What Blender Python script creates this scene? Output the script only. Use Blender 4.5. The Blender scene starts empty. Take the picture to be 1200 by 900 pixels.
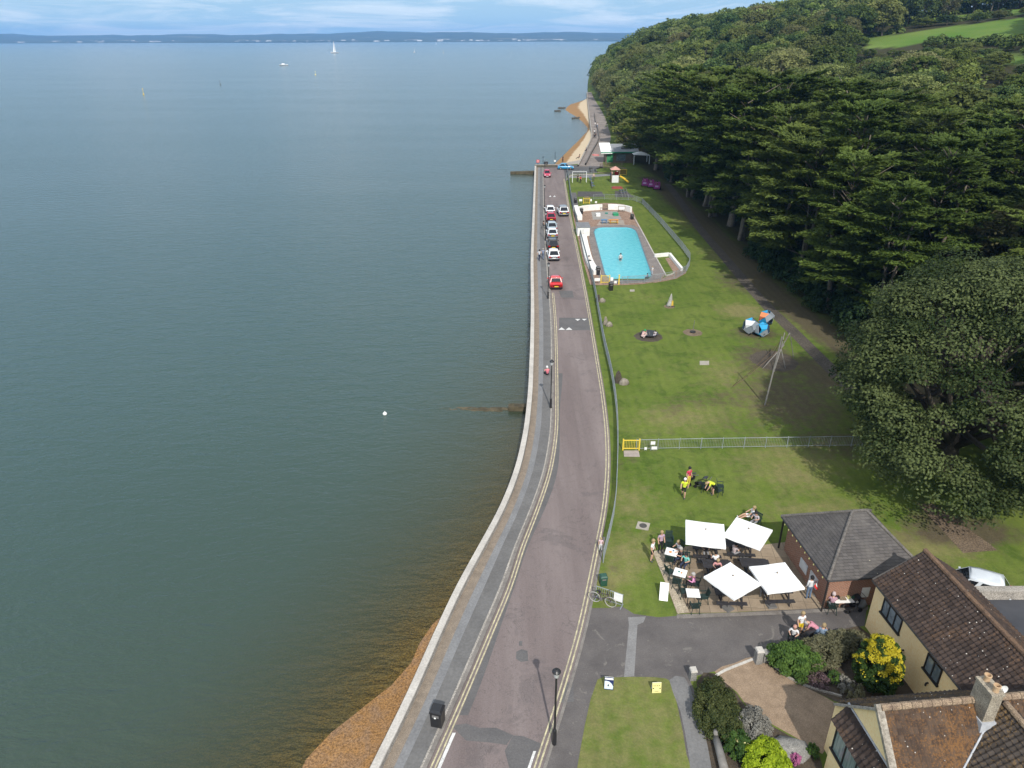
import bpy, math, random
import numpy as np
from mathutils import Vector, Matrix, Quaternion
random.seed(7)
S = bpy.context.scene
COL = S.collection
PI = math.pi
# ------------------------------------------------------------------ camera
CAM_H = 30.0
PITCH = math.radians(25.6)
FPX = 848.0                       # focal length in units of a 1200 px wide frame
cp, sp = math.cos(PITCH), math.sin(PITCH)
cam_d = bpy.data.cameras.new('camera'); cam = bpy.data.objects.new('camera', cam_d); COL.objects.link(cam)
cam_d.sensor_width = 36; cam_d.lens = FPX / 1200 * 36
cam_d.clip_start = 0.5; cam_d.clip_end = 30000
cam.location = (0, 0, CAM_H); cam.rotation_euler = (PI/2 - PITCH, 0, 0)
S.camera = cam

def ray(px, py):
    a, b = px - 600, 450 - py
    return Vector((a, FPX*cp + b*sp, b*cp - FPX*sp))
def at(px, py, z=0.0):
    r = ray(px, py); t = (z - CAM_H) / r.z
    return Vector((r.x*t, r.y*t, z))
def on_plane(px, py, p0, n):
    r = ray(px, py); o = Vector((0, 0, CAM_H))
    t = (Vector(p0) - o).dot(n) / r.dot(n)
    return o + r*t
def proj(P):
    x, y, z = P[0], P[1], P[2] - CAM_H
    f = y*cp - z*sp; u = y*sp + z*cp
    return 600 + FPX*x/f, 450 - FPX*u/f, f
def pxm(py, z=0.0):               # pixels per metre at a ground row
    p = at(600, py, z); return FPX / proj(p)[2]

# ------------------------------------------------------------------ node materials
MATS = {}
def lin(r, g, b):
    f = lambda c: (c/255/12.92) if c/255 <= 0.04045 else ((c/255+0.055)/1.055)**2.4
    return (f(r), f(g), f(b), 1)
def newmat(name):
    m = bpy.data.materials.new(name); m.use_nodes = True
    nt = m.node_tree; nt.nodes.clear()
    return m, nt, nt.nodes, nt.links
def noise(nt, scale, detail=4, rough=.6, coord=None, dist=0.0):
    n = nt.nodes.new('ShaderNodeTexNoise'); n.inputs['Scale'].default_value = scale
    n.inputs['Detail'].default_value = detail; n.inputs['Roughness'].default_value = rough
    n.inputs['Distortion'].default_value = dist
    if coord is not None: nt.links.new(coord, n.inputs['Vector'])
    return n.outputs['Fac']
def ramp(nt, fac, p0, c0, p1, c1):
    r = nt.nodes.new('ShaderNodeValToRGB'); e = r.color_ramp.elements
    e[0].position, e[0].color = p0, c0; e[1].position, e[1].color = p1, c1
    nt.links.new(fac, r.inputs[0]); return r.outputs[0]
def mixc(nt, fac, a, b, typ='MIX'):
    m = nt.nodes.new('ShaderNodeMix'); m.data_type = 'RGBA'; m.blend_type = typ
    for sock, v in ((m.inputs[0], fac), (m.inputs[6], a), (m.inputs[7], b)):
        if isinstance(v, (int, float)): sock.default_value = v
        elif isinstance(v, tuple): sock.default_value = v
        else: nt.links.new(v, sock)
    return m.outputs[2]
def mth(nt, op, a, b=None, clamp=False):
    m = nt.nodes.new('ShaderNodeMath'); m.operation = op; m.use_clamp = clamp
    for sock, v in ((m.inputs[0], a), (m.inputs[1], b)):
        if v is None: continue
        if isinstance(v, (int, float)): sock.default_value = v
        else: nt.links.new(v, sock)
    return m.outputs[0]
def attr(nt, name):
    a = nt.nodes.new('ShaderNodeAttribute'); a.attribute_name = name; return a.outputs['Fac']
def objco(nt):
    return nt.nodes.new('ShaderNodeTexCoord').outputs['Object']
BW = (0, 0, 0, 1); WH = (1, 1, 1, 1)
def finish(nt, color, rough=.8, bump=None, bstr=.3, bdist=.02, metal=0.0, spec=.3):
    b = nt.nodes.new('ShaderNodeBsdfPrincipled'); o = nt.nodes.new('ShaderNodeOutputMaterial')
    if isinstance(color, tuple): b.inputs['Base Color'].default_value = color
    else: nt.links.new(color, b.inputs['Base Color'])
    if isinstance(rough, float) or isinstance(rough, int): b.inputs['Roughness'].default_value = rough
    else: nt.links.new(rough, b.inputs['Roughness'])
    b.inputs['Metallic'].default_value = metal; b.inputs['Specular IOR Level'].default_value = spec
    if bump is not None:
        bn = nt.nodes.new('ShaderNodeBump'); bn.inputs['Strength'].default_value = bstr; bn.inputs['Distance'].default_value = bdist
        nt.links.new(bump, bn.inputs['Height']); nt.links.new(bn.outputs[0], b.inputs['Normal'])
    nt.links.new(b.outputs[0], o.inputs[0]); return b
def pm(name, c1, c2=None, scale=3.0, rough=.8, bump=.2, bscale=None, metal=0.0, spec=.3, fine=None):
    """plain procedural material: two tones of noise plus bump"""
    if name in MATS: return MATS[name]
    m, nt, N, L = newmat(name)
    if c2 is None: c2 = tuple(min(1, c*.78) for c in c1[:3]) + (1,)
    co = objco(nt)
    c = ramp(nt, noise(nt, scale, 5, .65, co), .35, c1, .65, c2)
    if fine:
        c = mixc(nt, fine, c, ramp(nt, noise(nt, scale*14, 2, .6, co), .3, BW, .7, WH), 'OVERLAY')
    finish(nt, c, rough, noise(nt, bscale or scale*6, 3, .6, co), bump, .02, metal, spec)
    MATS[name] = m; return m
def paint(name, c, rough=.35, spec=.5, metal=0.0, coat=0.0):
    if name in MATS: return MATS[name]
    m, nt, N, L = newmat(name)
    co = objco(nt)
    d = tuple(x*.86 for x in c[:3]) + (1,)
    b = finish(nt, ramp(nt, noise(nt, 2.3, 4, .6, co), .35, c, .7, d), rough, None, metal=metal, spec=spec)
    if coat: b.inputs['Coat Weight'].default_value = coat; b.inputs['Coat Roughness'].default_value = .08
    MATS[name] = m; return m

# ------------------------------------------------------------------ mesh building
class MB:
    def __init__(s): s.v, s.f, s.m = [], [], []
    def add(s, vs, fs, mi=0):
        o = len(s.v); s.v += [tuple(v) for v in vs]
        for f in fs: s.f.append(tuple(i+o for i in f)); s.m.append(mi)
        return s
    def box(s, c, size, rz=0.0, mi=0, taper=1.0, rot=None):
        hx, hy, hz = size[0]/2, size[1]/2, size[2]/2
        R = rot or Matrix.Rotation(rz, 3, 'Z'); c = Vector(c)
        vs = []
        for z in (-1, 1):
            k = taper if z > 0 else 1.0
            for x, y in ((-1, -1), (1, -1), (1, 1), (-1, 1)): vs.append(c + R @ Vector((x*hx*k, y*hy*k, z*hz)))
        return s.add(vs, [(3,2,1,0), (4,5,6,7), (0,1,5,4), (1,2,6,5), (2,3,7,6), (3,0,4,7)], mi)
    def tube(s, pts, radii, n=8, mi=0, cap=True):
        pts = [Vector(p) for p in pts]
        if not hasattr(radii, '__len__'): radii = [radii]*len(pts)
        rings = []; prev = None
        for i, p in enumerate(pts):
            d = (pts[min(i+1, len(pts)-1)] - pts[max(i-1, 0)])
            d = d.normalized() if d.length > 1e-9 else Vector((0,0,1))
            if prev is None:
                a = d.cross(Vector((0,0,1)) if abs(d.z) < .9 else Vector((1,0,0))).normalized()
            else:
                a = prev - d*prev.dot(d); a = a.normalized() if a.length > 1e-6 else d.orthogonal().normalized()
            prev = a; b = d.cross(a)
            rings.append([p + (a*math.cos(2*PI*k/n) + b*math.sin(2*PI*k/n))*radii[i] for k in range(n)])
        vs = [v for r in rings for v in r]; fs = []
        for i in range(len(rings)-1):
            for k in range(n):
                k2 = (k+1) % n
                fs.append((i*n+k, i*n+k2, (i+1)*n+k2, (i+1)*n+k))
        if cap: fs.append(tuple(range(n-1, -1, -1))); fs.append(tuple((len(rings)-1)*n+k for k in range(n)))
        return s.add(vs, fs, mi)
    def lathe(s, prof, c=(0,0,0), n=16, mi=0, sx=1.0, sy=1.0):
        vs, fs = [], []
        for r, z in prof:
            for k in range(n):
                a = 2*PI*k/n; vs.append((c[0]+r*sx*math.cos(a), c[1]+r*sy*math.sin(a), c[2]+z))
        for i in range(len(prof)-1):
            for k in range(n):
                k2 = (k+1) % n; fs.append((i*n+k, i*n+k2, (i+1)*n+k2, (i+1)*n+k))
        fs.append(tuple(range(n-1, -1, -1))); fs.append(tuple((len(prof)-1)*n+k for k in range(n)))
        return s.add(vs, fs, mi)
    def prism(s, poly, z0, z1, mi=0):
        n = len(poly)
        a = sum(poly[i][0]*poly[(i+1) % n][1] - poly[(i+1) % n][0]*poly[i][1] for i in range(n))
        if a < 0: poly = list(poly)[::-1]
        vs = [(p[0], p[1], z0) for p in poly] + [(p[0], p[1], z1) for p in poly]
        fs = [tuple(range(n, 2*n)), tuple(range(n-1, -1, -1))]
        fs += [(i, (i+1) % n, n+(i+1) % n, n+i) for i in range(n)]
        return s.add(vs, fs, mi)
    def sheet(s, poly, z, mi=0):
        n = len(poly)
        a = sum(poly[i][0]*poly[(i+1) % n][1] - poly[(i+1) % n][0]*poly[i][1] for i in range(n))
        if a < 0: poly = list(poly)[::-1]
        return s.add([(p[0], p[1], z) for p in poly], [tuple(range(n))], mi)
    def grid(s, rows, mi=0):
        n = len(rows[0]); vs = [v for r in rows for v in r]
        fs = [(i*n+k, i*n+k+1, (i+1)*n+k+1, (i+1)*n+k) for i in range(len(rows)-1) for k in range(n-1)]
        return s.add(vs, fs, mi)
    def build(s, name, mats, parent=None, smooth=False, loc=None):
        me = bpy.data.meshes.new(name); me.from_pydata(s.v, [], s.f)
        if not isinstance(mats, (list, tuple)): mats = [mats]
        for m in mats: me.materials.append(m)
        if len(mats) > 1: me.polygons.foreach_set('material_index', s.m)
        if smooth: me.polygons.foreach_set('use_smooth', [True]*len(s.f))
        me.update()
        o = bpy.data.objects.new(name, me); COL.objects.link(o)
        if parent is not None: o.parent = parent
        if loc is not None: o.location = loc
        return o
def part(name, mat, parent, mb, smooth=False): return mb.build(name, mat, parent, smooth)
def tag(o, label=None, cat=None, group=None, kind=None):
    if label: o['label'] = label
    if cat: o['category'] = cat
    if group: o['group'] = group
    if kind: o['kind'] = kind
    return o
def thing(name, label, cat, loc=(0,0,0), rz=0.0, group=None):
    o = bpy.data.objects.new(name, None); COL.objects.link(o); o.empty_display_size = .3
    o.location = loc; o.rotation_euler = (0, 0, rz)
    return tag(o, label, cat, group)
KIDS = {}
def kids(o): return [c for c in COL.objects if c.parent == o]
def dup(root, loc, rz=0.0, label=None, group=None, scale=None, ch=None):
    r = root.copy(); COL.objects.link(r); r.location = loc; r.rotation_euler = (0, 0, rz)
    if scale is not None: r.scale = scale
    if label: r['label'] = label
    if group: r['group'] = group
    for c in (ch if ch is not None else kids(root)):
        d = c.copy(); COL.objects.link(d); d.parent = r
        if ch is None:
            for g in kids(c):
                e = g.copy(); COL.objects.link(e); e.parent = d
    return r
def structure(name, mb, mat, smooth=False):
    return tag(mb.build(name, mat, None, smooth), kind='structure')
def hermite(xs, ys):
    xs = np.array(xs, float); ys = np.array(ys, float); i = np.argsort(xs); xs, ys = xs[i], ys[i]
    m = np.gradient(ys, xs)
    def f(x):
        x = float(x)
        if x <= xs[0]: return ys[0] + m[0]*(x-xs[0])
        if x >= xs[-1]: return ys[-1] + m[-1]*(x-xs[-1])
        k = int(np.searchsorted(xs, x) - 1); h = xs[k+1]-xs[k]; t = (x-xs[k])/h
        return ((2*t**3-3*t**2+1)*ys[k] + (t**3-2*t**2+t)*h*m[k] + (-2*t**3+3*t**2)*ys[k+1] + (t**3-t**2)*h*m[k+1])
    return f
def inpoly(x, y, poly):
    c = False; n = len(poly); j = n-1
    for i in range(n):
        if (poly[i][1] > y) != (poly[j][1] > y) and x < (poly[j][0]-poly[i][0])*(y-poly[i][1])/(poly[j][1]-poly[i][1])+poly[i][0]: c = not c
        j = i
    return c
def smooth_poly(pts, n=6, closed=True):
    out = []; N = len(pts)
    for i in range(N if closed else N-1):
        p0, p1, p2, p3 = (pts[(i+k) % N] if closed else pts[min(max(i+k, 0), N-1)] for k in (-1, 0, 1, 2))
        for t in [k/n for k in range(n)]:
            out.append(tuple(.5*((2*p1[a]) + (-p0[a]+p2[a])*t + (2*p0[a]-5*p1[a]+4*p2[a]-p3[a])*t*t + (-p0[a]+3*p1[a]-3*p2[a]+p3[a])*t**3) for a in (0, 1)))
    if not closed: out.append(tuple(pts[-1][:2]))
    return out
def PX(pts, z=0.0): return [tuple(at(x, y, z)) for x, y in pts]

# ------------------------------------------------------------------ light and sky
SUN_EL, SUN_AZ = math.radians(43), math.radians(172)       # azimuth clockwise from +Y
sd = Vector((math.sin(SUN_AZ)*math.cos(SUN_EL), math.cos(SUN_AZ)*math.cos(SUN_EL), math.sin(SUN_EL)))
sun_d = bpy.data.lights.new('sun', 'SUN'); sun_d.energy = 3.7; sun_d.angle = math.radians(.8); sun_d.color = (1, .95, .87)
sun = bpy.data.objects.new('sun', sun_d); COL.objects.link(sun)
sun.rotation_mode = 'QUATERNION'; sun.rotation_quaternion = (-sd).to_track_quat('-Z', 'Y'); sun.location = (40, -60, 120)
world = bpy.data.worlds.new('World'); S.world = world; world.use_nodes = True
nt = world.node_tree; nt.nodes.clear()
sky = nt.nodes.new('ShaderNodeTexSky'); sky.sky_type = 'NISHITA'; sky.sun_disc = False
sky.sun_elevation = SUN_EL; sky.sun_rotation = SUN_AZ; sky.altitude = 30; sky.air_density = 1.0; sky.dust_density = .3; sky.ozone_density = 2.0
geo = nt.nodes.new('ShaderNodeTexCoord'); sep = nt.nodes.new('ShaderNodeSeparateXYZ'); nt.links.new(geo.outputs['Generated'], sep.inputs[0])
skv = nt.nodes.new('ShaderNodeCombineXYZ'); nt.links.new(sep.outputs[0], skv.inputs[0]); nt.links.new(sep.outputs[1], skv.inputs[1])
nt.links.new(mth(nt, 'ADD', mth(nt, 'MAXIMUM', sep.outputs[2], 0.0), .22), skv.inputs[2])
skn = nt.nodes.new('ShaderNodeVectorMath'); skn.operation = 'NORMALIZE'; nt.links.new(skv.outputs[0], skn.inputs[0]); nt.links.new(skn.outputs[0], sky.inputs[0])
zz = mth(nt, 'ADD', mth(nt, 'MAXIMUM', sep.outputs[2], 0.0), .075)
comb = nt.nodes.new('ShaderNodeCombineXYZ')
nt.links.new(mth(nt, 'DIVIDE', sep.outputs[0], zz), comb.inputs[0]); nt.links.new(mth(nt, 'DIVIDE', sep.outputs[1], zz), comb.inputs[1])
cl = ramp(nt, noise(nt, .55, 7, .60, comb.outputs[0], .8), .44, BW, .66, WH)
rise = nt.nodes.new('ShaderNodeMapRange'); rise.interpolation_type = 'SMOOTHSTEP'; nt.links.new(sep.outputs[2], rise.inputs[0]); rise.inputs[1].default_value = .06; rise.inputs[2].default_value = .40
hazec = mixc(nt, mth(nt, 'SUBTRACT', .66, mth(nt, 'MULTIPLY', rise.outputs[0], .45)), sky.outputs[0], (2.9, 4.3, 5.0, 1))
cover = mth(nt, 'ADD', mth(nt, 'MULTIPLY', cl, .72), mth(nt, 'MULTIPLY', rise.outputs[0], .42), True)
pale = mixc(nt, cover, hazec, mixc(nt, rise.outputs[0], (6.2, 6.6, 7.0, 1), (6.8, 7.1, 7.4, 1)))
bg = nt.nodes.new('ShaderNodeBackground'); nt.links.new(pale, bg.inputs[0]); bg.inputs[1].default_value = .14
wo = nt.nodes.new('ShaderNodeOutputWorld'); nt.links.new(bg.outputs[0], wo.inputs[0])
S.view_settings.view_transform = 'Standard'; S.view_settings.look = 'None'; S.view_settings.gamma = 1; S.view_settings.exposure = .30
S.view_settings.use_curve_mapping = False
S.cycles.use_denoising = True
S.cycles.max_bounces = 6; S.cycles.transparent_max_bounces = 8; S.cycles.diffuse_bounces = 3; S.cycles.glossy_bounces = 3
# ------------------------------------------------------------------ traced curves -> world X(Y)
def curve(pts, z=0.0):
    P = [at(x, y, z) for y, x in pts]; return hermite([p.y for p in P], [p.x for p in P])
capO = curve([(900,432),(820,472),(737,510),(690,532.5),(640,560),(600,582),(555,601),(511,612.3),(467,618.3),(422,621),(380,622.4),(300,622.8),(260,624.6),(196,627.6)], .5)
kerbX = curve([(900,499),(820,535),(737,571),(690,591),(640,608),(600,624),(555,639.5),(511,647.5),(467,649.2),(422,649.2),(380,648.6),(340,645.8),(300,642.3),(260,639.7),(200,638)])
lineR = curve([(900,631),(820,657),(737,681),(690,691.5),(640,701.5),(600,709),(555,713.2),(511,712.8),(467,708.2),(422,701),(380,694),(340,687),(300,679.3),(260,671),(224,664.8),(207,662.2)])
fenceX = curve([(690,698.5),(660,706),(600,719.5),(555,722.5),(525,723.3),(480,721.7),(450,717.7),(400,707),(377,703),(337,696),(300,686.3),(276,680.3),(240,671.3),(206,666.3)])
farP = [at(x, y) for y, x in ((193,680),(177,688),(162,694.5),(148,693.5),(136,692),(118,690),(100,689))]
farX = hermite([p.y for p in farP]+[700, 1000], [p.x for p in farP]+[69, 104])
farR = [at(x, y) for y, x in ((193,707),(175,712.7),(163,716.7),(150,714),(143,712),(130,706),(116,697.5),(100,692))]
farRX = hermite([p.y for p in farR], [p.x for p in farR])
Y_END = 191.0
WALL_T = .36
def coastX(Y):
    if Y <= Y_END: return capO(Y) + WALL_T
    if Y >= 197: return farX(Y)
    t = (Y-Y_END)/(197-Y_END); return (capO(Y)+WALL_T)*(1-t) + farX(197)*t
footX = hermite([-80,40,60,78,120,160,200,260,361,540,700,1000], [66,56,41,37.5,36.6,36,32.5,36,44,57,74,108])
def sstep(a, b, x):
    t = min(1, max(0, (x-a)/(b-a))); return t*t*(3-2*t)
def height(X, Y):
    d = X - footX(Y)
    if d <= 0:
        if Y > 430: return -.6 + .6*sstep(-12, 0, d)
        return 0.0
    near = 40*(1-math.exp(-(d/128)**1.4)); far = 38*(1-math.exp(-d/48))
    w = sstep(230, 470, Y); h = near*(1-w) + far*w
    h += .062*max(0, d-110)
    h += .8*math.sin(X*.05+1)*math.sin(Y*.043)*sstep(10, 60, d)
    h *= 1 - .75*sstep(640, 1000, Y) if Y > 640 else 1
    return h*(1-.5*sstep(450, 900, X))
FIELDS = [[(1008,47.5),(1080,38),(1140,30),(1190,24),(1215,22),(1215,49),(1140,49),(1088,50),(1064,57),(1018,58)],
          [(1056,26.5),(1130,19),(1152,17),(1186,13.5),(1215,11),(1215,17),(1150,23.5),(1120,26.5),(1070,31)],
          [(1153,66),(1215,63),(1215,77),(1180,77),(1154,73.5)]]
def field_at(P):
    x, y, f = proj(P)
    return f > 0 and any(inpoly(x, y, q) for q in FIELDS)
POOLC = at(727, 296)
PATIO = PX([(670.5,245.5),(690,240.5),(706,238.3),(725,238.8),(741,241.8),(742,249),(752,268),(766,295),(780,322.5),(774,330),(755,333.6),(730,334.8),(692,334.6),(683,303),(676,271)])
def shrink(poly, c, k): return [(c[0]+(p[0]-c[0])*k, c[1]+(p[1]-c[1])*k) for p in poly]
PIT = shrink(PATIO, POOLC, .80)

# ------------------------------------------------------------------ ground sheet
rows = list(np.arange(-60, 0, 6.0)) + list(np.arange(0, 200, 1.5)) + list(np.arange(200, 430, 4.0)) + list(np.arange(430, 700, 7.0)) + list(np.arange(700, 1000, 25))
cols = list(np.arange(0, 44, 1.1)) + list(np.arange(44, 120, 4)) + list(np.arange(120, 360, 7)) + list(np.arange(360, 900, 40))
SOIL_SHADE = [(846,470,4.2,2.2,.55),(790,480,1.5,3.0,.5),(806,462,3,1.2,.4),(905,425,4.5,6.0,.75),(930,470,6,8,.7),(880,500,4,4,.4),(980,520,5,4,.6),(870,330,4.5,8,.65),(886,392,3.4,2.2,.8),(890,300,3.6,10,.9),(838,262,3.5,14,.9),(800,235,5,12,.8),  # worn earth, plus brown tree shade painted over the right of the lawn
        (960,440,3.2,6,.8),(770,214,4,8,.7),(740,537,.9,.7,.6),(732,546,.8,.5,.5),(720,668,.9,1.2,.5),(790,716,1.2,.45,.9),(725,712,1.2,.5,.5),(1125,625,4.6,2.0,.95),(1095,600,2,2,.6),(880,250,3,20,.9),
        (695,352,1.2,2.5,.35),(812,390,.2,.2,.0),(770,790,1,1,.0),(760,480,.8,.5,.3),(858,500,2.2,1.1,.4)]
DRY = [(800,490,5,3,.6),(740,590,2.2,3,.55),(735,650,2.2,2.4,.7),(715,690,1.5,1.5,.7),(870,365,3,3,.9),(850,440,3.5,5,.5),(930,560,4,2,.6),(1080,640,4,2,.8),(760,350,3,2,.35),(840,300,3,6,.5),
       (800,260,3,9,.4),(780,430,3,3,.25),(960,600,5,2,.55),(900,470,5,6,.5),(930,540,6,4,.5),(845,590,3,2,.15),(760,520,3,1.5,.35)]
SB = [(at(x, y), rx, ry, s) for x, y, rx, ry, s in SOIL_SHADE]; DB = [(at(x, y), rx, ry, s) for x, y, rx, ry, s in DRY]
R, soil, dry, wood, field = [], [], [], [], []
for Y in rows:
    c = coastX(Y); r = []
    for i, off in enumerate(cols):
        X = c + off
        z = height(X, Y)
        if Y > Y_END and off == 0: z = -3.2
        elif Y > 420 and off < 5: z = min(z, -1.5+off*.3)
        if 90 < Y < 140 and inpoly(X, Y, PIT): z = -1.6
        r.append((X, Y, z)); d = X - footX(Y)
        sv = max([s*math.exp(-(((X-p.x)/rx)**2+((Y-p.y)/ry)**2)**1.4) for p, rx, ry, s in SB] + [0]) if Y < 230 and z == 0 else 0
        if 58 < Y < 176: sv = max(sv, .85*math.exp(-((X-(footX(Y)-2.6))/2.6)**4))
        dv = max([1.15*s*math.exp(-(((X-p.x)/rx)**2+((Y-p.y)/ry)**2)) for p, rx, ry, s in DB] + [.10]) if Y < 230 else 0
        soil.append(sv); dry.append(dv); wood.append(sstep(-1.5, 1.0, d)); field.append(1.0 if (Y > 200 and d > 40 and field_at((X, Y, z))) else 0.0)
    R.append(r)
m, nt, N, L = newmat('ground')
co = objco(nt); aS, aD, aW, aF = attr(nt, 'soil'), attr(nt, 'dry'), attr(nt, 'wood'), attr(nt, 'field')
n1, n2, n3, n4 = noise(nt, .16, 5, .62, co), noise(nt, 1.1, 5, .7, co), noise(nt, 9, 3, .7, co), noise(nt, .45, 4, .6, co, 1.2)
g = ramp(nt, n1, .36, (.080, .122, .020, 1), .66, (.124, .158, .034, 1))
g = mixc(nt, mth(nt, 'MULTIPLY', ramp(nt, n2, .42, BW, .72, WH), .55), g, (.120, .138, .044, 1))
g = mixc(nt, mth(nt, 'MULTIPLY', ramp(nt, n4, .5, BW, .62, WH), .45), g, (.040, .074, .014, 1))
df = ramp(nt, mth(nt, 'ADD', aD, mth(nt, 'MULTIPLY', mth(nt, 'SUBTRACT', mth(nt, 'ADD', n2, mth(nt, 'MULTIPLY', n4, .6)), .8), 1.1)), .22, BW, .75, WH)
g = mixc(nt, mth(nt, 'MULTIPLY', df, .8), g, (.185, .165, .075, 1))
sf = ramp(nt, mth(nt, 'ADD', aS, mth(nt, 'MULTIPLY', mth(nt, 'SUBTRACT', mth(nt, 'ADD', n2, mth(nt, 'MULTIPLY', n3, .4)), .7), 1.0)), .32, BW, .72, WH)
g = mixc(nt, mth(nt, 'MULTIPLY', sf, .9), g, mixc(nt, n3, (.060, .048, .034, 1), (.110, .086, .060, 1)))
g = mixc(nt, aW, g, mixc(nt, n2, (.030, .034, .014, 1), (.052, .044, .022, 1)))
fg = ramp(nt, noise(nt, .03, 4, .6, co), .35, (.075, .150, .022, 1), .65, (.135, .185, .045, 1))
g = mixc(nt, aF, g, fg)
n5 = noise(nt, 3.2, 5, .75, co, .6)
g = mixc(nt, .40, g, ramp(nt, n5, .25, (.28, .30, .26, 1), .75, (.74, .72, .66, 1)), 'OVERLAY')
mw = N.new('ShaderNodeTexWave'); mw.wave_type = 'BANDS'; mw.bands_direction = 'X'; mw.inputs['Scale'].default_value = .33; mw.inputs['Distortion'].default_value = 5; mw.inputs['Detail'].default_value = 3; mw.inputs['Detail Scale'].default_value = .6; L.new(co, mw.inputs[0])
g = mixc(nt, .14, g, ramp(nt, mw.outputs['Fac'], .2, (.38, .38, .38, 1), .8, (.62, .62, .6, 1)), 'OVERLAY')
clv = N.new('ShaderNodeTexVoronoi'); clv.inputs['Scale'].default_value = 2.6; L.new(co, clv.inputs['Vector'])
g = mixc(nt, mth(nt, 'MULTIPLY', ramp(nt, clv.outputs['Distance'], .03, WH, .07, BW), ramp(nt, n4, .5, BW, .6, (.5, .5, .5, 1))), g, (.35, .36, .26, 1))
g = mixc(nt, .5, g, ramp(nt, n3, .2, (.35, .35, .35, 1), .8, (.68, .68, .68, 1)), 'OVERLAY')
finish(nt, g, .95, mth(nt, 'ADD', n3, n2), .35, .06, spec=.1)
M_GROUND = m
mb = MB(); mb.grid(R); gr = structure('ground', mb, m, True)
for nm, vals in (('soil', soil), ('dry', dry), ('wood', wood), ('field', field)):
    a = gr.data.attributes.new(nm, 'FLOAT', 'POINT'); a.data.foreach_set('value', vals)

# ------------------------------------------------------------------ sea, sea bed, beaches
SEA = -1.8
base_b = hermite([-60, 10, 23.7, 35, 46, 60, 80, 110, 200, 400, 700, 1000], [-2.5, -1.2, -.52, -.12, .18, .60, 1.2, 2.2, 2.4, 1.6, 1.2, 1.2])
def depth(off, Y): 
    b = base_b(Y); return b + off*(.135 if off < 14 else 0) + (0 if off < 14 else 14*.135 + (off-14)*.05)
offs = [0, .4, .8, 1.2, 1.7, 2.3, 3, 3.8, 4.6, 5.5, 6.5, 7.5, 9, 10.5, 12, 14, 17, 21, 26, 34, 50, 90, 200, 600, 2000, 9500]
yr = list(np.arange(-60, 0, 6.0)) + list(np.arange(0, 80, 1.5)) + list(np.arange(80, 420, 5)) + [430, 460, 500, 560, 640, 750, 900, 1000]
def shoreX(Y): return capO(Y) + .15 if Y < Y_END else coastX(Y)+.5
random.seed(3)
rw, bedrows, dep, yshore = [], [], [], []
FARY = [1300, 2000, 3500, 6000, 9800]
for Y in yr + FARY:
    x0 = shoreX(min(Y, 1000)) if Y <= 1000 else 0
    r, b = [], []
    for off in (offs if Y <= 1000 else [o*1.0 for o in offs]):
        X = x0 - off
        dd = min(12, depth(off, min(Y, 1000)))
        if Y > Y_END-2: dd = min(12, .3+off*.16) if Y < 430 else min(12, .8+off*.3)
        wob = .10*math.sin(Y*.9+off*.3)+.08*math.sin(Y*.37+2)
        r.append((X, Y, SEA)); b.append((X, Y, SEA-dd-(wob if off < 12 and Y < 60 else 0)*.6)); dep.append(dd)
    rw.append(r); bedrows.append(b)
# sea to the right of the headland, out to the far shore
m, nt, N, L = newmat('sea_bed'); co = objco(nt)
n1, n2 = noise(nt, 10, 4, .85, co), noise(nt, .9, 4, .6, co, .8)
c = ramp(nt, n1, .36, (.085, .042, .016, 1), .62, (.44, .235, .085, 1))
c = mixc(nt, ramp(nt, n2, .42, BW, .62, WH), c, mixc(nt, ramp(nt, n1, .36, BW, .62, WH), (.10, .055, .028, 1), (.36, .22, .12, 1)))
c = mixc(nt, mth(nt, 'MULTIPLY', ramp(nt, noise(nt, 38, 1, .5, co), .62, BW, .70, WH), .45), c, (.42, .34, .24, 1))
finish(nt, c, .9, n1, .8, .05, spec=.2)
mb = MB(); mb.grid([r[::-1] for r in bedrows]); bed = structure('sea_bed', mb, m, True)
m, nt, N, L = newmat('sea'); co = objco(nt)
mp = N.new('ShaderNodeMapping'); L.new(co, mp.inputs[0]); mp.inputs['Scale'].default_value = (.55, 1.25, 1); mp.inputs['Rotation'].default_value = (0, 0, -.35)
mp2 = N.new('ShaderNodeMapping'); L.new(co, mp2.inputs[0]); mp2.inputs['Scale'].default_value = (.010, .045, 1)
w1, w2, w3 = noise(nt, .55, 4, .6, mp.outputs[0], .6), noise(nt, 2.2, 3, .6, mp.outputs[0]), noise(nt, .7, 4, .55, mp2.outputs[0])
hgt = mth(nt, 'ADD', mth(nt, 'MULTIPLY', w1, .55), mth(nt, 'MULTIPLY', w2, .27))
body = mixc(nt, w3, (.024, .060, .056, 1), (.038, .080, .076, 1))
aDp = attr(nt, 'depth')
murk = mth(nt, 'SUBTRACT', 1.0, mth(nt, 'POWER', 2.718, mth(nt, 'MULTIPLY', aDp, -1.05)))
body = mixc(nt, ramp(nt, aDp, .45, WH, 2.6, BW) if False else mth(nt, 'POWER', 2.718, mth(nt, 'MULTIPLY', aDp, -.60)), body, (.070, .082, .044, 1))
b = N.new('ShaderNodeBsdfPrincipled'); L.new(body, b.inputs['Base Color']); b.inputs['Roughness'].default_value = .16; b.inputs['IOR'].default_value = 1.33
bn = N.new('ShaderNodeBump'); bn.inputs['Distance'].default_value = .5; L.new(mth(nt, 'MULTIPLY', mth(nt, 'ADD', .62, mth(nt, 'MULTIPLY', ramp(nt, w3, .38, BW, .64, WH), .38)), mth(nt, 'ADD', .22, mth(nt, 'MULTIPLY', murk, .78))), bn.inputs['Strength'])
L.new(hgt, bn.inputs['Height']); L.new(bn.outputs[0], b.inputs['Normal'])
tr = N.new('ShaderNodeBsdfTransparent'); tr.inputs[0].default_value = (.74, .82, .60, 1)
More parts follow.
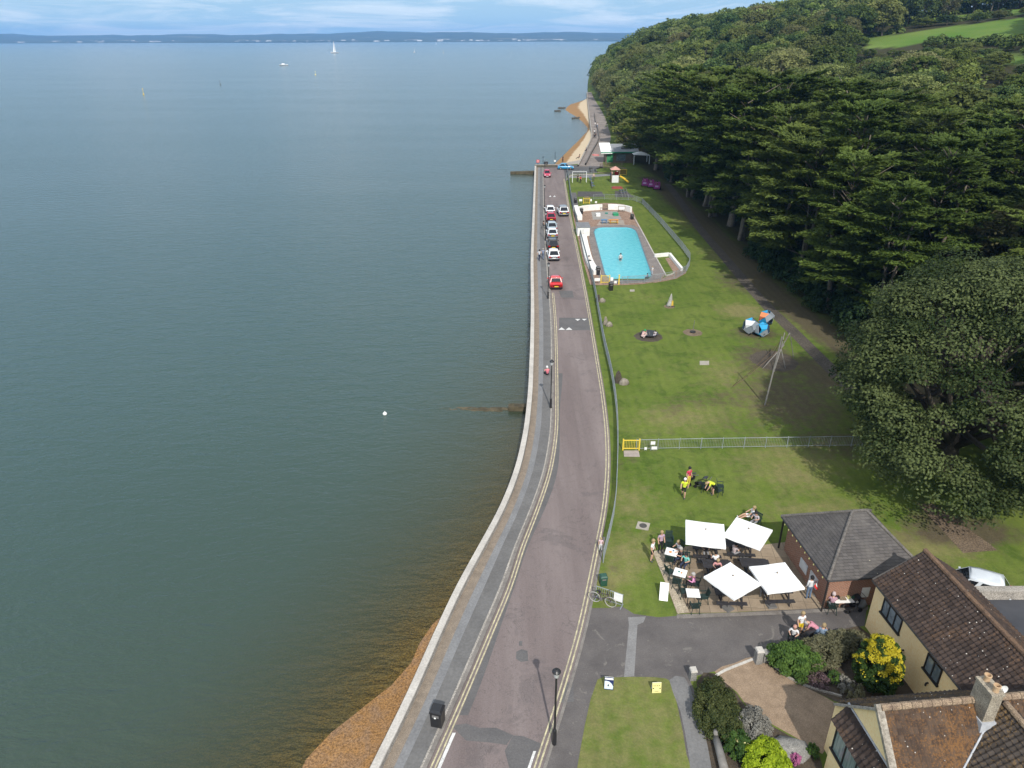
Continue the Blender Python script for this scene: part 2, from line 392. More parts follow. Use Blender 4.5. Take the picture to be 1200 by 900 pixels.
gl = N.new('ShaderNodeBsdfGlossy'); gl.inputs['Roughness'].default_value = .12; L.new(bn.outputs[0], gl.inputs['Normal'])
fr = N.new('ShaderNodeFresnel'); fr.inputs[0].default_value = 1.33; L.new(bn.outputs[0], fr.inputs[1])
clear = N.new('ShaderNodeMixShader'); L.new(fr.outputs[0], clear.inputs[0]); L.new(tr.outputs[0], clear.inputs[1]); L.new(gl.outputs[0], clear.inputs[2])
mx = N.new('ShaderNodeMixShader'); L.new(murk, mx.inputs[0]); L.new(clear.outputs[0], mx.inputs[1]); L.new(b.outputs[0], mx.inputs[2])
o = N.new('ShaderNodeOutputMaterial'); L.new(mx.outputs[0], o.inputs[0])
M_SEA = m
mb = MB(); mb.grid([r[::-1] for r in rw]); dep = [d for k in range(len(rw)) for d in dep[k*len(offs):(k+1)*len(offs)][::-1]]
# the open water right of the traced shore (behind the headland)
nr = len(rw); 
mb.grid([[(0, Y, SEA), (900, Y, SEA), (9500, Y, SEA)] for Y in FARY])
mb.add([(shoreX(1000), 1000, SEA), (9500, 1000, SEA), (9500, 1300, SEA), (0, 1300, SEA)], [(0, 1, 2, 3)])
sea = structure('sea', mb, m, True)
dep = dep + [12.0]*(len(mb.v)-len(dep))
a = sea.data.attributes.new('depth', 'FLOAT', 'POINT'); a.data.foreach_set('value', dep)

# sandy beach beyond the slipway
BE = [(195,648,676),(192,652,679),(186,658,682),(180,664,685),(175,669,687.5),(170,674,689.5),(165,679.5,692),(160,684,693.5),(155,689,693.6),(151,690.5,693.4),(148,688.5,693.2),(144,685,692.8),(140,680.5,692.4),(136.5,676,692.1),(132.5,669,691.7),(129,664,691.2),(126,665.5,690.9),(122.5,670,690.5),(119.5,681,690.2),(117.5,688.5,690.1)]
rr = []
for y, xo, xi in BE:
    a0, a1 = at(xo, y, SEA), at(xi+.6, y, -.05); a1 = Vector((a1.x, a0.y, -.05 if y > 155 else -.4))
    a1.x = farX(a0.y) + .1
    if a1.x < a0.x + .5: a1.x = a0.x+.5
    out = [Vector((a0.x-14, a0.y, SEA-2.5))]
    for t in (0, .12, .25, .4, .55, .7, .85, 1): out.append(Vector((a0.x+(a1.x-a0.x)*t, a0.y, SEA+.02+(a1.z-SEA)*t**.85)))
    rr.append(out)
m, nt, N, L = newmat('beach_sand'); co = objco(nt)
n1 = noise(nt, .35, 5, .65, co); sx = N.new('ShaderNodeSeparateXYZ'); L.new(co, sx.inputs[0])
wet = ramp(nt, mth(nt, 'ADD', mth(nt, 'MULTIPLY', mth(nt, 'ADD', sx.outputs[2], 1.8), .62), mth(nt, 'MULTIPLY', mth(nt, 'SUBTRACT', n1, .5), .35)), .50, BW, .58, WH)
c = mixc(nt, wet, mixc(nt, n1, (.24, .135, .055, 1), (.33, .20, .095, 1)), mixc(nt, noise(nt, 2, 4, .7, co), (.46, .36, .235, 1), (.56, .46, .33, 1)))
finish(nt, c, .95, noise(nt, 3, 4, .7, co), .5, .1, spec=.1)
mb = MB(); mb.grid(rr); structure('beach_sand', mb, m, True)

# ------------------------------------------------------------------ strips that follow the shore
def strip(fa, fb, z, Ys, mat, name, build=True, mb=None):
    mb = mb or MB(); mb.grid([[(fa(Y), Y, z), (fb(Y), Y, z)] for Y in Ys])
    return structure(name, mb, mat) if build else mb
YS = list(np.arange(-8, 80, 1.0)) + list(np.arange(80, Y_END+.1, 2.0))
capI = lambda Y: capO(Y) + WALL_T*1.08
def fr_(t): return lambda Y: capI(Y) + (kerbX(Y)-capI(Y))*t
m, nt, N, L = newmat('road_asphalt'); co = objco(nt)
mp = N.new('ShaderNodeMapping'); L.new(co, mp.inputs[0]); mp.inputs['Scale'].default_value = (1.0, .12, 1); mp.inputs['Rotation'].default_value = (0, 0, .03)
c = ramp(nt, noise(nt, .5, 5, .6, mp.outputs[0]), .35, (.150, .121, .116, 1), .68, (.205, .170, .162, 1))
c = mixc(nt, mth(nt, 'MULTIPLY', ramp(nt, noise(nt, .30, 5, .7, co, .5), .56, BW, .62, WH), .35), c, (.095, .085, .085, 1))
c = mixc(nt, .55, c, ramp(nt, noise(nt, 13, 2, .8, co), .15, (.3, .3, .3, 1), .85, (.72, .72, .72, 1)), 'OVERLAY')
mp3 = N.new('ShaderNodeMapping'); L.new(co, mp3.inputs[0]); mp3.inputs['Scale'].default_value = (1.15, .03, 1)
c = mixc(nt, .22, c, ramp(nt, noise(nt, 1.0, 3, .6, mp3.outputs[0]), .35, (.36, .36, .36, 1), .65, (.62, .62, .62, 1)), 'OVERLAY')
ck = mth(nt, 'ABSOLUTE', mth(nt, 'SUBTRACT', noise(nt, .42, 5, .62, co, .9), .5))
c = mixc(nt, mth(nt, 'MULTIPLY', ramp(nt, ck, .002, WH, .006, BW), .38), c, (.055, .050, .048, 1))
finish(nt, c, .9, noise(nt, 60, 2, .6, co), .3, .01, spec=.2); M_ROAD = m
M_DARKASP = pm('dark_asphalt', (.068, .066, .068, 1), (.105, .100, .098, 1), .45, .9, .3, 50, fine=.5)
M_PATCH = pm('asphalt_patch', (.098, .094, .094, 1), (.122, .116, .114, 1), .8, .9, .2, 50, fine=.12)
M_LGREY = pm('promenade_light', (.165, .165, .168, 1), (.205, .205, .207, 1), .6, .9, .15, 40, fine=.15)
M_DGREY = pm('promenade_dark', (.116, .112, .109, 1), (.146, .142, .138, 1), .5, .9, .15, 40, fine=.12)
M_TAN = pm('tan_paving', (.245, .20, .155, 1), (.185, .152, .12, 1), 2.2, .9, .3, 20, fine=.4)
M_CONC = pm('concrete', (.36, .33, .29, 1), (.24, .22, .195, 1), 1.2, .9, .3, 18, fine=.5)
M_COPING = pm('coping_concrete', (.50, .47, .425, 1), (.38, .355, .32, 1), .7, .9, .2, 14, fine=.15)
M_WET = pm('seawall_face', (.065, .058, .042, 1), (.125, .11, .085, 1), .8, .8, .5, 5, fine=.5)
M_KERB = pm('kerb_stone', (.22, .20, .18, 1), (.15, .135, .122, 1), 1.6, .9, .2, 12, fine=.2)
M_YEL = pm('yellow_line', (.54, .49, .30, 1), (.27, .24, .18, 1), 2.6, .8, .1, 30, fine=.5)
M_WLINE = pm('white_line', (.66, .66, .64, 1), (.48, .47, .45, 1), 2.0, .8, .1, 30, fine=.4)
strip(kerbX, lambda Y: lineR(Y)+.12, .012, YS, M_ROAD, 'road')
strip(fr_(0), fr_(.25), .104, YS, M_TAN, 'promenade_paving')
strip(fr_(.25), fr_(.47), .100, YS, M_LGREY, 'promenade_path')
strip(fr_(.47), fr_(.87), .100, YS, M_DGREY, 'promenade_pavement')
mb = MB(); mb.grid([[(fr_(.87)(Y), Y, .103), (kerbX(Y)-.02, Y, .115), (kerbX(Y), Y, .10), (kerbX(Y), Y, 0)] for Y in YS]); structure('kerb', mb, M_KERB)
mb = MB(); mb.grid([[(fr_(.85)(Y), Y, .1065), (fr_(.90)(Y), Y, .1065)] for Y in YS]); structure('kerb_edging', mb, M_CONC)
mb = MB()
ya = [Y for Y in YS if Y < 92]
strip(lambda Y: kerbX(Y)+.12, lambda Y: kerbX(Y)+.20, .022, ya, 0, '', False, mb); strip(lambda Y: kerbX(Y)+.32, lambda Y: kerbX(Y)+.40, .022, ya, 0, '', False, mb)
yb = [Y for Y in YS if Y < 176]
strip(lambda Y: lineR(Y)-.08, lambda Y: lineR(Y)+.01, .022, yb, 0, '', False, mb); strip(lambda Y: lineR(Y)-.29, lambda Y: lineR(Y)-.21, .022, yb, 0, '', False, mb)
structure('road_markings', mb, M_YEL)
mb = MB()
yc = [Y for Y in YS if Y < 25.0]
strip(lambda Y: kerbX(Y)+.46, lambda Y: kerbX(Y)+.62, .026, yc, 0, '', False, mb)
yd = [Y for Y in YS if Y < 23.2]
strip(lambda Y: lineR(Y)-.55, lambda Y: lineR(Y)-.42, .026, yd, 0, '', False, mb)
for q in ([(654.5,387),(662.5,387),(658.3,384)], [(663,387),(671,387),(667,384)], [(674,374.3),(680.5,374.3),(677.2,376.4)], [(682,374.2),(688,374.2),(685,376.2)], [(644,231),(647,231),(645.6,229.3)], [(649,231),(652,231),(650.6,229.3)]):
    mb.sheet(PX(q), .026)
structure('road_marking_white', mb, M_WLINE)
strip(lambda Y: kerbX(Y)+.43, lambda Y: kerbX(Y)+.43+.42*(.6+.4*math.sin(Y*.31)), .016, [Y for Y in YS if 24 < Y < 66], M_PATCH, 'road_edge_patch')
mb = MB()
for q in ([(561,785),(567.5,784),(553,823),(546,822)], [(604,764),(610,761),(617,763),(618,775),(609,776),(603.5,772)], [(590,880),(600,862),(612,863),(633,872),(624,890),(616,912),(596,903)],
          [(527,850),(545,848),(560,853),(580,853),(600,862),(592,873),(570,870),(545,868)], [(607,752),(611,751),(611,757),(607,757)], [(655.5,372.5),(690.5,373),(693,387.5),(655.5,387.5)], [(668,226),(676,226),(680,250),(672,250)], [(655,341),(671,341),(673,349),(658,349)]):
    mb.sheet(PX(q), .017)
structure('road_patch', mb, M_PATCH)
mb = MB(); mb.sheet(smooth_poly(PX([(636,209),(637.5,197),(641,193),(655,192.6),(680,193.6),(707,193),(706,198),(700,202.5),(680,203.6),(670,204.3),(664.5,208),(663,213)]), 3), .010); structure('road_end', mb, M_DARKASP)

# sea wall: thing with body + coping
sw = thing('sea_wall', 'long curving concrete sea wall with pale coping between the sea and the promenade', 'wall')
mb = MB(); mb.grid([[(capO(Y)-.02, Y, -4.5), (capO(Y)+.03, Y, .36), (capI(Y)-.03, Y, .36), (capI(Y)-.01, Y, -.2)] for Y in YS]); part('wall_face', M_WET, sw, mb)
mb = MB(); mb.grid([[(capO(Y)-.03, Y, .36), (capO(Y)-.03, Y, .5), (capI(Y)-.01, Y, .5), (capI(Y)-.01, Y, .363)] for Y in YS]); part('coping', M_COPING, sw, mb)
mb = MB(); mb.grid([[(capI(Y)-.005, Y, .355), (capI(Y)+.005, Y, .10)] for Y in YS]); part('inner_face', M_CONC, sw, mb)
ew = thing('end_wall', 'low dark wall closing the seaward end of the promenade', 'wall')
mb = MB(); x0 = capO(Y_END); x1 = at(656, 193).x
mb.box(((x0+x1)/2, Y_END+.3, -2), (x1-x0, .45, 5)); part('wall_face', M_WET, ew, mb)
mb = MB(); mb.box(((x0+x1)/2, Y_END+.3, .56), (x1-x0+.05, .5, .12)); part('coping', M_CONC, ew, mb)

# beach path beyond the slipway with its two low walls
YF = [float(y) for y in np.arange(192, 470, 4)]
strip(lambda Y: farX(Y)-.2, lambda Y: max(farRX(Y), farX(Y)+2), .012, YF, pm('beach_path', (.175, .15, .135, 1), (.26, .225, .20, 1), .25, .9, .2, 20, fine=.4), 'path')
bw = thing('beach_wall', 'low grey wall between the sandy beach and the path', 'wall')
mb = MB(); mb.grid([[(farX(Y)-.35, Y, -3), (farX(Y)-.3, Y, .45), (farX(Y)+.05, Y, .45), (farX(Y)+.05, Y, 0)] for Y in YF]); part('wall_face', M_CONC, bw, mb)
pw = [(687,194),(694,180),(701,168),(703,162),(701.5,152),(698.5,142),(697.5,134)]
P = PX(pw); mb = MB(); mb.grid([[(p[0]-.15, p[1], 0), (p[0]-.15, p[1], .6), (p[0]+.15, p[1], .6), (p[0]+.15, p[1], 0)] for p in P])
pwall = thing('path_wall', 'thin dark wall dividing the ramp from the wide path above the beach', 'wall'); part('wall_face', pm('dark_wall', (.10, .09, .08, 1), (.15, .135, .12, 1)), pwall, mb)

mb = MB(); q = PX([(654,195.5),(684,195.5),(688,187.5),(681,187.5),(672,189.2),(662,191.2),(655,192.4)]); mb.sheet(q, -.02); structure('slipway', mb, M_CONC)
# groynes
M_GROYNE = pm('groyne', (.05, .042, .025, 1), (.11, .09, .055, 1), 1.3, .9, .6, 8)
a0, a1 = at(612.5, 470, -.9), at(595, 470.5, -.9)
g1 = thing('groyne', 'short weedy concrete groyne block beside the sea wall with a drowned row of stones', 'groyne')
xr = capO(a0.y); mb = MB(); mb.box(((xr+a1.x)/2, a0.y, -2.35), (xr-a1.x, .75, 2.0), taper=.95); part('block', M_GROYNE, g1, mb)
mb = MB(); random.seed(5)
for i in range(70):
    t = i/70; x = a1.x - .2 - t*8.0; s = .6*(1-t*.35)
    mb.lathe([(0.02,-.3),(s*.9,-.1),(s,.05),(s*.6,.3),(.02,.36)], (x, a0.y+random.uniform(-.3,.3)+t*.4, SEA-.26-.12*t), 7, sx=1.2, sy=.6)
part('stone_row', M_GROYNE, g1, mb, True)
a0, a1 = at(627, 201, -1.2), at(599, 199.5, -1.4)
g2 = thing('groyne', 'long dark groyne running into the sea at the far end of the promenade', 'groyne')
mb = MB(); mb.box(((a0.x+a1.x)/2, a0.y, -2.0), (a0.x-a1.x, 1.1, 1.7), rot=Matrix.Rotation(-.03, 3, 'Y')); part('block', M_GROYNE, g2, mb)
M_ROCKD = pm('wet_rock', (.045, .04, .032, 1), (.09, .08, .065, 1), 2, .8, .8, 5)
for (x, y, w, lb) in ((654, 130.6, 1.5, 'dark wet rock standing in the sea off the sandy point, outermost'), (661, 127, 2.0, 'dark flat rocks just off the tip of the sandy beach'), (676, 139, 1.8, 'dark rock patch at the edge of the wet orange sand')):
    p = at(x, y, SEA); mb = MB()
    for k in range(9):
        r = random.uniform(.25, .6); mb.lathe([(.05,-.5),(r,-.2),(r*.9,.25),(r*.4,.5),(.04,.55)], (random.uniform(-w,w), random.uniform(-1.5,1.5), 0), 7, sx=1.5)
    tag(mb.build('shore_rock', M_ROCKD, None, True, p), lb, 'rock', 'rocks off the sandy beach')

# ------------------------------------------------------------------ forecourt, paths, earth, small slabs
def sheet(name, px, z, mat, sm=3, kind='structure'):
    mb = MB(); mb.sheet(smooth_poly(PX(px), sm) if sm else PX(px), z); o = mb.build(name, mat); return tag(o, kind=kind)
m, nt, N, L = newmat('forecourt'); co = objco(nt)
c = ramp(nt, noise(nt, .35, 5, .65, co), .35, (.088, .080, .078, 1), .66, (.132, .120, .114, 1))
c = mixc(nt, mth(nt, 'MULTIPLY', ramp(nt, noise(nt, .8, 5, .7, co, 1.0), .60, BW, .64, WH), .5), c, (.20, .185, .165, 1))
c = mixc(nt, .5, c, ramp(nt, noise(nt, 14, 2, .8, co), .2, (.3, .3, .3, 1), .8, (.7, .7, .7, 1)), 'OVERLAY')
finish(nt, c, .9, noise(nt, 50, 2, .6, co), .3, .01, spec=.2); M_FORE = m
mb = MB(); mb.sheet(PX([(690,713),(712,713),(728,711),(742,720),(770,724),(800,722),(860,719),(925,715),(1015,711),(1012,735),(960,742),(900,772),(842,786),(806,795),(830,850),(842,900),(852,960),(600,960),(633,900),(662,805),(682,737)]), .008); structure('forecourt', mb, M_FORE)
sheet('lawn_patch', [(699,797),(720,794.5),(750,794),(779,796),(787,806),(795,840),(803,885),(810,960),(660,960),(674,905),(684,850)], .020, None, 2)
bpy.data.objects['lawn_patch'].data.materials.append(M_GROUND)
ld = bpy.data.objects['lawn_patch'].data
for nm, v in (('soil', .12), ('dry', .50), ('wood', 0), ('field', 0)):
    a = ld.attributes.new(nm, 'FLOAT', 'POINT'); a.data.foreach_set('value', [v]*len(ld.vertices))
    if ld.materials[0] is None: pass
while ld.materials[0] is None: ld.materials.pop(index=0)
M_LPATH = pm('grey_path', (.145, .142, .14, 1), (.18, .176, .172, 1), .6, .9, .2, 30, fine=.12)
sheet('footpath', [(783,798),(801,795),(812,820),(823,855),(832,900),(838,960),(815,960),(806,890),(796,835)], .024, M_LPATH, 2)
sheet('concrete_strip', [(735,724),(756,723),(753,730),(746,733),(742,793),(730,794.5),(736,733)], .013, pm('pale_strip', (.22, .215, .21, 1), (.165, .16, .158, 1), .8, .9, .2, 30, fine=.12), 0)
sheet('kerb_patch', [(664,800),(671,800),(671,823),(654,824)], .014, M_PATCH, 0)
mb = MB(); mb.grid([[(lineR(Y)+.14, Y, .018), (lineR(Y)+.30, Y, .018)] for Y in YS if Y < 40]); structure('kerb_line', mb, M_KERB)
# woodland footpath
mb = MB(); PA = PX([(1000,458),(983,443),(933,393),(890,350),(850,303),(820,268),(797,235),(783,216)]); PA = smooth_poly(PA, 4, False)
mb.grid([[(p[0]-.75, p[1], .016), (p[0]+.75, p[1], .016)] for p in PA]); structure('woodland_path', mb, pm('wood_path', (.062, .054, .044, 1), (.088, .074, .058, 1), .4, .95, .2, 30, fine=.4))
sheet('slab_path', [(1075,592),(1092,592),(1160,640),(1168,647),(1128,650)], .010, pm('brown_earth', (.10, .072, .046, 1), (.155, .115, .078, 1), .8, .95, .4, 12, fine=.6), 0)
# grass strip kerb beside playground
for q, nm in (([(664.5,211),(667,206.6),(672,204.6),(697,204.2),(697,205.4),(673,206),(669,207.5),(667,211)], 'playground_kerb'),): sheet(nm, q, .05, M_CONC, 0)
# cafe terrace
m, nt, N, L = newmat('terrace_paving'); co = objco(nt)
mp = N.new('ShaderNodeMapping'); L.new(co, mp.inputs[0]); mp.inputs['Rotation'].default_value = (0, 0, math.radians(6))
br = N.new('ShaderNodeTexBrick'); L.new(mp.outputs[0], br.inputs[0]); br.offset = 0; br.inputs['Scale'].default_value = 1.0
br.inputs['Brick Width'].default_value = .8; br.inputs['Row Height'].default_value = .8; br.inputs['Mortar Size'].default_value = .012; br.inputs['Bias'].default_value = 0
br.inputs['Color1'].default_value = (.25, .195, .135, 1); br.inputs['Color2'].default_value = (.32, .255, .185, 1); br.inputs['Mortar'].default_value = (.12, .10, .075, 1)
c = mixc(nt, mth(nt, 'MULTIPLY', ramp(nt, noise(nt, .6, 5, .65, co), .42, BW, .68, WH), .6), br.outputs[0], (.15, .112, .078, 1))
c = mixc(nt, .4, c, ramp(nt, noise(nt, 12, 2, .8, co), .2, (.35, .35, .35, 1), .8, (.68, .68, .68, 1)), 'OVERLAY')
finish(nt, c, .9, br.outputs[1], -.3, .01, spec=.2); M_TERR = m
sheet('terrace', [(766,648),(775,645),(806,641),(850,640),(893,640),(917,637),(945,632),(1020,640),(1040,700),(1012,712),(925,716),(850,719),(792.5,720)], .032, M_TERR, 0)
sheet('terrace_edge', [(764,647),(776,645),(806,718),(793.5,720.5)], .038, pm('pale_slab', (.40, .34, .255, 1), (.31, .26, .19, 1), 1.1, .9, .2, 20, fine=.4), 0)
sheet('terrace_kerb', [(792,721),(925,717),(1016,712.5),(1016,716.5),(925,721),(792,726)], .026, M_KERB, 0)
# drain covers
M_SLAB = pm('slab', (.36, .33, .28, 1), (.28, .255, .215, 1), 3, .9, .2, 20)
M_IRON = pm('cast_iron', (.05, .048, .045, 1), (.08, .075, .07, 1), 3, .7, .3, 20)
dc = thing('drain_cover', 'square slab with a round iron cover in the lawn left of the parasols', 'drain cover')
mb = MB(); q = PX([(747,611.8),(761.5,614),(759,622.5),(744.3,619.8)]); mb.prism(q, .0, .035); part('slab', M_SLAB, dc, mb)
mb = MB(); c = at(753, 617); mb.lathe([(.26, .036), (.26, .045), (.24, .048)], (c.x, c.y, 0), 18); part('lid', M_IRON, dc, mb)
for q, lb in (([(820,424),(831,424),(831,428.6),(820,428.6)], 'plain pale rectangular slab set flush in the middle of the lawn'), ([(738.5,340),(744,340),(744,342.2),(738.5,342.2)], 'small pale slab in the grass just in front of the pool fence')):
    mb = MB(); mb.prism(PX(q), 0, .04); tag(mb.build('ground_slab', M_SLAB), lb, 'slab')
def disc(px, py, rx, ry, z, mat, name='earth_patch', seed=0):
    rnd = random.Random(seed); c = at(px, py)
    poly = [(c.x+rx*math.cos(a)*(1+rnd.uniform(-.07,.07)), c.y+ry*math.sin(a)*(1+rnd.uniform(-.07,.07))) for a in [2*PI*k/40 for k in range(40)]]
    mb = MB(); mb.sheet(poly, z); return structure(name, mb, mat)
M_EARTH = pm('earth', (.125, .092, .06, 1), (.19, .145, .098, 1), 1.2, .95, .4, 14, fine=.6)
M_DEARTH = pm('dark_earth', (.055, .045, .035, 1), (.085, .07, .052, 1), 1.2, .95, .4, 14, fine=.6)
disc(760, 395, 1.55, 1.55, .008, M_DEARTH, seed=1); disc(812, 390.5, 1.05, 1.1, .008, M_EARTH, seed=2); disc(784.5, 360, .62, .7, .008, M_EARTH, seed=3)
disc(907, 424, 2.3, 2.6, .006, M_DEARTH, seed=4)
# ------------------------------------------------------------------ foliage
def unit(a): return a/np.maximum(np.linalg.norm(a, axis=1, keepdims=True), 1e-9)
def leaf_mesh(name, P, Nn, A, B, tint, mat, T=None, rng=None):
    n = len(P); rng = rng or np.random.default_rng(1)
    if T is None: T = rng.normal(size=(n, 3))
    t1 = unit(np.cross(Nn, np.cross(T, Nn))); t2 = np.cross(Nn, t1)
    A = np.broadcast_to(np.asarray(A, float), (n,))[:, None]; B = np.broadcast_to(np.asarray(B, float), (n,))[:, None]
    V = np.stack([P+t1*A, P+t2*B, P-t1*A, P-t2*B], 1).reshape(-1, 3)
    me = bpy.data.meshes.new(name); me.vertices.add(4*n); me.vertices.foreach_set('co', V.astype(np.float32).ravel())
    me.loops.add(4*n); me.loops.foreach_set('vertex_index', np.arange(4*n, dtype=np.int32))
    me.polygons.add(n); me.polygons.foreach_set('loop_start', (np.arange(n)*4).astype(np.int32))
    me.update(calc_edges=True); me.materials.append(mat)
    a = me.attributes.new('tint', 'FLOAT', 'FACE'); a.data.foreach_set('value', np.asarray(tint, np.float32))
    return me
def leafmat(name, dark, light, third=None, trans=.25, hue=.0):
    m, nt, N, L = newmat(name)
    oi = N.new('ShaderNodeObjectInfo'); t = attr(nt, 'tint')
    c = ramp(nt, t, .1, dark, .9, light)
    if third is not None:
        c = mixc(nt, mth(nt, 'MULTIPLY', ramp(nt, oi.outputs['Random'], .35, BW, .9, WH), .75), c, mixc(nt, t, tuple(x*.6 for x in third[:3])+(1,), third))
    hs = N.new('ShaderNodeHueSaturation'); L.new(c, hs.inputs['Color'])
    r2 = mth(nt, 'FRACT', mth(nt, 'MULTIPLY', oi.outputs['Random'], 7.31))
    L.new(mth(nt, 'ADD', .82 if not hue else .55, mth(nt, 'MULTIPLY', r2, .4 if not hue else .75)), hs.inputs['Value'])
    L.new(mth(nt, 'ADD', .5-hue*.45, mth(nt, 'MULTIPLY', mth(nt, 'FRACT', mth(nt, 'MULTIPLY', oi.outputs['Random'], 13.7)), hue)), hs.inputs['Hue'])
    b = N.new('ShaderNodeBsdfPrincipled'); L.new(hs.outputs[0], b.inputs['Base Color']); b.inputs['Roughness'].default_value = .6; b.inputs['Specular IOR Level'].default_value = .12
    tl = N.new('ShaderNodeBsdfTranslucent'); L.new(hs.outputs[0], tl.inputs[0])
    mx = N.new('ShaderNodeMixShader'); mx.inputs[0].default_value = trans; L.new(b.outputs[0], mx.inputs[1]); L.new(tl.outputs[0], mx.inputs[2])
    o = N.new('ShaderNodeOutputMaterial'); L.new(mx.outputs[0], o.inputs[0]); return m
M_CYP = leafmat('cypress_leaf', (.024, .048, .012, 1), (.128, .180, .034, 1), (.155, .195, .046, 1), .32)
M_DEC = leafmat('broadleaf', (.055, .088, .018, 1), (.185, .235, .052, 1), (.26, .275, .085, 1), .34, .03)
M_DECD = leafmat('dark_broadleaf', (.028, .052, .016, 1), (.105, .150, .040, 1), None, .2, .03)
M_DECP = leafmat('pale_broadleaf', (.085, .11, .032, 1), (.245, .27, .09, 1), (.24, .22, .10, 1), .35, .03)
M_OAK = leafmat('oak_leaf', (.030, .050, .015, 1), (.145, .178, .064, 1), None, .28)
M_FAR = leafmat('far_leaf', (.052, .082, .020, 1), (.180, .220, .056, 1), None, .25)
M_SHRUB = leafmat('shrub_leaf', (.016, .036, .012, 1), (.045, .080, .026, 1), None, .2)
M_BARK = pm('bark', (.20, .17, .135, 1), (.115, .095, .072, 1), 1.5, .95, .7, 7, fine=.6)
M_BARKD = pm('bark_dark', (.10, .085, .065, 1), (.06, .05, .04, 1), 1.5, .95, .7, 7, fine=.6)

def broad_points(seed, R=4.5, H=10.0, ncl=46, nl=110, base=.28, crc=.30, flat=.85, lump=.28, gap=0.0, tv=.22):
    """leaf positions/normals/tints for a rounded, lumpy broadleaf crown standing at the origin"""
    g = np.random.default_rng(seed); ph = g.uniform(0, 6.28, 6)
    P, Nn, Tt, C = [], [], [], []
    cz = H*(base+(1-base)*.46); rz = H*(1-base)*.54
    for i in range(ncl):
        u = (i+.5)/ncl; zc = 1-1.72*u; a = i*2.39996+g.uniform(-.4, .4); s = math.sqrt(max(0, 1-zc*zc))
        k = 1 + lump*(math.sin(2*a+ph[0])*.5+math.sin(3*a+ph[1]+zc*2)*.35) + g.uniform(-.14, .1)
        if g.random() < gap: continue
        rc = R*crc*(g.uniform(.75, 1.25) if not gap else g.uniform(.45, 1.4))
        c = np.array([math.cos(a)*s*R*(k-.12), math.sin(a)*s*R*(k-.12), cz+zc*rz*(.9+.1*k)]); C.append(c)
        n = int(nl*g.uniform(.8, 1.2)); d = unit(g.normal(size=(n, 3))); d[:, 2] = np.where(d[:, 2] < -.35, -d[:, 2], d[:, 2])
        rad = rc*(.55+.5*g.random((n, 1))**.6); p = c + d*rad*np.array([1, 1, flat])
        P.append(p); Nn.append(unit(d*.8+np.array([0, 0, .45])+g.normal(size=(n, 3))*.45))
        Tt.append(np.clip(.42+g.uniform(-tv, tv)+g.normal(size=n)*.17, 0, 1))
    return np.concatenate(P), np.concatenate(Nn), np.concatenate(Tt), C
def trunk_mb(C, H, r, seed, nlimb=8, h0=.25, wander=.05):
    rnd = random.Random(seed); mb = MB()
    pts = [Vector((0, 0, -.6))]; k = 6
    for i in range(1, k+1): pts.append(Vector((rnd.uniform(-1, 1)*wander*H*.5*i/k, rnd.uniform(-1, 1)*wander*H*.5*i/k, H*.72*i/k)))
    mb.tube(pts, [r*1.35]+[r*(1-.75*i/k) for i in range(1, k+1)], 8)
    for c in rnd.sample(list(C), min(nlimb, len(C))):
        j = rnd.randint(1, k-2); s = pts[j]; e = Vector(c); mid = s.lerp(e, .5)+Vector((rnd.uniform(-.4, .4), rnd.uniform(-.4, .4), -.3))
        mb.tube([s, mid, e], [r*.42, r*.26, r*.07], 6)
    return mb
def broad_tree(seed, R, H, ncl, nl, leaf, mat, bark, label, name='woodland_tree', nlimb=9, r=None, **kw):
    t = thing(name, label, 'tree')
    P, Nn, Tt, C = broad_points(seed, R, H, ncl, nl, **kw); g = np.random.default_rng(seed+99)
    me = leaf_mesh('crown', P, Nn, leaf*g.uniform(.75, 1.25, len(P)), leaf*.62, Tt, mat, rng=g)
    o = bpy.data.objects.new('crown', me); COL.objects.link(o); o.parent = t
    part('trunk', bark, t, trunk_mb(C, H, r or H*.022, seed, nlimb), True)
    return t
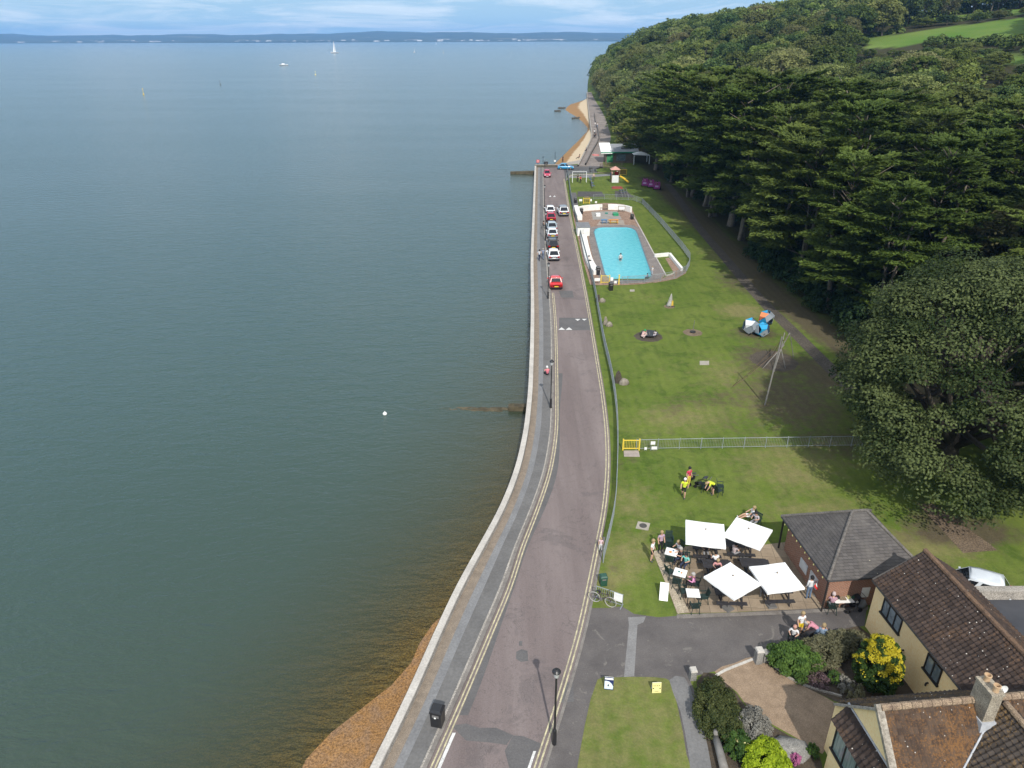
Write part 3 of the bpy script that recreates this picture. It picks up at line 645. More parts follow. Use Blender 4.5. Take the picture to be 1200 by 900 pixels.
def cypress_points(seed, R, H, base, nplate, nl):
    """flat fans of foliage in rough tiers, each fan made of twigs that spread from one limb"""
    g = np.random.default_rng(seed); P, Nn, Tt, T, C = [], [], [], [], []
    ph = g.uniform(0, 6.28, 4); ntier = int((H-base)/1.75)
    for i in range(nplate):
        f = ((i+.5)/nplate)**.86; f = (math.floor(f*ntier)+g.uniform(.1, .45))/ntier
        z = base + (H-base)*f
        a = i*2.39996+g.uniform(-.6, .6)
        prof = (1-.60*f**2.8)*(.66+.34*min(1, f*5))
        side = 1+.30*math.sin(2*a+ph[1]+f*2)+.22*math.sin(3*a+ph[2]-f*3)
        rr = R*prof*side*g.uniform(.62, 1.12)
        Lp = max(2.2, min(6.8, rr*.78))*g.uniform(.8, 1.15); W = Lp*g.uniform(.40, .62)
        el = .0+.30*f**2+g.uniform(-.08, .13)
        o = np.array([math.cos(a), math.sin(a), 0]); q = np.array([-math.sin(a), math.cos(a), 0])
        d = o*math.cos(el)+np.array([0, 0, math.sin(el)]); up = np.cross(d, q); up = up if up[2] > 0 else -up
        root = o*max(0, rr-Lp*.92)+np.array([0, 0, z])
        C.append(root + d*Lp*.4)
        ntw = int(10+Lp*3.2); per = int(nl*(.4+.8*Lp/4)/ntw)+4
        for w in range(ntw):
            s0 = g.uniform(.02, .85); sd = (-1 if w % 2 else 1)*g.uniform(.25, .95); tl = (1.05-s0)*Lp*g.uniform(.35, .6)+.35
            td = unit((d*math.cos(sd)+q*math.sin(sd)+up*g.uniform(-.03, .12))[None])[0]
            r0 = root+d*Lp*s0+up*g.normal()*.07
            u = g.random(per); p = r0+np.outer(u*tl, td)+np.outer(g.normal(size=per)*.10*(1.1-u*.6), np.cross(td, up))+np.outer(g.normal(size=per)*.05-.05*u*u*tl, up)
            P.append(p); T.append(unit(np.outer(np.ones(per), td)+g.normal(size=(per, 3))*.30))
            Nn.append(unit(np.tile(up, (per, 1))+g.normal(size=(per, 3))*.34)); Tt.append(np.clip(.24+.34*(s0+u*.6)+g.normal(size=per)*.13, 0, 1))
    return [np.concatenate(x) for x in (P, Nn, Tt, T)] + [C]
def cypress_tree(seed, R, H, base, nplate, nl, stems=2, leaf=.36):
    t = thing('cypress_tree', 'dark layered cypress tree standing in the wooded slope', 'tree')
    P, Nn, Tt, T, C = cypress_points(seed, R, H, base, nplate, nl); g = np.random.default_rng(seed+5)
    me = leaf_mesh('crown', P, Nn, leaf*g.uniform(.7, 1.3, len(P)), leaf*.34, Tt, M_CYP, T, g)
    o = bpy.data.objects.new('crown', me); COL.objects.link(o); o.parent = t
    rnd = random.Random(seed); mb = MB()
    for s in range(stems):
        bx, by = rnd.uniform(-.9, .9)*(s > 0), rnd.uniform(-.9, .9)*(s > 0); lx, ly = rnd.uniform(-.12, .12), rnd.uniform(-.12, .12)
        k = 7; hh = H*rnd.uniform(.72, .9); r0 = rnd.uniform(.34, .5)*(1 if s == 0 else .7)
        pts = [Vector((bx+lx*hh*j/k+rnd.uniform(-.12, .12)*(j > 0), by+ly*hh*j/k+rnd.uniform(-.12, .12), -.8+hh*j/k)) for j in range(k+1)]
        mb.tube(pts, [r0*1.5]+[r0*(1-.8*j/k) for j in range(1, k+1)], 9)
    part('trunk', M_BARK, t, mb, True); mb = MB()
    for c in rnd.sample(C, min(26, len(C))):
        e = Vector(c); s0 = Vector((0, 0, max(base*.7, e.z-1.5-rnd.random()*1.5))); mb.tube([s0, s0.lerp(e, .5)+Vector((0, 0, .25)), e], [.09, .06, .02], 5)
    for j in range(3):
        a = rnd.uniform(0, 6.28); s0 = Vector((0, 0, base*rnd.uniform(.5, .95))); mb.tube([s0, s0+Vector((math.cos(a)*1.6, math.sin(a)*1.6, .5)), s0+Vector((math.cos(a)*2.6, math.sin(a)*2.6, -.1))], [.09, .06, .02], 5)
    part('limb', M_BARKD, t, mb, True); mb = MB()
    for c in rnd.sample(C, 2):
        mb = MB(); e = Vector(c)*1.0; o_ = Vector((e.x, e.y, 0)).normalized(); e2 = e + o_*rnd.uniform(1.5, 3.2)+Vector((0, 0, rnd.uniform(.6, 1.8)))
        mb.tube([Vector((0, 0, e.z-1)), e, e2], [.10, .07, .02], 5); part('dead_limb', M_BARK, t, mb, True)
    return t

# cypress row along the foot of the slope
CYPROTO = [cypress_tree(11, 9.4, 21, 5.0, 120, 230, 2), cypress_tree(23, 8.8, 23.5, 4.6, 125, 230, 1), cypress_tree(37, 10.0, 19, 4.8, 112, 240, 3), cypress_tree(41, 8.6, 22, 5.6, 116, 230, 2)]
CYCH = [kids(p) for p in CYPROTO]; cy_used = [False]*4; BIG = []
def place_cypress(X, Y, h, k, rz, label, group):
    p = CYPROTO[k]; H0 = (21, 23.5, 19, 22)[k]; s = h/H0; z = height(X, Y)-.1
    if not cy_used[k]:
        cy_used[k] = True; p.location = (X, Y, z); p.rotation_euler = (0, 0, rz); p.scale = (s, s, s); p['label'] = label; p['group'] = group; o = p
    else: o = dup(p, (X, Y, z), rz, label, group, (s, s, s), CYCH[k])
    BIG.append((X, Y, z, (7.5, 7, 8, 6.8)[k]*s, h)); return o
rnd = random.Random(21)
CY = [(39.5,74,17.5),(47,80,19.5),(38.5,83,18.5),(37.8,92.5,19.5),(45,97,21),(37.6,101,19),(39,109,21),(48,113,21),(37.5,117,20),(38.5,126,22),(46,130,23),(37.6,134,20.5),(38,143,23),(47,147,23.5),(37.4,152,22),(38.5,161,24),(46,164,23.5),(37,170,22.5),(40,178,23),(36,185,19),
      (55,88,18.5),(56,100,19.5),(57,118,20),(64,94,17.5),(58,134,20.5),(60,108,18),(66,124,17),(54,70,17),(62,78,16.5),(72,86,15.5),(70,104,15.5),(80,96,14.5),(56,152,19.5),(75,115,14.5)]
CYL = {3: 'tall cypress with bare pale trunks leaning beside the path left of the domes', 0: 'cypress behind the big grey-green oak, lowest branches reaching over its top', 12: 'tall cypress halfway along the row beside the shaded path', 19: 'last cypress of the row, nearest the green roofed pavilion'}
for i, (X, Y, h) in enumerate(CY):
    row = i < 20
    place_cypress(X, Y, h*rnd.uniform(.95, 1.05), rnd.choice((0, 1, 2, 3)), rnd.uniform(0, 6.28), CYL.get(i, 'dark layered cypress with flat sprays in the row beside the woodland path' if row else 'dark layered cypress standing behind the front row on the slope'), 'cypresses along the woodland path' if row else 'cypresses behind the front row')

# big evergreen oak on the right of the lawn
ok = broad_tree(77, 9.6, 15.0, 300, 640, .115, M_OAK, M_BARKD, 'huge spreading grey-green oak right of the lawn, nearest tree to the cafe', 'oak_tree', nlimb=60, r=.6, base=.03, crc=.18, flat=.75, lump=.44, gap=.16, tv=.36)
ok.location = (33.3, 47.4, 0); ok.scale = (1.05, .98, 1.0); BIG.append((33.3, 47.4, 0, 9.6, 15))
o2 = broad_tree(78, 6.5, 13, 100, 260, .22, M_OAK, M_BARKD, 'grey-green oak cut by the right edge behind the largest oak', 'oak_tree', nlimb=16, r=.4, base=.05, crc=.24)
o2.location = (48.5, 50, .3); BIG.append((48.5, 50, 0, 6.5, 13))

# woodland on the slope
VAR = []
for k, (sd_, R_, H_, ncl, nl, lf, mt) in enumerate([(101, 4.6, 11, 60, 120, .30, M_DEC), (102, 5.2, 12.5, 66, 120, .32, M_DEC), (103, 4.2, 13, 56, 120, .30, M_DEC), (104, 5.4, 10.5, 64, 120, .32, M_DEC), (105, 4.8, 12, 50, 110, .33, M_DEC), (106, 5.0, 11, 74, 110, .28, M_DECD), (107, 4.4, 12.5, 80, 80, .24, M_DECP), (108, 5.6, 11.5, 80, 90, .28, M_DECP), (109, 4.0, 14, 64, 110, .28, M_DECD)]):
    p = broad_tree(sd_, R_, H_, ncl, nl, lf, mt, M_BARK, 'tree', nlimb=14, lump=.42, crc=.26, gap=.07, tv=.3); VAR.append((p, kids(p), R_, H_, False))
used_var = [False]*len(VAR)
def sk(X, Y, z, h): return proj((X, Y, z+h))
cand = []; rng = random.Random(5); pts = []
cell = {}
def ok_dist(x, y, dmin):
    cx, cy = int(x//10), int(y//10)
    for i in range(cx-1, cx+2):
        for j in range(cy-1, cy+2):
            for (a, b) in cell.get((i, j), ()):
                if (a-x)**2+(b-y)**2 < dmin*dmin: return False
    return True
for X, Y, z, r, h in BIG: cell.setdefault((int(X//10), int(Y//10)), []).append((X, Y))
for _ in range(26000):
    Y = 60+600*rng.random()**.8; X = footX(Y)+rng.random()**1.2*360
    d = X-footX(Y)
    if d < 1.5 or (Y < 185 and d < 10): continue
    z = height(X, Y)
    x, y, f = proj((X, Y, z))
    if x > 1330 or x < 560: continue
    big = 5.9 if Y < 240 else 6.9
    if not ok_dist(X, Y, big*rng.uniform(.9, 1.15)): continue
    h = rng.uniform(8.5, 14) if Y < 240 else rng.uniform(8, 14.5)
    if Y > 230 and d < 14: h = rng.uniform(8, 12)
    if Y < 240 and d > 45: h = rng.uniform(7.5, 11)
    tall = rng.random() < .06
    if field_at((X, Y, z)): continue
    fx = FPX/f; top = proj((X, Y, z+h))
    # keep the meadows open: no crown may stand in front of them
    clear = True
    for q in FIELDS:
        for (sx_, sy_) in [(a_, b_/8) for a_ in (-1, -.5, 0, .5, 1) for b_ in (2, 3, 4, 5, 6, 7, 8)]:
            if inpoly(top[0]+sx_*5.2*fx, y+(top[1]-y)*sy_, [(a_, b_+(3.5 if b_ > 45 else .5)) for a_, b_ in q]): clear = False
    if not clear:
        h = 2.6+rng.random()*1.6; top = proj((X, Y, z+h))
        if any(inpoly(top[0]+s_*2*fx, top[1], q) for q in FIELDS for s_ in (-.5, 0, .5)): continue
    cell.setdefault((int(X//10), int(Y//10)), []).append((X, Y)); cand.append((f, X, Y, z, h))
# which of them can be seen: painter's test on a coarse mask
cand.sort(); mask = np.zeros((450, 620), bool); seen = []
def cover(X, Y, z, r, h, write=True):
    x, y, f = proj((X, Y, z+h*.55)); s = FPX/f/2; rx, ry = max(1, r*s), max(1, h*.5*s)
    cx, cy = x/2, y/2; x0, x1 = int(max(0, cx-rx)), int(min(619, cx+rx)); y0, y1 = int(max(0, cy-ry)), int(min(449, cy+ry))
    if x1 < x0 or y1 < y0: return 0
    yy, xx = np.mgrid[y0:y1+1, x0:x1+1]; e = ((xx-cx)/rx)**2+((yy-cy)/ry)**2 <= 1
    sub = mask[y0:y1+1, x0:x1+1]; n = int((e & ~sub).sum())
    if write: sub |= e
    return n
allt = sorted([(proj((X, Y, z))[2], X, Y, z, h, r, True) for X, Y, z, r, h in BIG] + [(f, X, Y, z, h, h*.40, False) for f, X, Y, z, h in cand])
for f, X, Y, z, h, r, big in allt:
    n = cover(X, Y, z, r, h*(.9 if big else 1))
    if not big: seen.append((n, X, Y, z, h))
seen.sort(reverse=True)
near = [s for s in seen if s[0] >= 3][:255]; rest = seen[len(near):]
for i, (n, X, Y, z, h) in enumerate(near):
    k = rng.choice((0, 1, 2, 3, 4, 5, 6, 7, 8) if not (X-footX(Y) < 22 and Y > 185) else (0, 2, 6, 7, 6, 7, 4)); p, ch, R0, H0, _ = VAR[k]; s = h/H0; sx = s*rng.uniform(.95, 1.3) if h > 6 else s*1.9
    shore = X-footX(Y) < 16 and Y > 185
    lab = ('olive green broadleaf tree at the seaward edge of the wood above the beach path' if shore else 'low bushy thicket beside the meadows on the hill' if h < 6 else
           'broadleaf tree on the far ridge of the wooded hill' if Y > 380 else 'broadleaf tree in the wood on the upper slope')
    grp = ('trees above the beach path' if shore else 'thickets by the meadows' if h < 6 else 'trees on the far ridge' if Y > 380 else 'trees on the upper slope')
    zz_ = z-.3
    if not used_var[k]:
        used_var[k] = True; o = p; o.location = (X, Y, zz_); o.rotation_euler = (0, 0, rng.uniform(0, 6.28)); o['label'] = lab; o['group'] = grp
    else: o = dup(p, (X, Y, zz_), rng.uniform(0, 6.28), lab, grp, None, ch)
    o.scale = (sx, sx, s)
# everything smaller or hidden reads as one mass
PB = [broad_points(200+k, 4.6, 11, 26, 26, crc=.36) for k in range(4)]
Ps, Ns, Ts, Sz = [], [], [], []
for n, X, Y, z, h in rest:
    P, Nn, Tt, C = PB[rng.randrange(4)]; a = rng.uniform(0, 6.28); s = h/11; sx = s*rng.uniform(.95, 1.25)
    Rm = np.array([[math.cos(a), -math.sin(a), 0], [math.sin(a), math.cos(a), 0], [0, 0, 1]])
    Ps.append((P*np.array([sx, sx, s]))@Rm.T+np.array([X, Y, z-.2])); Ns.append(Nn@Rm.T); Ts.append(np.clip(Tt+rng.uniform(-.25, .3), 0, 1)); Sz.append(np.full(len(P), .62*s))
if Ps:
    Ps, Ns, Ts, Sz = map(np.concatenate, (Ps, Ns, Ts, Sz))
    me = leaf_mesh('woodland', Ps, Ns, Sz, Sz*.7, Ts, M_FAR); o = bpy.data.objects.new('woodland', me); COL.objects.link(o)
    tag(o, 'distant mass of treetops filling the gaps of the wooded hillside', 'woodland', kind='stuff')
print('trees near', len(near), 'rest', len(rest))

# dark shrubs along the foot of the wood
sh = broad_tree(301, 2.0, 3.2, 26, 110, .16, M_SHRUB, M_BARKD, 'dark shrub', 'shrub', nlimb=6, r=.06, base=.02, crc=.36)
shc = kids(sh); first = True
for i in range(34):
    Y = 58+i*2.1+rng.uniform(-.8, .8) if i < 24 else 110+(i-24)*7.5; X = footX(Y)+rng.uniform(.2, 3.6)+(1.5 if i > 23 else 0); s = rng.uniform(.7, 1.35)*(1 if i < 24 else .8)
    lab, grp = ('dark green shrub in the undergrowth between the shaded path and the cypress trunks', 'shrubs along the foot of the wood')
    if first: sh.location = (X, Y, 0); sh['label'] = lab; sh['group'] = grp; first = False; o = sh
    else: o = dup(sh, (X, Y, height(X, Y)), rng.uniform(0, 6.28), lab, grp, None, shc)
    o.scale = (s, s, s*rng.uniform(.8, 1.2))
# hedges and lone trees by the meadows
def hedge_run(px, w, h, label, seed):
    g = np.random.default_rng(seed); Pw = []
    for x, y in px:
        r = ray(x, y); t = 150.0/r.length*1.0; o_ = Vector((0, 0, CAM_H)); d = r.normalized(); s_ = 200.0
        while s_ < 900:
            q = o_+d*s_
            if q.z <= height(q.x, q.y): break
            s_ += 1.5
        Pw.append(q)
    P, Nn, Tt = [], [], []
    for a_, b_ in zip(Pw[:-1], Pw[1:]):
        L_ = (b_-a_).length; k = max(1, int(L_/(w*.8)))
        for i in range(k):
            c = a_.lerp(b_, (i+.5)/k); hh = h*g.uniform(.6, 1.35); n = int(120*max(1, w/3))
            d = unit(g.normal(size=(n, 3))); d[:, 2] = np.abs(d[:, 2]); P.append(np.array([c.x, c.y, height(c.x, c.y)])+d*np.array([w*.6, w*.6, hh])*(.65+.4*g.random((n, 1)))); Nn.append(unit(d+g.normal(size=(n, 3))*.5+np.array([0, 0, .4]))); Tt.append(np.clip(.4+g.uniform(-.3, .25)+g.normal(size=n)*.15, 0, 1))
    me = leaf_mesh('hedge', np.concatenate(P), np.concatenate(Nn), .5, .38, np.concatenate(Tt), M_FAR); o = bpy.data.objects.new('hedge', me); COL.objects.link(o)
    tag(o, label, 'hedge')
hedge_run([(1050,30.5),(1085,29.5),(1120,27),(1152,24),(1188,20)], 4, 2.4, 'thin brownish hedge between the upper meadow and the main meadow', 1)
hedge_run([(1086,53),(1110,53.5),(1150,54),(1200,55)], 4.5, 3.2, 'thick dark hedge along the bottom of the main meadow', 2)
hedge_run([(1010,46.5),(1040,42),(1062,39.5)], 3.5, 2.4, 'low pale hedge along the left end of the main meadow', 3)
hedge_run([(1048,26),(1090,23),(1130,17.5),(1160,14.5),(1200,9)], 6, 8, 'row of dark trees on the skyline above the upper meadow', 4)
# ------------------------------------------------------------------ fences
M_GALV = pm('galvanised', (.27, .30, .31, 1), (.20, .225, .235, 1), 2, .6, .1, 30)
M_YELP = paint('yellow_paint', (.74, .54, .06, 1), .5)
M_WHT = paint('white_paint', (.80, .80, .78, 1), .5)
M_WALLW = pm('white_render', (.80, .79, .76, 1), (.68, .67, .63, 1), 1.2, .85, .15, 12, fine=.2)
M_BLK = paint('black_paint', (.018, .018, .02, 1), .4)
M_GRN = paint('green_plastic', (.02, .075, .05, 1), .5)
def resample(P, step):
    P = [Vector((p[0], p[1], 0)) for p in P]; out = [P[0].copy()]; acc = 0
    for a, b in zip(P[:-1], P[1:]):
        L = (b-a).length; t = step-acc
        while t <= L: out.append(a.lerp(b, t/L)); t += step
        acc = (acc+L) % step
    if (out[-1]-P[-1]).length > step*.3: out.append(P[-1].copy())
    return out
def fence(P, h, post_step, bar_step, label, mat, bar_r=.010, post_r=.035, name='railing_fence', mesh=True):
    t = thing(name, label, 'fence', (P[0][0], P[0][1], 0)); o = Vector((P[0][0], P[0][1], 0)); up = Vector((0, 0, 1))
    posts = resample(P, post_step)
    for p in posts:
        mb = MB(); mb.tube([p-o-up*.1, p-o+up*(h+.05)], post_r, 6); part('post', mat, t, mb)
    line = resample(P, .5); mb = MB()
    for z, r in ((h-.03, .026), (.14, .022)): mb.tube([p-o+up*z for p in line], r, 5)
    for p in resample(P, bar_step): mb.tube([p-o+up*.12, p-o+up*h], bar_r, 4, cap=False)
    part('railing', mat, t, mb); return t
fy = [Y for Y in np.arange(36.4, 186, 1.5)]
fence([(fenceX(Y), Y) for Y in fy], 1.08, 2.6, .12, 'long grey railing fence curving along the landward edge of the road', M_GALV, .013)
fence(PX([(745,528),(800,527),(860,526.2),(930,525.4),(1010,524.5)]), .98, 1.75, .13, 'straight grey railing fence crossing the lawn from the yellow gate to the trees', M_GALV, .0075, .028)
fence(PX([(696,234.5),(705,234),(742,235.4),(753,239.5),(775,263),(800,293),(808.5,305),(808.3,313),(804,320.5),(793,327),(767,331.6),(729,333.8)]), 1.1, 2.4, .13, 'grey railing fence wrapping round the pool enclosure', M_GALV, .012)
fence(PX([(664,212),(665,207.5),(669,205.6),(680,205),(700,203.5)]), 1.0, 2.2, .16, 'short railing round the corner of the playground by the blue car', M_GALV, .014)
def gate(px0, px1, h, label):
    a, b = at(*px0), at(*px1); d = b-a; L = d.length; rz = math.atan2(d.y, d.x); t = thing('yellow_gate', label, 'gate', a, rz, 'yellow gates')
    for x in (0, L): mb = MB(); mb.box((x, 0, h/2+.04), (.10, .10, h+.08)); part('post', M_YELP, t, mb)
    mb = MB(); mb.box((L/2, 0, h-.04), (L-.12, .05, .07)); mb.box((L/2, 0, .16), (L-.12, .05, .07))
    k = int(L/.13)
    for i in range(1, k): mb.tube([(L*i/k, 0, .16), (L*i/k, 0, h-.04)], .014, 4, cap=False)
    part('gate_leaf', M_YELP, t, mb); return t
gate((729.5,528), (748.5,528), .95, 'yellow gate in the cross fence, nearest of the yellow gates')
gate((704.5,332.5), (714.5,332.5), 1.1, 'yellow gate at the near end of the pool enclosure')
gate((684.3,239), (691.7,239), 1.1, 'yellow gate at the far end of the pool enclosure')
mb = MB(); p = at(725.5, 334); mb.box((0, 0, .65), (.14, .14, 1.3)); mb.box((0, 0, 1.33), (.18, .18, .06)); tag(mb.build('gate_post', M_YELP, loc=p), 'lone yellow post beside the near pool gate', 'post')
mb = MB(); mb.prism(PX([(730.5,529),(748,529),(749.5,536),(731,535.6)]), 0, .05); tag(mb.build('gate_slab', pm('pinkslab', (.36, .31, .28, 1), (.28, .24, .215, 1), 3)), 'pale concrete step in front of the yellow gate on the lawn', 'slab')
# sign boards on fences: (px, py bottom, width m, height m, z bottom, label)
def board(px, py, w, h, z, label, mat=M_WHT, back=.0, rz=0.0):
    p = at(px, py); t = thing('fence_sign', label, 'sign', (p.x, p.y-.06+back, 0), rz, 'signs on the fences')
    mb = MB(); mb.box((0, 0, z+h/2), (w, .02, h)); part('panel', mat, t, mb)
    mb = MB()
    for s in (-1, 1): mb.box((s*w*.38, .022, (z+h)/2), (.035, .02, z+h))
    part('bracket', M_GALV, t, mb); return t
board(764, 528, .36, .28, .55, 'small white notice high on the cross fence beside the yellow gate')
board(766, 528, .44, .26, .10, 'wider white notice low on the cross fence')
board(756, 528, .2, .22, .08, 'small cream notice low on the cross fence next to the yellow gate post')
board(700, 333.3, .75, .42, .45, 'wide white notice left of the near pool gate')
board(717, 333.3, .36, .46, .5, 'tall white notice right of the near pool gate')
board(721.5, 333.6, .34, .34, .15, 'low white notice between the near pool gate and the lone yellow post')
board(681, 239, .62, .42, .5, 'wide white notice left of the far pool gate')
board(693.2, 239, .32, .44, .5, 'narrow white notice right of the far pool gate')
board(699, 240, .4, .35, .3, 'low white notice on the far pool fence, furthest right')
# ------------------------------------------------------------------ pool
def quadmap(u, v):
    A, B, C, D = (at(695.5,267.5), at(744.5,267.5), at(766,329), at(711.5,329)); a, b = (u+1)/2, (v+1)/2
    return (A.lerp(B, a)).lerp(D.lerp(C, a), b)
def rrect(k=1.0, n=96, rx=.42, ry=.22):
    out = []
    for q, (cx, cy) in enumerate(((1-rx, 1-ry), (-(1-rx), 1-ry), (-(1-rx), -(1-ry)), (1-rx, -(1-ry)))):
        for i in range(n//4):
            a = PI/2*(q+i/(n//4-1)); p = quadmap((cx+rx*math.cos(a))*k, (cy+ry*math.sin(a))*k); out.append((p.x, p.y))
    return out
def polyhit(poly, c, ang):
    d = (math.cos(ang), math.sin(ang)); best = None; n = len(poly)
    for i in range(n):
        (x1, y1), (x2, y2) = poly[i][:2], poly[(i+1) % n][:2]; ex, ey = x2-x1, y2-y1; den = d[0]*ey-d[1]*ex
        if abs(den) < 1e-9: continue
        t = ((x1-c[0])*ey-(y1-c[1])*ex)/den; s = ((x1-c[0])*d[1]-(y1-c[1])*d[0])/den
        if t > 0 and -1e-6 <= s <= 1+1e-6: best = t if best is None else max(best, t)
    return (c[0]+d[0]*best, c[1]+d[1]*best)
def loop_at(poly, N=120): return [polyhit(poly, (POOLC.x, POOLC.y), 2*PI*i/N) for i in range(N)]
Lpool = loop_at(rrect()); Lcop = loop_at([(POOLC.x+(p[0]-POOLC.x)*1.05, POOLC.y+(p[1]-POOLC.y)*1.022) for p in rrect()])
Lgrey = loop_at(PX([(689,270),(693,266.6),(704,265),(722,264),(744,264.4),(750,268),(764,294),(780,322),(774,327),(760,331.3),(727,333.2),(707,332.4),(702,326),(694,297)]))
Lpat = loop_at(PATIO)
def ring(name, la, lb, za, zb, mat, kind='structure', mb=None):
    mb = mb or MB(); N = len(la); o = len(mb.v); mb.v += [(p[0], p[1], za) for p in la] + [(p[0], p[1], zb) for p in lb]
    for i in range(N): mb.f.append((o+i, o+N+i, o+N+(i+1) % N, o+(i+1) % N)); mb.m.append(0)
    return mb
M_POOLSIDE = pm('pool_surround', (.165, .145, .135, 1), (.225, .20, .185, 1), .8, .9, .2, 20, fine=.4)
M_BRICKP = pm('brick_paving', (.21, .135, .095, 1), (.29, .20, .15, 1), .9, .9, .2, 25, fine=.6)
structure('pool_patio', ring('', Lgrey, Lpat, .030, .026, 0), M_BRICKP)
structure('pool_pavement', ring('', Lcop, Lgrey, .036, .034, 0), M_POOLSIDE)
po = thing('paddling_pool', 'long round-cornered paddling pool of bright turquoise water', 'pool', (POOLC.x, POOLC.y, 0))
def offs_mb(mb): mb.v = [(v[0]-POOLC.x, v[1]-POOLC.y, v[2]) for v in mb.v]; return mb
part('coping', pm('pool_coping', (.10, .14, .17, 1), (.16, .19, .21, 1), 2, .7), po, offs_mb(ring('', Lpool, Lcop, .06, .05, 0)))
M_BASIN = pm('pool_basin', (.22, .62, .68, 1), (.15, .53, .62, 1), .35, .8, .1)
mbb = offs_mb(ring('', Lpool, Lpool, -.55, .06, 0)); mbb.sheet([(p[0]-POOLC.x, p[1]-POOLC.y) for p in Lpool], -.55); part('basin', M_BASIN, po, mbb)
m, nt, N, L = newmat('pool_water'); co = objco(nt)
b = N.new('ShaderNodeBsdfPrincipled'); L.new(ramp(nt, noise(nt, 1.6, 4, .65, co), .3, (.12, .52, .60, 1), .7, (.24, .68, .73, 1)), b.inputs['Base Color']); b.inputs['Roughness'].default_value = .12; b.inputs['IOR'].default_value = 1.33
bn = N.new('ShaderNodeBump'); bn.inputs['Strength'].default_value = .5; bn.inputs['Distance'].default_value = .08; L.new(noise(nt, 2.6, 4, .6, co, .6), bn.inputs['Height']); L.new(bn.outputs[0], b.inputs['Normal'])
tr = N.new('ShaderNodeBsdfTransparent'); tr.inputs[0].default_value = (.6, .92, .95, 1); mx = N.new('ShaderNodeMixShader'); mx.inputs[0].default_value = .62; L.new(tr.outputs[0], mx.inputs[1]); L.new(b.outputs[0], mx.inputs[2])
o = N.new('ShaderNodeOutputMaterial'); L.new(mx.outputs[0], o.inputs[0])
mb = MB(); mb.sheet([(p[0]-POOLC.x, p[1]-POOLC.y) for p in Lpool], -.02); part('pool_water', m, po, mb)
def lowwall(px, w, h, label, mat=M_WALLW, name='white_wall', z=0.02, sm=4, world_pts=None):
    P = world_pts or PX(px); P = smooth_poly(P, sm, False) if sm > 1 else [p[:2] for p in P]
    rows = []
    for i, p in enumerate(P):
        a, b = P[max(0, i-1)], P[min(len(P)-1, i+1)]; d = Vector((b[0]-a[0], b[1]-a[1])).normalized(); n = Vector((-d.y, d.x))*(w/2)
        rows.append([(p[0]-n.x, p[1]-n.y, z-.1), (p[0]-n.x, p[1]-n.y, h), (p[0]+n.x, p[1]+n.y, h), (p[0]+n.x, p[1]+n.y, z-.1)])
    mb = MB(); mb.grid(rows); mb.f += [(3, 2, 1, 0), tuple(len(mb.v)-4+k for k in range(4))]; mb.m += [0, 0]
    return tag(mb.build(name, mat), label, 'wall', 'white walls of the pool') if mat is M_WALLW else tag(mb.build(name, mat), label, 'wall')
lowwall([(676,250),(683,248.2),(690,247.2),(699,246.6),(706,246.2)], .4, 1.05, 'curved white wall at the far end of the pool, left of the recessed bench')
lowwall([(713,246.1),(722,246.3),(733,247.6),(740,249.6)], .4, 1.05, 'curved white wall at the far end of the pool, right of the recessed bench')
lowwall([(675,246),(677,252),(680,258.5)], .9, .85, 'short white wall beside the road fence, far corner of the pool')
lowwall([(684,279),(687,294),(690,306),(694,315),(700,322.5)], 1.0, .62, 'long curved white wall along the roadside of the pool')
lowwall([(767.5,302.2),(775,301.4),(784.3,300.6)], .35, .5, 'white wall across the grass at the right of the pool', sm=1)
lowwall([(785,300.6),(792,309.5),(799.5,318.5)], .35, .5, 'white wall slanting down to the fence right of the pool', sm=1)
lowwall([(740.5,250),(752,270.5),(766,297),(781,324)], .16, .12, 'thin pale kerb between the pool pavement and the grass', mat=M_COPING, name='border_kerb', sm=1)
lowwall([(781,324),(786,323),(790.5,321)], .2, .12, 'pale kerb round the small grass triangle beside the pool', mat=M_COPING, name='border_kerb', sm=1)
sheet('brick_path', [(781,325),(791,322),(780,303.5),(785.5,302.5),(799,319),(805,316),(804.5,321),(793,327.5),(778,330.5),(765,332.5)], .024, M_BRICKP, 0)
sheet('concrete_pad', [(693.5,248.6),(724,248),(729.5,257.6),(695.5,258)], .042, pm('pad', (.24, .225, .205, 1), (.30, .28, .26, 1), .9, .9), 0)
sheet('pale_pad', [(704,259),(731,258.5),(733,264.4),(700,264.6)], .042, pm('pad2', (.27, .235, .20, 1), (.33, .29, .25, 1), .9, .9), 0)
# changing hut by the pool
q = [at(677.5,277.3), at(691.2,276.6)]; c = (q[0]+q[1])/2; w = (q[1]-q[0]).length
t = thing('pool_hut', 'small white block hut with a flat grey roof beside the pool', 'hut', (c.x, c.y+1.6, 0))
mb = MB(); mb.box((0, 0, .72), (w, 3.2, 1.44)); part('wall', M_WALLW, t, mb)
mb = MB(); mb.box((0, 0, 1.51), (w+.2, 3.4, .13)); part('roof', pm('felt', (.16, .165, .175, 1), (.21, .215, .225, 1), .8, .9), t, mb)
mb = MB(); mb.box((-.3, -1.61, .6), (.75, .03, 1.15)); part('door', pm('hutdoor', (.72, .72, .7, 1), None, 2), t, mb)
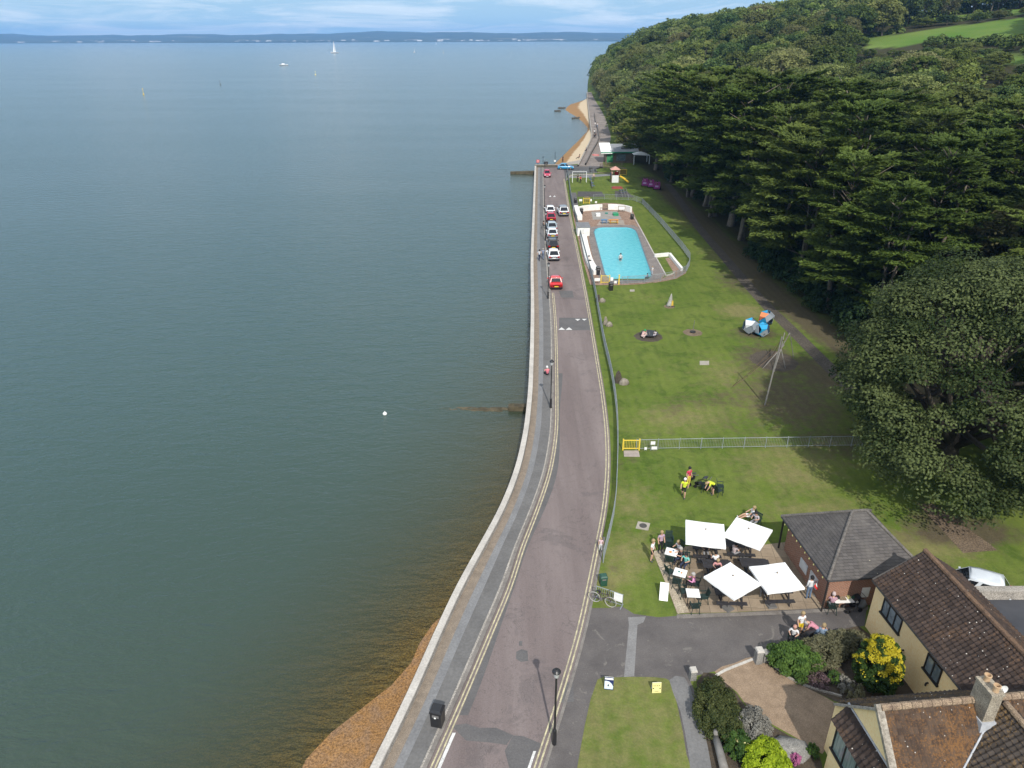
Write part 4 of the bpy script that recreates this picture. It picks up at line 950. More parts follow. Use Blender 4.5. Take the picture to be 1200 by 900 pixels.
# furniture of the pool
M_GREYM = pm('grey_metal', (.16, .155, .15, 1), None, 2, .6)
M_WOOD = pm('weathered_wood', (.25, .19, .13, 1), (.16, .12, .085, 1), 3, .85, .4, 12, fine=.5)
def bench(px, py, rz, w, label, mat=None, group=None, name='bench', z=0.03):
    p = at(px, py); t = thing(name, label, 'bench', (p.x, p.y, z), rz, group); mat = mat or M_WOOD
    mb = MB(); [mb.box((0, -.15+.15*i, .43), (w, .12, .04)) for i in range(3)]; part('seat', mat, t, mb)
    mb = MB(); [mb.box((0, .26+.03*i, .58+.14*i), (w, .03, .10)) for i in range(3)]; part('backrest', mat, t, mb)
    for s in (-1, 1): mb = MB(); mb.box((s*(w/2-.12), 0, .21), (.06, .46, .42)); mb.box((s*(w/2-.12), .27, .62), (.06, .05, .5)); part('leg', mat, t, mb)
    return t
bench(708.5, 246.4, 0, 1.6, 'grey wooden bench set in the gap of the curved white wall')
bench(688.5, 236.5, .1, 1.0, 'small dark bench outside the far pool gate')
t = thing('notice_frame', 'brown framed white board standing against the curved white wall', 'notice board', at(729, 249))
mb = MB(); mb.box((0, 0, .75), (1.15, .05, .6)); part('panel', M_WHT, t, mb)
mb = MB(); [mb.box((s*.62, 0, .6), (.08, .08, 1.2)) for s in (-1, 1)]; mb.box((0, 0, 1.12), (1.3, .08, .08)); mb.box((0, 0, .40), (1.3, .08, .08)); part('frame', M_WOOD, t, mb)
def litter_bin(px, py, label, mat=M_BLK, h=1.05, w=.5, group='litter bins', z=0.0):
    p = at(px, py, z); t = thing('litter_bin', label, 'bin', p, .15, group)
    mb = MB(); mb.box((0, 0, h*.42), (w, w, h*.84), taper=1.06); part('body', mat, t, mb)
    mb = MB(); mb.box((0, 0, h*.87), (w*1.14, w*1.14, h*.05)); mb.box((0, 0, h*.94), (w*1.10, w*1.10, h*.12), taper=.72); part('lid', mat, t, mb)
    mb = MB(); mb.box((0, -w*.545, h*.70), (w*.62, .02, h*.13)); part('opening', M_GREYM, t, mb)
    return t
b1 = litter_bin(512, 847, 'tall black litter bin alone on the seaside promenade', h=1.08, w=.54, z=.1); b1.rotation_euler.z = -.25
mb = MB(); mb.lathe([(.055, 0), (.055, .008), (.02, .012)], (0, 0, 0), 12); mb.v = [(v[0]-.02, -.31-v[2]*.4, .68+v[1]) for v in mb.v]; part('badge', M_WHT, b1, mb)
litter_bin(701, 322.5, 'black litter bin inside the pool enclosure beside the white wall', h=1.2)
litter_bin(716, 340.5, 'black litter bin on the lawn outside the near pool gate', h=1.1)
litter_bin(682, 251, 'dark litter bin at the far left corner of the pool', h=1.1)
litter_bin(741.2, 257.6, 'dark litter bin at the right edge of the pool paving', h=1.0)
litter_bin(705.8, 685, 'dark green bin behind the end of the railing fence by the bicycle', mat=M_GRN, h=.72, w=.40)
litter_bin(675, 238, 'black litter bin outside the far corner of the pool', h=1.0)
litter_bin(693, 202, 'black litter bin by the playground path', h=1.2, w=.6)
litter_bin(640.6, 195.5, 'dark round bin against the end wall of the promenade', h=1.3, w=.9, z=.02)
def crate(px, py, size, mat, label, name='storage_box'):
    p = at(px, py, .04); t = thing(name, label, 'box', p); mb = MB(); mb.box((0, 0, size[2]*.45), (size[0], size[1], size[2]*.9)); part('body', mat, t, mb)
    mb = MB(); mb.box((0, 0, size[2]*.95), (size[0]*1.06, size[1]*1.06, size[2]*.1)); part('lid', mat, t, mb)
crate(701.5, 253.3, (.75, 1.0, .45), M_WHT, 'white storage box on the concrete pad beyond the pool')
crate(722, 252.6, (.95, 1.3, .4), paint('green_lid', (.02, .27, .12, 1), .5), 'green plastic sandpit box on the concrete pad beyond the pool', 'sandpit_box')
crate(711.3, 250.8, (.5, .5, .2), paint('teal_lid', (.03, .2, .16, 1), .5), 'small teal box between the white box and the green sandpit', 'toy_box')
M_DTAB = pm('charcoal_wood', (.026, .025, .028, 1), (.040, .038, .042, 1), 4, .65, .3, 14)
def picnic(name, label, mat, mat2=None, w=1.75):
    t = thing(name, label, 'picnic table'); mat2 = mat2 or mat
    mb = MB(); [mb.box((0, -.30+.15*i, .735), (w, .135, .04)) for i in range(5)]; part('tabletop', mat, t, mb)
    for s in (-1, 1): mb = MB(); [mb.box((0, s*(.62+.14*i), .44), (w, .125, .04)) for i in range(2)]; part('bench', mat2, t, mb)
    for s in (-1, 1):
        x = s*(w/2-.28)
        mb = MB(); mb.box((x, 0, .69), (.07, .66, .06)); mb.box((x, 0, .395), (.07, 1.62, .06))
        for k in (-1, 1): mb.tube([(x+.05, k*.24, .70), (x+.05, k*.66, 0)], .045, 4)
        part('leg', mat, t, mb)
    return t
yt = picnic('picnic_table', 'orange and yellow picnic bench on the pale pad by the pool', paint('orange_paint', (.62, .24, .04, 1), .5), paint('yellow_paint2', (.68, .48, .05, 1), .5)); yt.location = at(719.5, 262.2, .045); yt.scale = (1.0, 1.0, .9)
bt = picnic('picnic_table', 'blue picnic bench on the pale pad by the pool', paint('blue_paint', (.06, .19, .36, 1), .5)); bt.location = at(708.5, 262.2, .045); bt.scale = (.62, .9, .9)

# ------------------------------------------------------------------ cafe terrace
PT = picnic('picnic_table', 'charcoal picnic table', M_DTAB); ptk = kids(PT)
PICN = [(825,655,-4,'charcoal picnic table under the back left white parasol'), (864.5,653,-6,'charcoal picnic table under the back right white parasol'), (852.5,709,-3,'charcoal picnic table under the front left white parasol, nearest the forecourt'),
        (906.5,707,2,'charcoal picnic table under the front right white parasol'), (838,677,-3,'charcoal picnic table mostly hidden behind the front left parasol'), (882,676,-4,'charcoal picnic table mostly hidden between the two front parasols')]
for i, (px, py, rz, lb) in enumerate(PICN):
    o = PT if i == 0 else dup(PT, (0, 0, 0), 0, lb, None, None, ptk)
    o.location = at(px, py-4, .032); o.rotation_euler.z = math.radians(rz); o['label'] = lb; o['group'] = 'picnic tables on the cafe terrace'
m, nt, N, L = newmat('parasol_cloth'); co = objco(nt)
c = ramp(nt, noise(nt, 1.2, 3, .6, co), .3, (.95, .95, .94, 1), .7, (.92, .92, .92, 1))
d_ = N.new('ShaderNodeBsdfDiffuse'); L.new(c, d_.inputs[0]); tl = N.new('ShaderNodeBsdfTranslucent'); L.new(c, tl.inputs[0]); mx = N.new('ShaderNodeMixShader'); mx.inputs[0].default_value = .12
L.new(d_.outputs[0], mx.inputs[1]); L.new(tl.outputs[0], mx.inputs[2]); o = N.new('ShaderNodeOutputMaterial'); L.new(mx.outputs[0], o.inputs[0]); M_CLOTH = m
PARA = [([(805,609.5),(848.5,615.5),(847,643),(803,638)], 'white square parasol over the back left picnic table'), ([(863.5,606.5),(903.5,621.5),(889,645),(848,630)], 'white square parasol nearest the slate roofed kiosk corner, at the back right'),
        ([(855,659),(890,685.5),(861,703),(824,677.5)], 'white square parasol turned like a diamond at the front left'), ([(876.5,666),(919.5,660),(942,691),(899,695.5)], 'white square parasol at the front right beside the kiosk hatch')]
for cs, lb in PARA:
    q = [at(x, y, 2.12) for x, y in cs]; c = sum(q, Vector())/4; side = sum((q[i]-q[(i+1) % 4]).length for i in range(4))/4; e = q[1]-q[0]; f_ = q[3]-q[2]; rz = math.atan2(e.y-f_.y, e.x-f_.x)
    t = thing('white_parasol', lb, 'parasol', (c.x, c.y, .03), rz, 'white parasols on the cafe terrace'); h = side/2
    # canopy: four panels with slight sag, plus a valance
    mb = MB(); rows = []; K = 8; jit = random.Random(int(c.x*100))
    for sq in range(4):
        a, b = [((-h, -h), (h, -h), (h, h), (-h, h))[k % 4] for k in (sq, sq+1)]; G = []
        for i in range(K+1):
            s = i/K; z = 2.10+.28*(1-s)**1.1+.015; row = []
            for j in range(K+1):
                u = j/K; x, y = (a[0]+(b[0]-a[0])*u)*s, (a[1]+(b[1]-a[1])*u)*s; sag = (.08*math.sin(PI*u)*s*(1.25-s) + .012*math.sin(9*u+c.x)*math.sin(7*s+c.y))
                row.append((x, y, z-sag))
            G.append(row)
        G.append([(x*1.004, y*1.004, z-.13-.012*math.cos(PI*6*j/K)) for j, (x, y, z) in enumerate(G[-1])]); mb.grid(G)
    part('canopy', M_CLOTH, t, mb)
    mb = MB(); mb.tube([(0, 0, 0), (0, 0, 2.44)], .028, 8); mb.lathe([(.05, 2.41), (.045, 2.46), (.01, 2.50)], n=8); part('pole', M_WOOD, t, mb)
    mb = MB(); mb.box((0, 0, .05), (.55, .55, .1), taper=.9); mb.tube([(0, 0, .1), (0, 0, .35)], .045, 8); part('base', M_GREYM, t, mb)
    mb = MB(); [mb.tube([(0, 0, 2.35), (sx*h*.97, sy*h*.97, 2.085)], .012, 5) for sx in (-1, 1) for sy in (-1, 1)]; part('rib', M_WOOD, t, mb)
# small white tables and dark green chairs
def small_table(px, py, rz, label):
    p = at(px, py, .73); t = thing('cafe_table', label, 'table', (p.x, p.y, .03), math.radians(rz), 'small white cafe tables')
    mb = MB(); mb.box((0, 0, .70), (.76, .72, .035)); part('tabletop', M_WHT, t, mb)
    for sx in (-1, 1):
        for sy in (-1, 1): mb = MB(); mb.tube([(sx*.32, sy*.30, .69), (sx*.33, sy*.31, 0)], .025, 6); part('leg', M_BLK, t, mb)
small_table(786.3, 647.6, -22, 'small white square table with food on it between four customers, farthest'); small_table(796.3, 671.8, -24, 'small white square table with cups, middle of the three'); small_table(811.3, 695.8, -4, 'empty small white square table, nearest the white board')
for px, py, z, r, mt, lb in ((785, 648, .75, .09, 'orange_paint', 'small orange plate of food on the farthest white table'), (788.5, 646.5, .75, .05, 'blue_paint', 'small blue cup on the farthest white table'), (795, 671, .75, .06, 'teal_lid', 'dark cup on the middle white table'), (798, 672.5, .75, .05, 'orange_paint', 'small orange cup on the middle white table')):
    mb = MB(); mb.lathe([(r*.6, 0), (r, .05), (r*.95, .06), (r*.5, .02)], n=10); tag(mb.build('table_crockery', MATS[mt], loc=at(px, py, z)), lb, 'crockery')
def make_chair():
    t = thing('garden_chair', 'dark green plastic chair', 'chair'); mt = pm('chair_plastic', (.016, .032, .028, 1), (.024, .044, .038, 1), 3, .5)
    mb = MB(); mb.box((0, 0, .43), (.46, .44, .03)); mb.box((0, .22, .41), (.44, .02, .05)); part('seat', mt, t, mb)
    mb = MB()
    for i in range(5): mb.box((-.18+.09*i, -.25, .66), (.06, .02, .42), rot=Matrix.Rotation(.22, 3, 'X'))
    mb.box((0, -.30, .89), (.46, .03, .07)); part('backrest', mt, t, mb)
    for sx in (-1, 1):
        mb = MB(); mb.box((sx*.25, -.02, .64), (.05, .44, .03)); mb.box((sx*.25, .19, .53), (.045, .03, .2)); part('armrest', mt, t, mb)
        for sy in (-1, 1): mb = MB(); mb.tube([(sx*.20, sy*.19, .43), (sx*.25, sy*.24, 0)], .022, 5); part('leg', mt, t, mb)
    return t
CHR = make_chair(); chk = kids(CHR); chair_i = [0]
def chair(px, py, face, label, group='dark green chairs at the cafe', z=.03):
    o = CHR if chair_i[0] == 0 else dup(CHR, (0, 0, 0), 0, None, None, None, chk); chair_i[0] += 1
    p = at(px, py); o.location = (p.x, p.y, z); o.rotation_euler.z = math.radians(face); o['label'] = label; o['group'] = group; return o
for k in range(4): chair(782, 645-.0, 175, 'dark green plastic chair in the stack beside the standing people, %s' % ('bottom of the stack', 'second from the bottom', 'third from the bottom', 'topmost')[k], 'stacked dark green chairs', .0+.13*k)
for px, py, f, lb in ((783,663,-20,'dark green chair at the near left of the farthest white table'), (794,650,120,'dark green chair of the customer in white at the farthest table'), (797.5,660,80,'dark green chair right of the farthest white table'), (783.5,677,-65,'empty dark green chair left of the middle white table'), (791.5,689,-15,'empty dark green chair in front of the middle white table'), (813,691,70,'dark green chair of the customer in pink'), (802.5,665,170,'dark green chair of the customer in turquoise'),
                      (799,700,-80,'empty dark green chair left of the nearest white table'), (822.5,707,95,'empty dark green chair right of the nearest white table'), (812.5,718,5,'empty dark green chair in front of the nearest white table')): chair(px, py, f, lb)
# A-boards
def aboard(px, py, rz, w, h, label, front, name='a_board', cat='A-board sign', draw=None, back=M_WHT):
    p = at(px, py, .02); t = thing(name, label, cat, p, math.radians(rz)); a = .22
    for s in (-1, 1):
        R_ = Matrix.Rotation(-s*a, 3, 'X'); mb = MB(); mb.box((0, s*math.sin(a)*h/2, h/2*math.cos(a)), (w, .03, h), rot=Matrix.Rotation(s*a, 3, 'X')); pn = part('panel', front if s < 0 else back, t, mb)
        if s < 0 and draw: draw(pn, w, h, a)
    return t
def on_panel(pn, mat, poly, h, a, name, lift=.019):
    """a flat mark lying on the tilted front panel: poly in panel coords (x, up)"""
    R_ = Matrix.Rotation(-a, 3, 'X'); c = Vector((0, -math.sin(a)*h/2, h/2*math.cos(a)))
    mb = MB(); mb.add([c + R_ @ Vector((x, -lift, y)) for x, y in poly], [tuple(range(len(poly)))]); return part(name, mat, pn, mb)
def text_on(pn, s, x, y, size, h, a, mat):
    cu = bpy.data.curves.new('lettering', 'FONT'); cu.body = s; cu.size = size; cu.align_x = 'CENTER'; tmp = bpy.data.objects.new('tmp', cu); COL.objects.link(tmp)
    dg = bpy.context.evaluated_depsgraph_get(); me = bpy.data.meshes.new_from_object(tmp.evaluated_get(dg)); bpy.data.objects.remove(tmp)
    R_ = Matrix.Rotation(-a, 3, 'X'); c = Vector((0, -math.sin(a)*h/2, h/2*math.cos(a)))
    for v in me.vertices: v.co = c + R_ @ Vector((v.co.x+x, -.024, v.co.y+y))
    me.materials.clear(); me.materials.append(mat); o = bpy.data.objects.new('lettering', me); COL.objects.link(o); o.parent = pn; return o
M_NAVY = paint('navy', (.012, .022, .10, 1), .5); M_CREAM = paint('cream_yellow', (.75, .68, .28, 1), .6)
def rotmb(s): return s
def draw_blue(pn, w, h, a):
    on_panel(pn, M_WHT, [(-w*.46, h*.30), (w*.46, h*.30), (w*.46, h*.44), (-w*.46, h*.44)], h, a, 'header_strip')
    on_panel(pn, paint('pale_blue', (.62, .72, .80, 1), .5), [(-w*.48, -h*.44), (w*.44, -h*.44), (w*.48, -h*.22), (w*.30, h*.0), (w*.02, h*.16), (-w*.30, h*.20), (-w*.48, h*.18)], h, a, 'picture')
    on_panel(pn, M_BLK, [(-w*.16, -h*.22), (w*.0, -h*.22), (w*.02, -h*.10), (-w*.10, -h*.04)], h, a, 'figure', .023)
def draw_yel(pn, w, h, a):
    for i in range(4): on_panel(pn, M_BLK, [(-w*.38+i*w*.2, h*.18), (-w*.26+i*w*.2, h*.18), (-w*.26+i*w*.2, h*.24), (-w*.38+i*w*.2, h*.24)], h, a, 'printed_mark')
    for s in (-1, 1): on_panel(pn, M_BLK, [(s*w*.36-.03, -h*.10), (s*w*.36+.03, -h*.10), (s*w*.36+.03, h*.0), (s*w*.36-.03, h*.0)], h, a, 'printed_mark')
    on_panel(pn, M_BLK, [(-w*.25, -h*.36), (w*.2, -h*.36), (w*.2, -h*.33), (-w*.25, -h*.33)], h, a, 'printed_mark')
aboard(712, 805.5, -8, .46, .72, 'navy blue and white A-board sign on the corner of the grass patch', M_NAVY, draw=draw_blue)
aboard(767.5, 810, 2, .46, .58, 'pale yellow A-board sign at the right corner of the grass patch', M_CREAM, draw=draw_yel)
# white board lying tilted beside the terrace
p = at(776.5, 702); t = thing('white_board', 'blank white panel board standing tilted on the grass beside the nearest cafe table', 'board', p, math.radians(-12))
mb = MB(); mb.box((0, .12, .42), (.50, .035, 1.05), rot=Matrix.Rotation(-.62, 3, 'X')); part('panel', M_WHT, t, mb)
mb = MB(); mb.tube([(-.2, .28, .7), (-.2, .62, 0)], .02, 5); mb.tube([(.2, .28, .7), (.2, .62, 0)], .02, 5); part('strut', M_BLK, t, mb)
# barrier, white sheet and bicycle at the end of the railing
a, b = at(697.3, 701), at(728, 711.5); d = b-a; Lb = d.length; rz = math.atan2(d.y, d.x)
t = thing('crowd_barrier', 'short grey barrier panel at the end of the railing, with a white sheet on it', 'barrier', a, rz)
mb = MB(); [mb.tube([(x, 0, 0), (x, 0, .92)], .028, 6) for x in (0, Lb)]; mb.tube([(0, 0, .9), (Lb, 0, .9)], .024, 6); mb.tube([(0, 0, .12), (Lb, 0, .12)], .02, 6)
[mb.tube([(Lb*i/13, 0, .12), (Lb*i/13, 0, .9)], .011, 4, cap=False) for i in range(1, 13)]; part('railing', M_GALV, t, mb)
mb = MB(); mb.box((Lb*.84, -.035, .62), (Lb*.32, .02, .56)); part('white_sheet', M_WHT, t, mb)
mb = MB(); [mb.box((x, -.02, .02), (.06, .5, .03)) for x in (.02, Lb-.02)]; part('foot', M_GALV, t, mb)
bk = thing('bicycle', 'dark bicycle with pale tyres leaning on the barrier at the end of the railing', 'bicycle', a + d*.32 + Vector((d.y, -d.x, 0)).normalized()*.30, rz)
M_TYRE = pm('pale_tyre', (.40, .38, .35, 1), (.30, .285, .26, 1), 4); M_FRAME = paint('bike_frame', (.045, .02, .05, 1), .4)
for x in (-.5, .5):
    mb = MB(); R0 = .34; mb.tube([(x+R0*math.cos(2*PI*i/24), 0, R0+.0+R0*math.sin(2*PI*i/24)) for i in range(25)], .026, 6, cap=False); wh = part('wheel', M_TYRE, bk, mb)
    mb = MB(); [mb.tube([(x, 0, R0), (x+.32*math.cos(2*PI*i/14), 0, R0+.32*math.sin(2*PI*i/14))], .004, 3, cap=False) for i in range(14)]; mb.tube([(x, -.05, R0), (x, .05, R0)], .03, 8); part('spokes', M_GREYM, wh, mb)
fr = [((-.5,0,.34),(-.1,0,.32)),((-.1,0,.32),(-.22,0,.82)),((-.22,0,.78),(.33,0,.80)),((-.1,0,.32),(.36,0,.68)),((-.5,0,.34),(-.22,0,.78)),((.32,0,.88),(.5,0,.34))]
mb = MB(); [mb.tube([p0, p1], .020, 6) for p0, p1 in fr]; part('frame', M_FRAME, bk, mb)
mb = MB(); mb.tube([(.30, 0, .86), (.29, 0, 1.0)], .018, 6); mb.tube([(.36, -.27, 1.0), (.29, -.12, 1.02), (.29, .12, 1.02), (.36, .27, 1.0)], .016, 6); part('handlebar', M_BLK, bk, mb)
mb = MB(); mb.lathe([(.02, -.04), (.11, -.02), (.10, .03), (.02, .05)], (-.24, 0, .88), 10, sx=1.3, sy=.6); part('saddle', M_BLK, bk, mb)
mb = MB(); mb.tube([(-.1, -.04, .32), (-.1, .04, .32)], .09, 12); mb.tube([(-.1, .06, .32), (-.02, .06, .18)], .012, 5); mb.tube([(-.1, -.06, .32), (-.18, -.06, .46)], .012, 5); part('crank', M_GREYM, bk, mb)

# ------------------------------------------------------------------ roofs and houses
def tilemat(name, c1, c2, lichen, lam, spk=.0015):
    m, nt, N, L = newmat(name); co = objco(nt); t = attr(nt, 'tint')
    c = ramp(nt, t, .05, c1, .95, c2)
    c = mixc(nt, mth(nt, 'MULTIPLY', ramp(nt, noise(nt, 1.1, 5, .7, co, .5), .5, BW, .7, WH), .45), c, tuple(x*.55 for x in c1[:3])+(1,))
    lm = ramp(nt, mth(nt, 'ADD', mth(nt, 'MULTIPLY', noise(nt, .7, 4, .6, co), .55), mth(nt, 'MULTIPLY', noise(nt, 11, 4, .8, co), .85)), .78-lam*.22, BW, .90-lam*.18, WH)
    c = mixc(nt, mth(nt, 'MULTIPLY', lm, .85), c, lichen)
    v = N.new('ShaderNodeTexVoronoi'); L.new(co, v.inputs['Vector']); v.inputs['Scale'].default_value = 4.2
    sp = ramp(nt, v.outputs['Distance'], .085, WH, .12, BW); sx = N.new('ShaderNodeSeparateColor'); L.new(v.outputs['Color'], sx.inputs[0])
    c = mixc(nt, mth(nt, 'MULTIPLY', sp, ramp(nt, sx.outputs[0], .50, BW, .52, WH)), c, (.60, .57, .52, 1))
    finish(nt, c, .85, noise(nt, 22, 3, .6, co), .35, .012, spec=.2); return m
M_TILE1 = tilemat('brown_tiles', (.030, .022, .019, 1), (.062, .045, .038, 1), (.12, .07, .04, 1), .22)
M_TILE2 = tilemat('lichen_tiles', (.050, .034, .026, 1), (.10, .068, .048, 1), (.21, .105, .038, 1), .55)
M_TILE3 = tilemat('dark_tiles', (.032, .027, .024, 1), (.070, .058, .050, 1), (.18, .11, .04, 1), .35)
def tile_roof(name, O, U, V, parent, mat, tw=.22, th=.25, roll=.045, step=.035, clip=None):
    O, U, V = Vector(O), Vector(U), Vector(V); n = U.cross(V).normalized(); n = n if n.z > 0 else -n
    nu, nv = max(1, round(U.length/tw)), max(1, round(V.length/th)); mb = MB(); tint = []; g = random.Random(len(name)+int(U.length*10)); TT = {}
    su = 5; G = []
    prof = [0.0, .75, 1.0, .45, .08]
    for j in range(nv):
        for vv, hh in ((0.0, 1.0), (.97, 0.0)):
            row = []
            for i in range(nu*su+1):
                a = i/su; row.append(O + U*(a/nu) + V*((j+vv)/nv) + n*(roll*prof[i % su]+step*hh))
            G.append(row)
    nrow = len(G[0]); mb.v = [tuple(v) for r in G for v in r]
    for r in range(len(G)-1):
        for i in range(nrow-1):
            if clip and not clip((Vector(G[r][i])+Vector(G[r+1][i+1]))/2): continue
            mb.f.append((r*nrow+i, r*nrow+i+1, (r+1)*nrow+i+1, (r+1)*nrow+i)); mb.m.append(0); k = (i//su, r//2)
            if k not in TT: TT[k] = g.random()
            tint.append(TT[k]*.8+.1 if r % 2 == 0 else .0)
    o = mb.build(name, mat, parent); a = o.data.attributes.new('tint', 'FLOAT', 'FACE'); a.data.foreach_set('value', tint); return o
def ridge_tiles(name, A, B, parent, mat, r=.13, step=.42):
    A, B = Vector(A), Vector(B); d = (B-A); n = max(1, int(d.length/step)); mb = MB()
    for i in range(n): mb.tube([A+d*(i/n), A+d*((i+.97)/n)], [r*1.06, r*.96], 8)
    return part(name, mat, parent, mb)
pv = Vector((.9955, .095, 0)); bv = Vector((.095, -.9955, 0)); UP = Vector((0, 0, 1))
M_RENDER = pm('cream_render', (.89, .68, .37, 1), (.83, .63, .345, 1), .7, .9, .12, 14, fine=.15)
M_DKFRAME = pm('dark_frame', (.022, .019, .018, 1), (.035, .03, .028, 1), 3, .5)
M_RIDGE1 = pm('ridge_brown', (.17, .105, .065, 1), (.10, .065, .045, 1), 2, .9, .3, 14, fine=.6)
M_RIDGE2 = pm('ridge_pale', (.30, .225, .15, 1), (.17, .12, .085, 1), 2.2, .9, .3, 14, fine=.7)
m, nt, N, L = newmat('window_glass'); b = finish(nt, ramp(nt, noise(nt, 1.5, 4, .6, objco(nt), 1.5), .35, (.10, .125, .14, 1), .65, (.21, .25, .275, 1)), .08, None, spec=.6); M_GLASS = m
m, nt, N, L = newmat('curtained_glass'); co = objco(nt); mp = N.new('ShaderNodeMapping'); mp.inputs['Scale'].default_value = (9, 9, .6); L.new(co, mp.inputs[0]); finish(nt, ramp(nt, noise(nt, 1.5, 3, .6, mp.outputs[0]), .35, (.13, .18, .17, 1), .65, (.24, .30, .28, 1)), .1, None, spec=.6); M_CURT = m
M_LEAD = pm('lead', (.30, .31, .33, 1), (.42, .43, .45, 1), 3, .55, .2, 10)
def window(parent, px, p0, n, panes, mat, depth=.06):
    """a framed window whose corners are seen at px (TL, TR, BR, BL) on the wall plane p0/n"""
    q = [on_plane(x, y, p0, n) for x, y in px]; u = ((q[1]-q[0])+(q[2]-q[3]))/2; u.z = 0; w = u.length; u.normalize(); h = ((q[0].z-q[3].z)+(q[1].z-q[2].z))/2; c = sum(q, Vector())/4; nn = Vector(n).normalized()
    loc = lambda a, z, d: c + u*a + UP*z + nn*d - parent.location
    def bar(mb, a0, a1, z0, z1, d0, d1):
        mb.add([loc(a, z, d) for d in (d0, d1) for a, z in ((a0, z0), (a1, z0), (a1, z1), (a0, z1))], [(3,2,1,0), (4,5,6,7), (0,1,5,4), (1,2,6,5), (2,3,7,6), (3,0,4,7)])
    fw = .07; mb = MB(); bar(mb, -w/2, w/2, h/2-fw, h/2, -.02, depth); bar(mb, -w/2-.05, w/2+.05, -h/2-.02, -h/2+fw, -.02, depth+.05); bar(mb, -w/2, -w/2+fw, -h/2, h/2, -.02, depth-.003); bar(mb, w/2-fw, w/2, -h/2, h/2, -.02, depth-.003)
    for i in range(1, panes): x = -w/2+w*i/panes; bar(mb, x-fw/2, x+fw/2, -h/2, h/2, -.02, depth-.006)
    fr = part('window', M_DKFRAME, parent, mb)
    for i in range(panes): mb = MB(); x0, x1 = -w/2+w*i/panes+.03, -w/2+w*(i+1)/panes-.03; bar(mb, x0, x1, -h/2+.05, h/2-.05, -.01, .015); part('pane', mat, fr, mb)
    return fr
# house with the long brown roof
E0 = Vector((19.85, 30.85, 0)); EZ, HW, RZ, LEN = 3.3, 2.36, 4.95, 13.5
h1 = thing('rendered_house', 'cream rendered house with a long dark brown tiled roof beside the kiosk', 'house', E0)
A = Vector((0, 0, 0)); poly = [A, bv*LEN, bv*LEN+pv*2*HW, pv*2*HW]; mb = MB()
ga = [A-UP*.3, pv*2*HW-UP*.3, pv*2*HW+UP*EZ, pv*HW+UP*(RZ-.1), A+UP*EZ]; mb.add(ga+[g_+bv*LEN for g_ in ga], [(0,1,2,3,4), (9,8,7,6,5), (0,4,9,5), (1,6,7,2), (2,7,8,3), (4,3,8,9)]); part('wall', M_RENDER, h1, mb)
sl = (pv*HW+UP*(RZ-EZ)); ov = sl.normalized()*.22
tile_roof('roof', A+UP*EZ-ov-bv*.12+UP*.06, bv*(LEN+.12), sl+ov, h1, M_TILE1)
sr = (-pv*HW+UP*(RZ-EZ)); ovr = sr.normalized()*.22
tile_roof('roof', pv*2*HW+UP*EZ-ovr-bv*.12+UP*.06, bv*(LEN+.12), sr+ovr, h1, M_TILE1)
ridge_tiles('ridge', pv*HW+UP*(RZ+.10)-bv*.14, pv*HW+UP*(RZ+.10)+bv*LEN, h1, M_RIDGE1)
mb = MB(); mb.tube([A+UP*(EZ-.07)-pv*.24-bv*.1, A+UP*(EZ-.07)-pv*.24+bv*8], .055, 6); part('gutter', M_DKFRAME, h1, mb)
mb = MB(); mb.tube([A-pv*.22-bv*.13+UP*(EZ-.02), pv*HW-bv*.13+UP*(RZ+.03), pv*2*HW-bv*.13+UP*(EZ-.02)], .06, 4); part('bargeboard', M_DKFRAME, h1, mb)
wn = -pv
window(h1, [(1036,702),(1057.5,726.5),(1052.8,747),(1032,718.5)], E0, wn, 3, M_GLASS)
window(h1, [(1088,766.5),(1104,787.5),(1097.5,806.5),(1081,783.5)], E0, wn, 2, M_GLASS)
mb = MB()
for x, y in ((1058,763.5),(1059,773.5),(1086.5,802)): q = on_plane(x, y, E0, wn)-E0; mb.tube([q-wn*.02, q+wn*.10, q+wn*.12-UP*.16], .05, 6)
part('vent_pipe', M_DKFRAME, h1, mb)
# house with the lichened roof in front
B0 = Vector((14.5, 23.1, 0)); ez2, rz2, hw2, L2 = 3.0, 5.5, 2.5, 12.0
h2 = thing('rendered_house', 'cream rendered house with an orange lichened roof, chimney and bay window', 'house', B0)
ga = [A-UP*.3, A+UP*ez2, bv*hw2+UP*(rz2-.1), bv*2*hw2+UP*ez2, bv*2*hw2-UP*.3]; mb = MB(); mb.add(ga+[g_+pv*L2 for g_ in ga], [(0,1,2,3,4), (9,8,7,6,5), (0,5,6,1), (1,6,7,2), (2,7,8,3), (3,8,9,4)]); part('wall', M_RENDER, h2, mb)
sb = bv*hw2+UP*(rz2-ez2); ob = sb.normalized()*.25
tile_roof('roof', A+UP*ez2-ob+UP*.06+pv*.02, pv*L2, sb+ob, h2, M_TILE3)
sf = -bv*hw2+UP*(rz2-ez2); of = sf.normalized()*.25
XW = 5.2; PW = 3.4
def clipf(c):   # keep the front slope left of the valley with the cross wing
    r = c - (A+bv*hw2+UP*rz2); t_ = max(0, r.dot(bv)); return r.dot(pv) < XW - t_*(PW/hw2) + .05 or r.dot(pv) > XW + t_*(PW/hw2)
tile_roof('roof', bv*2*hw2+UP*ez2-of+UP*.06+pv*.10, pv*(L2-.1), sf+of, h2, M_TILE2, clip=clipf)
def clipw(c):
    r = c - (A+bv*hw2+UP*rz2); return r.dot(bv) > (XW-r.dot(pv))*(hw2/PW) - .05
wl = pv*PW+UP*(rz2-ez2)
tile_roof('roof', bv*hw2+pv*(XW-PW)+UP*(ez2+.06), bv*9, wl, h2, M_TILE3, clip=clipw)
wr = -pv*PW+UP*(rz2-ez2)
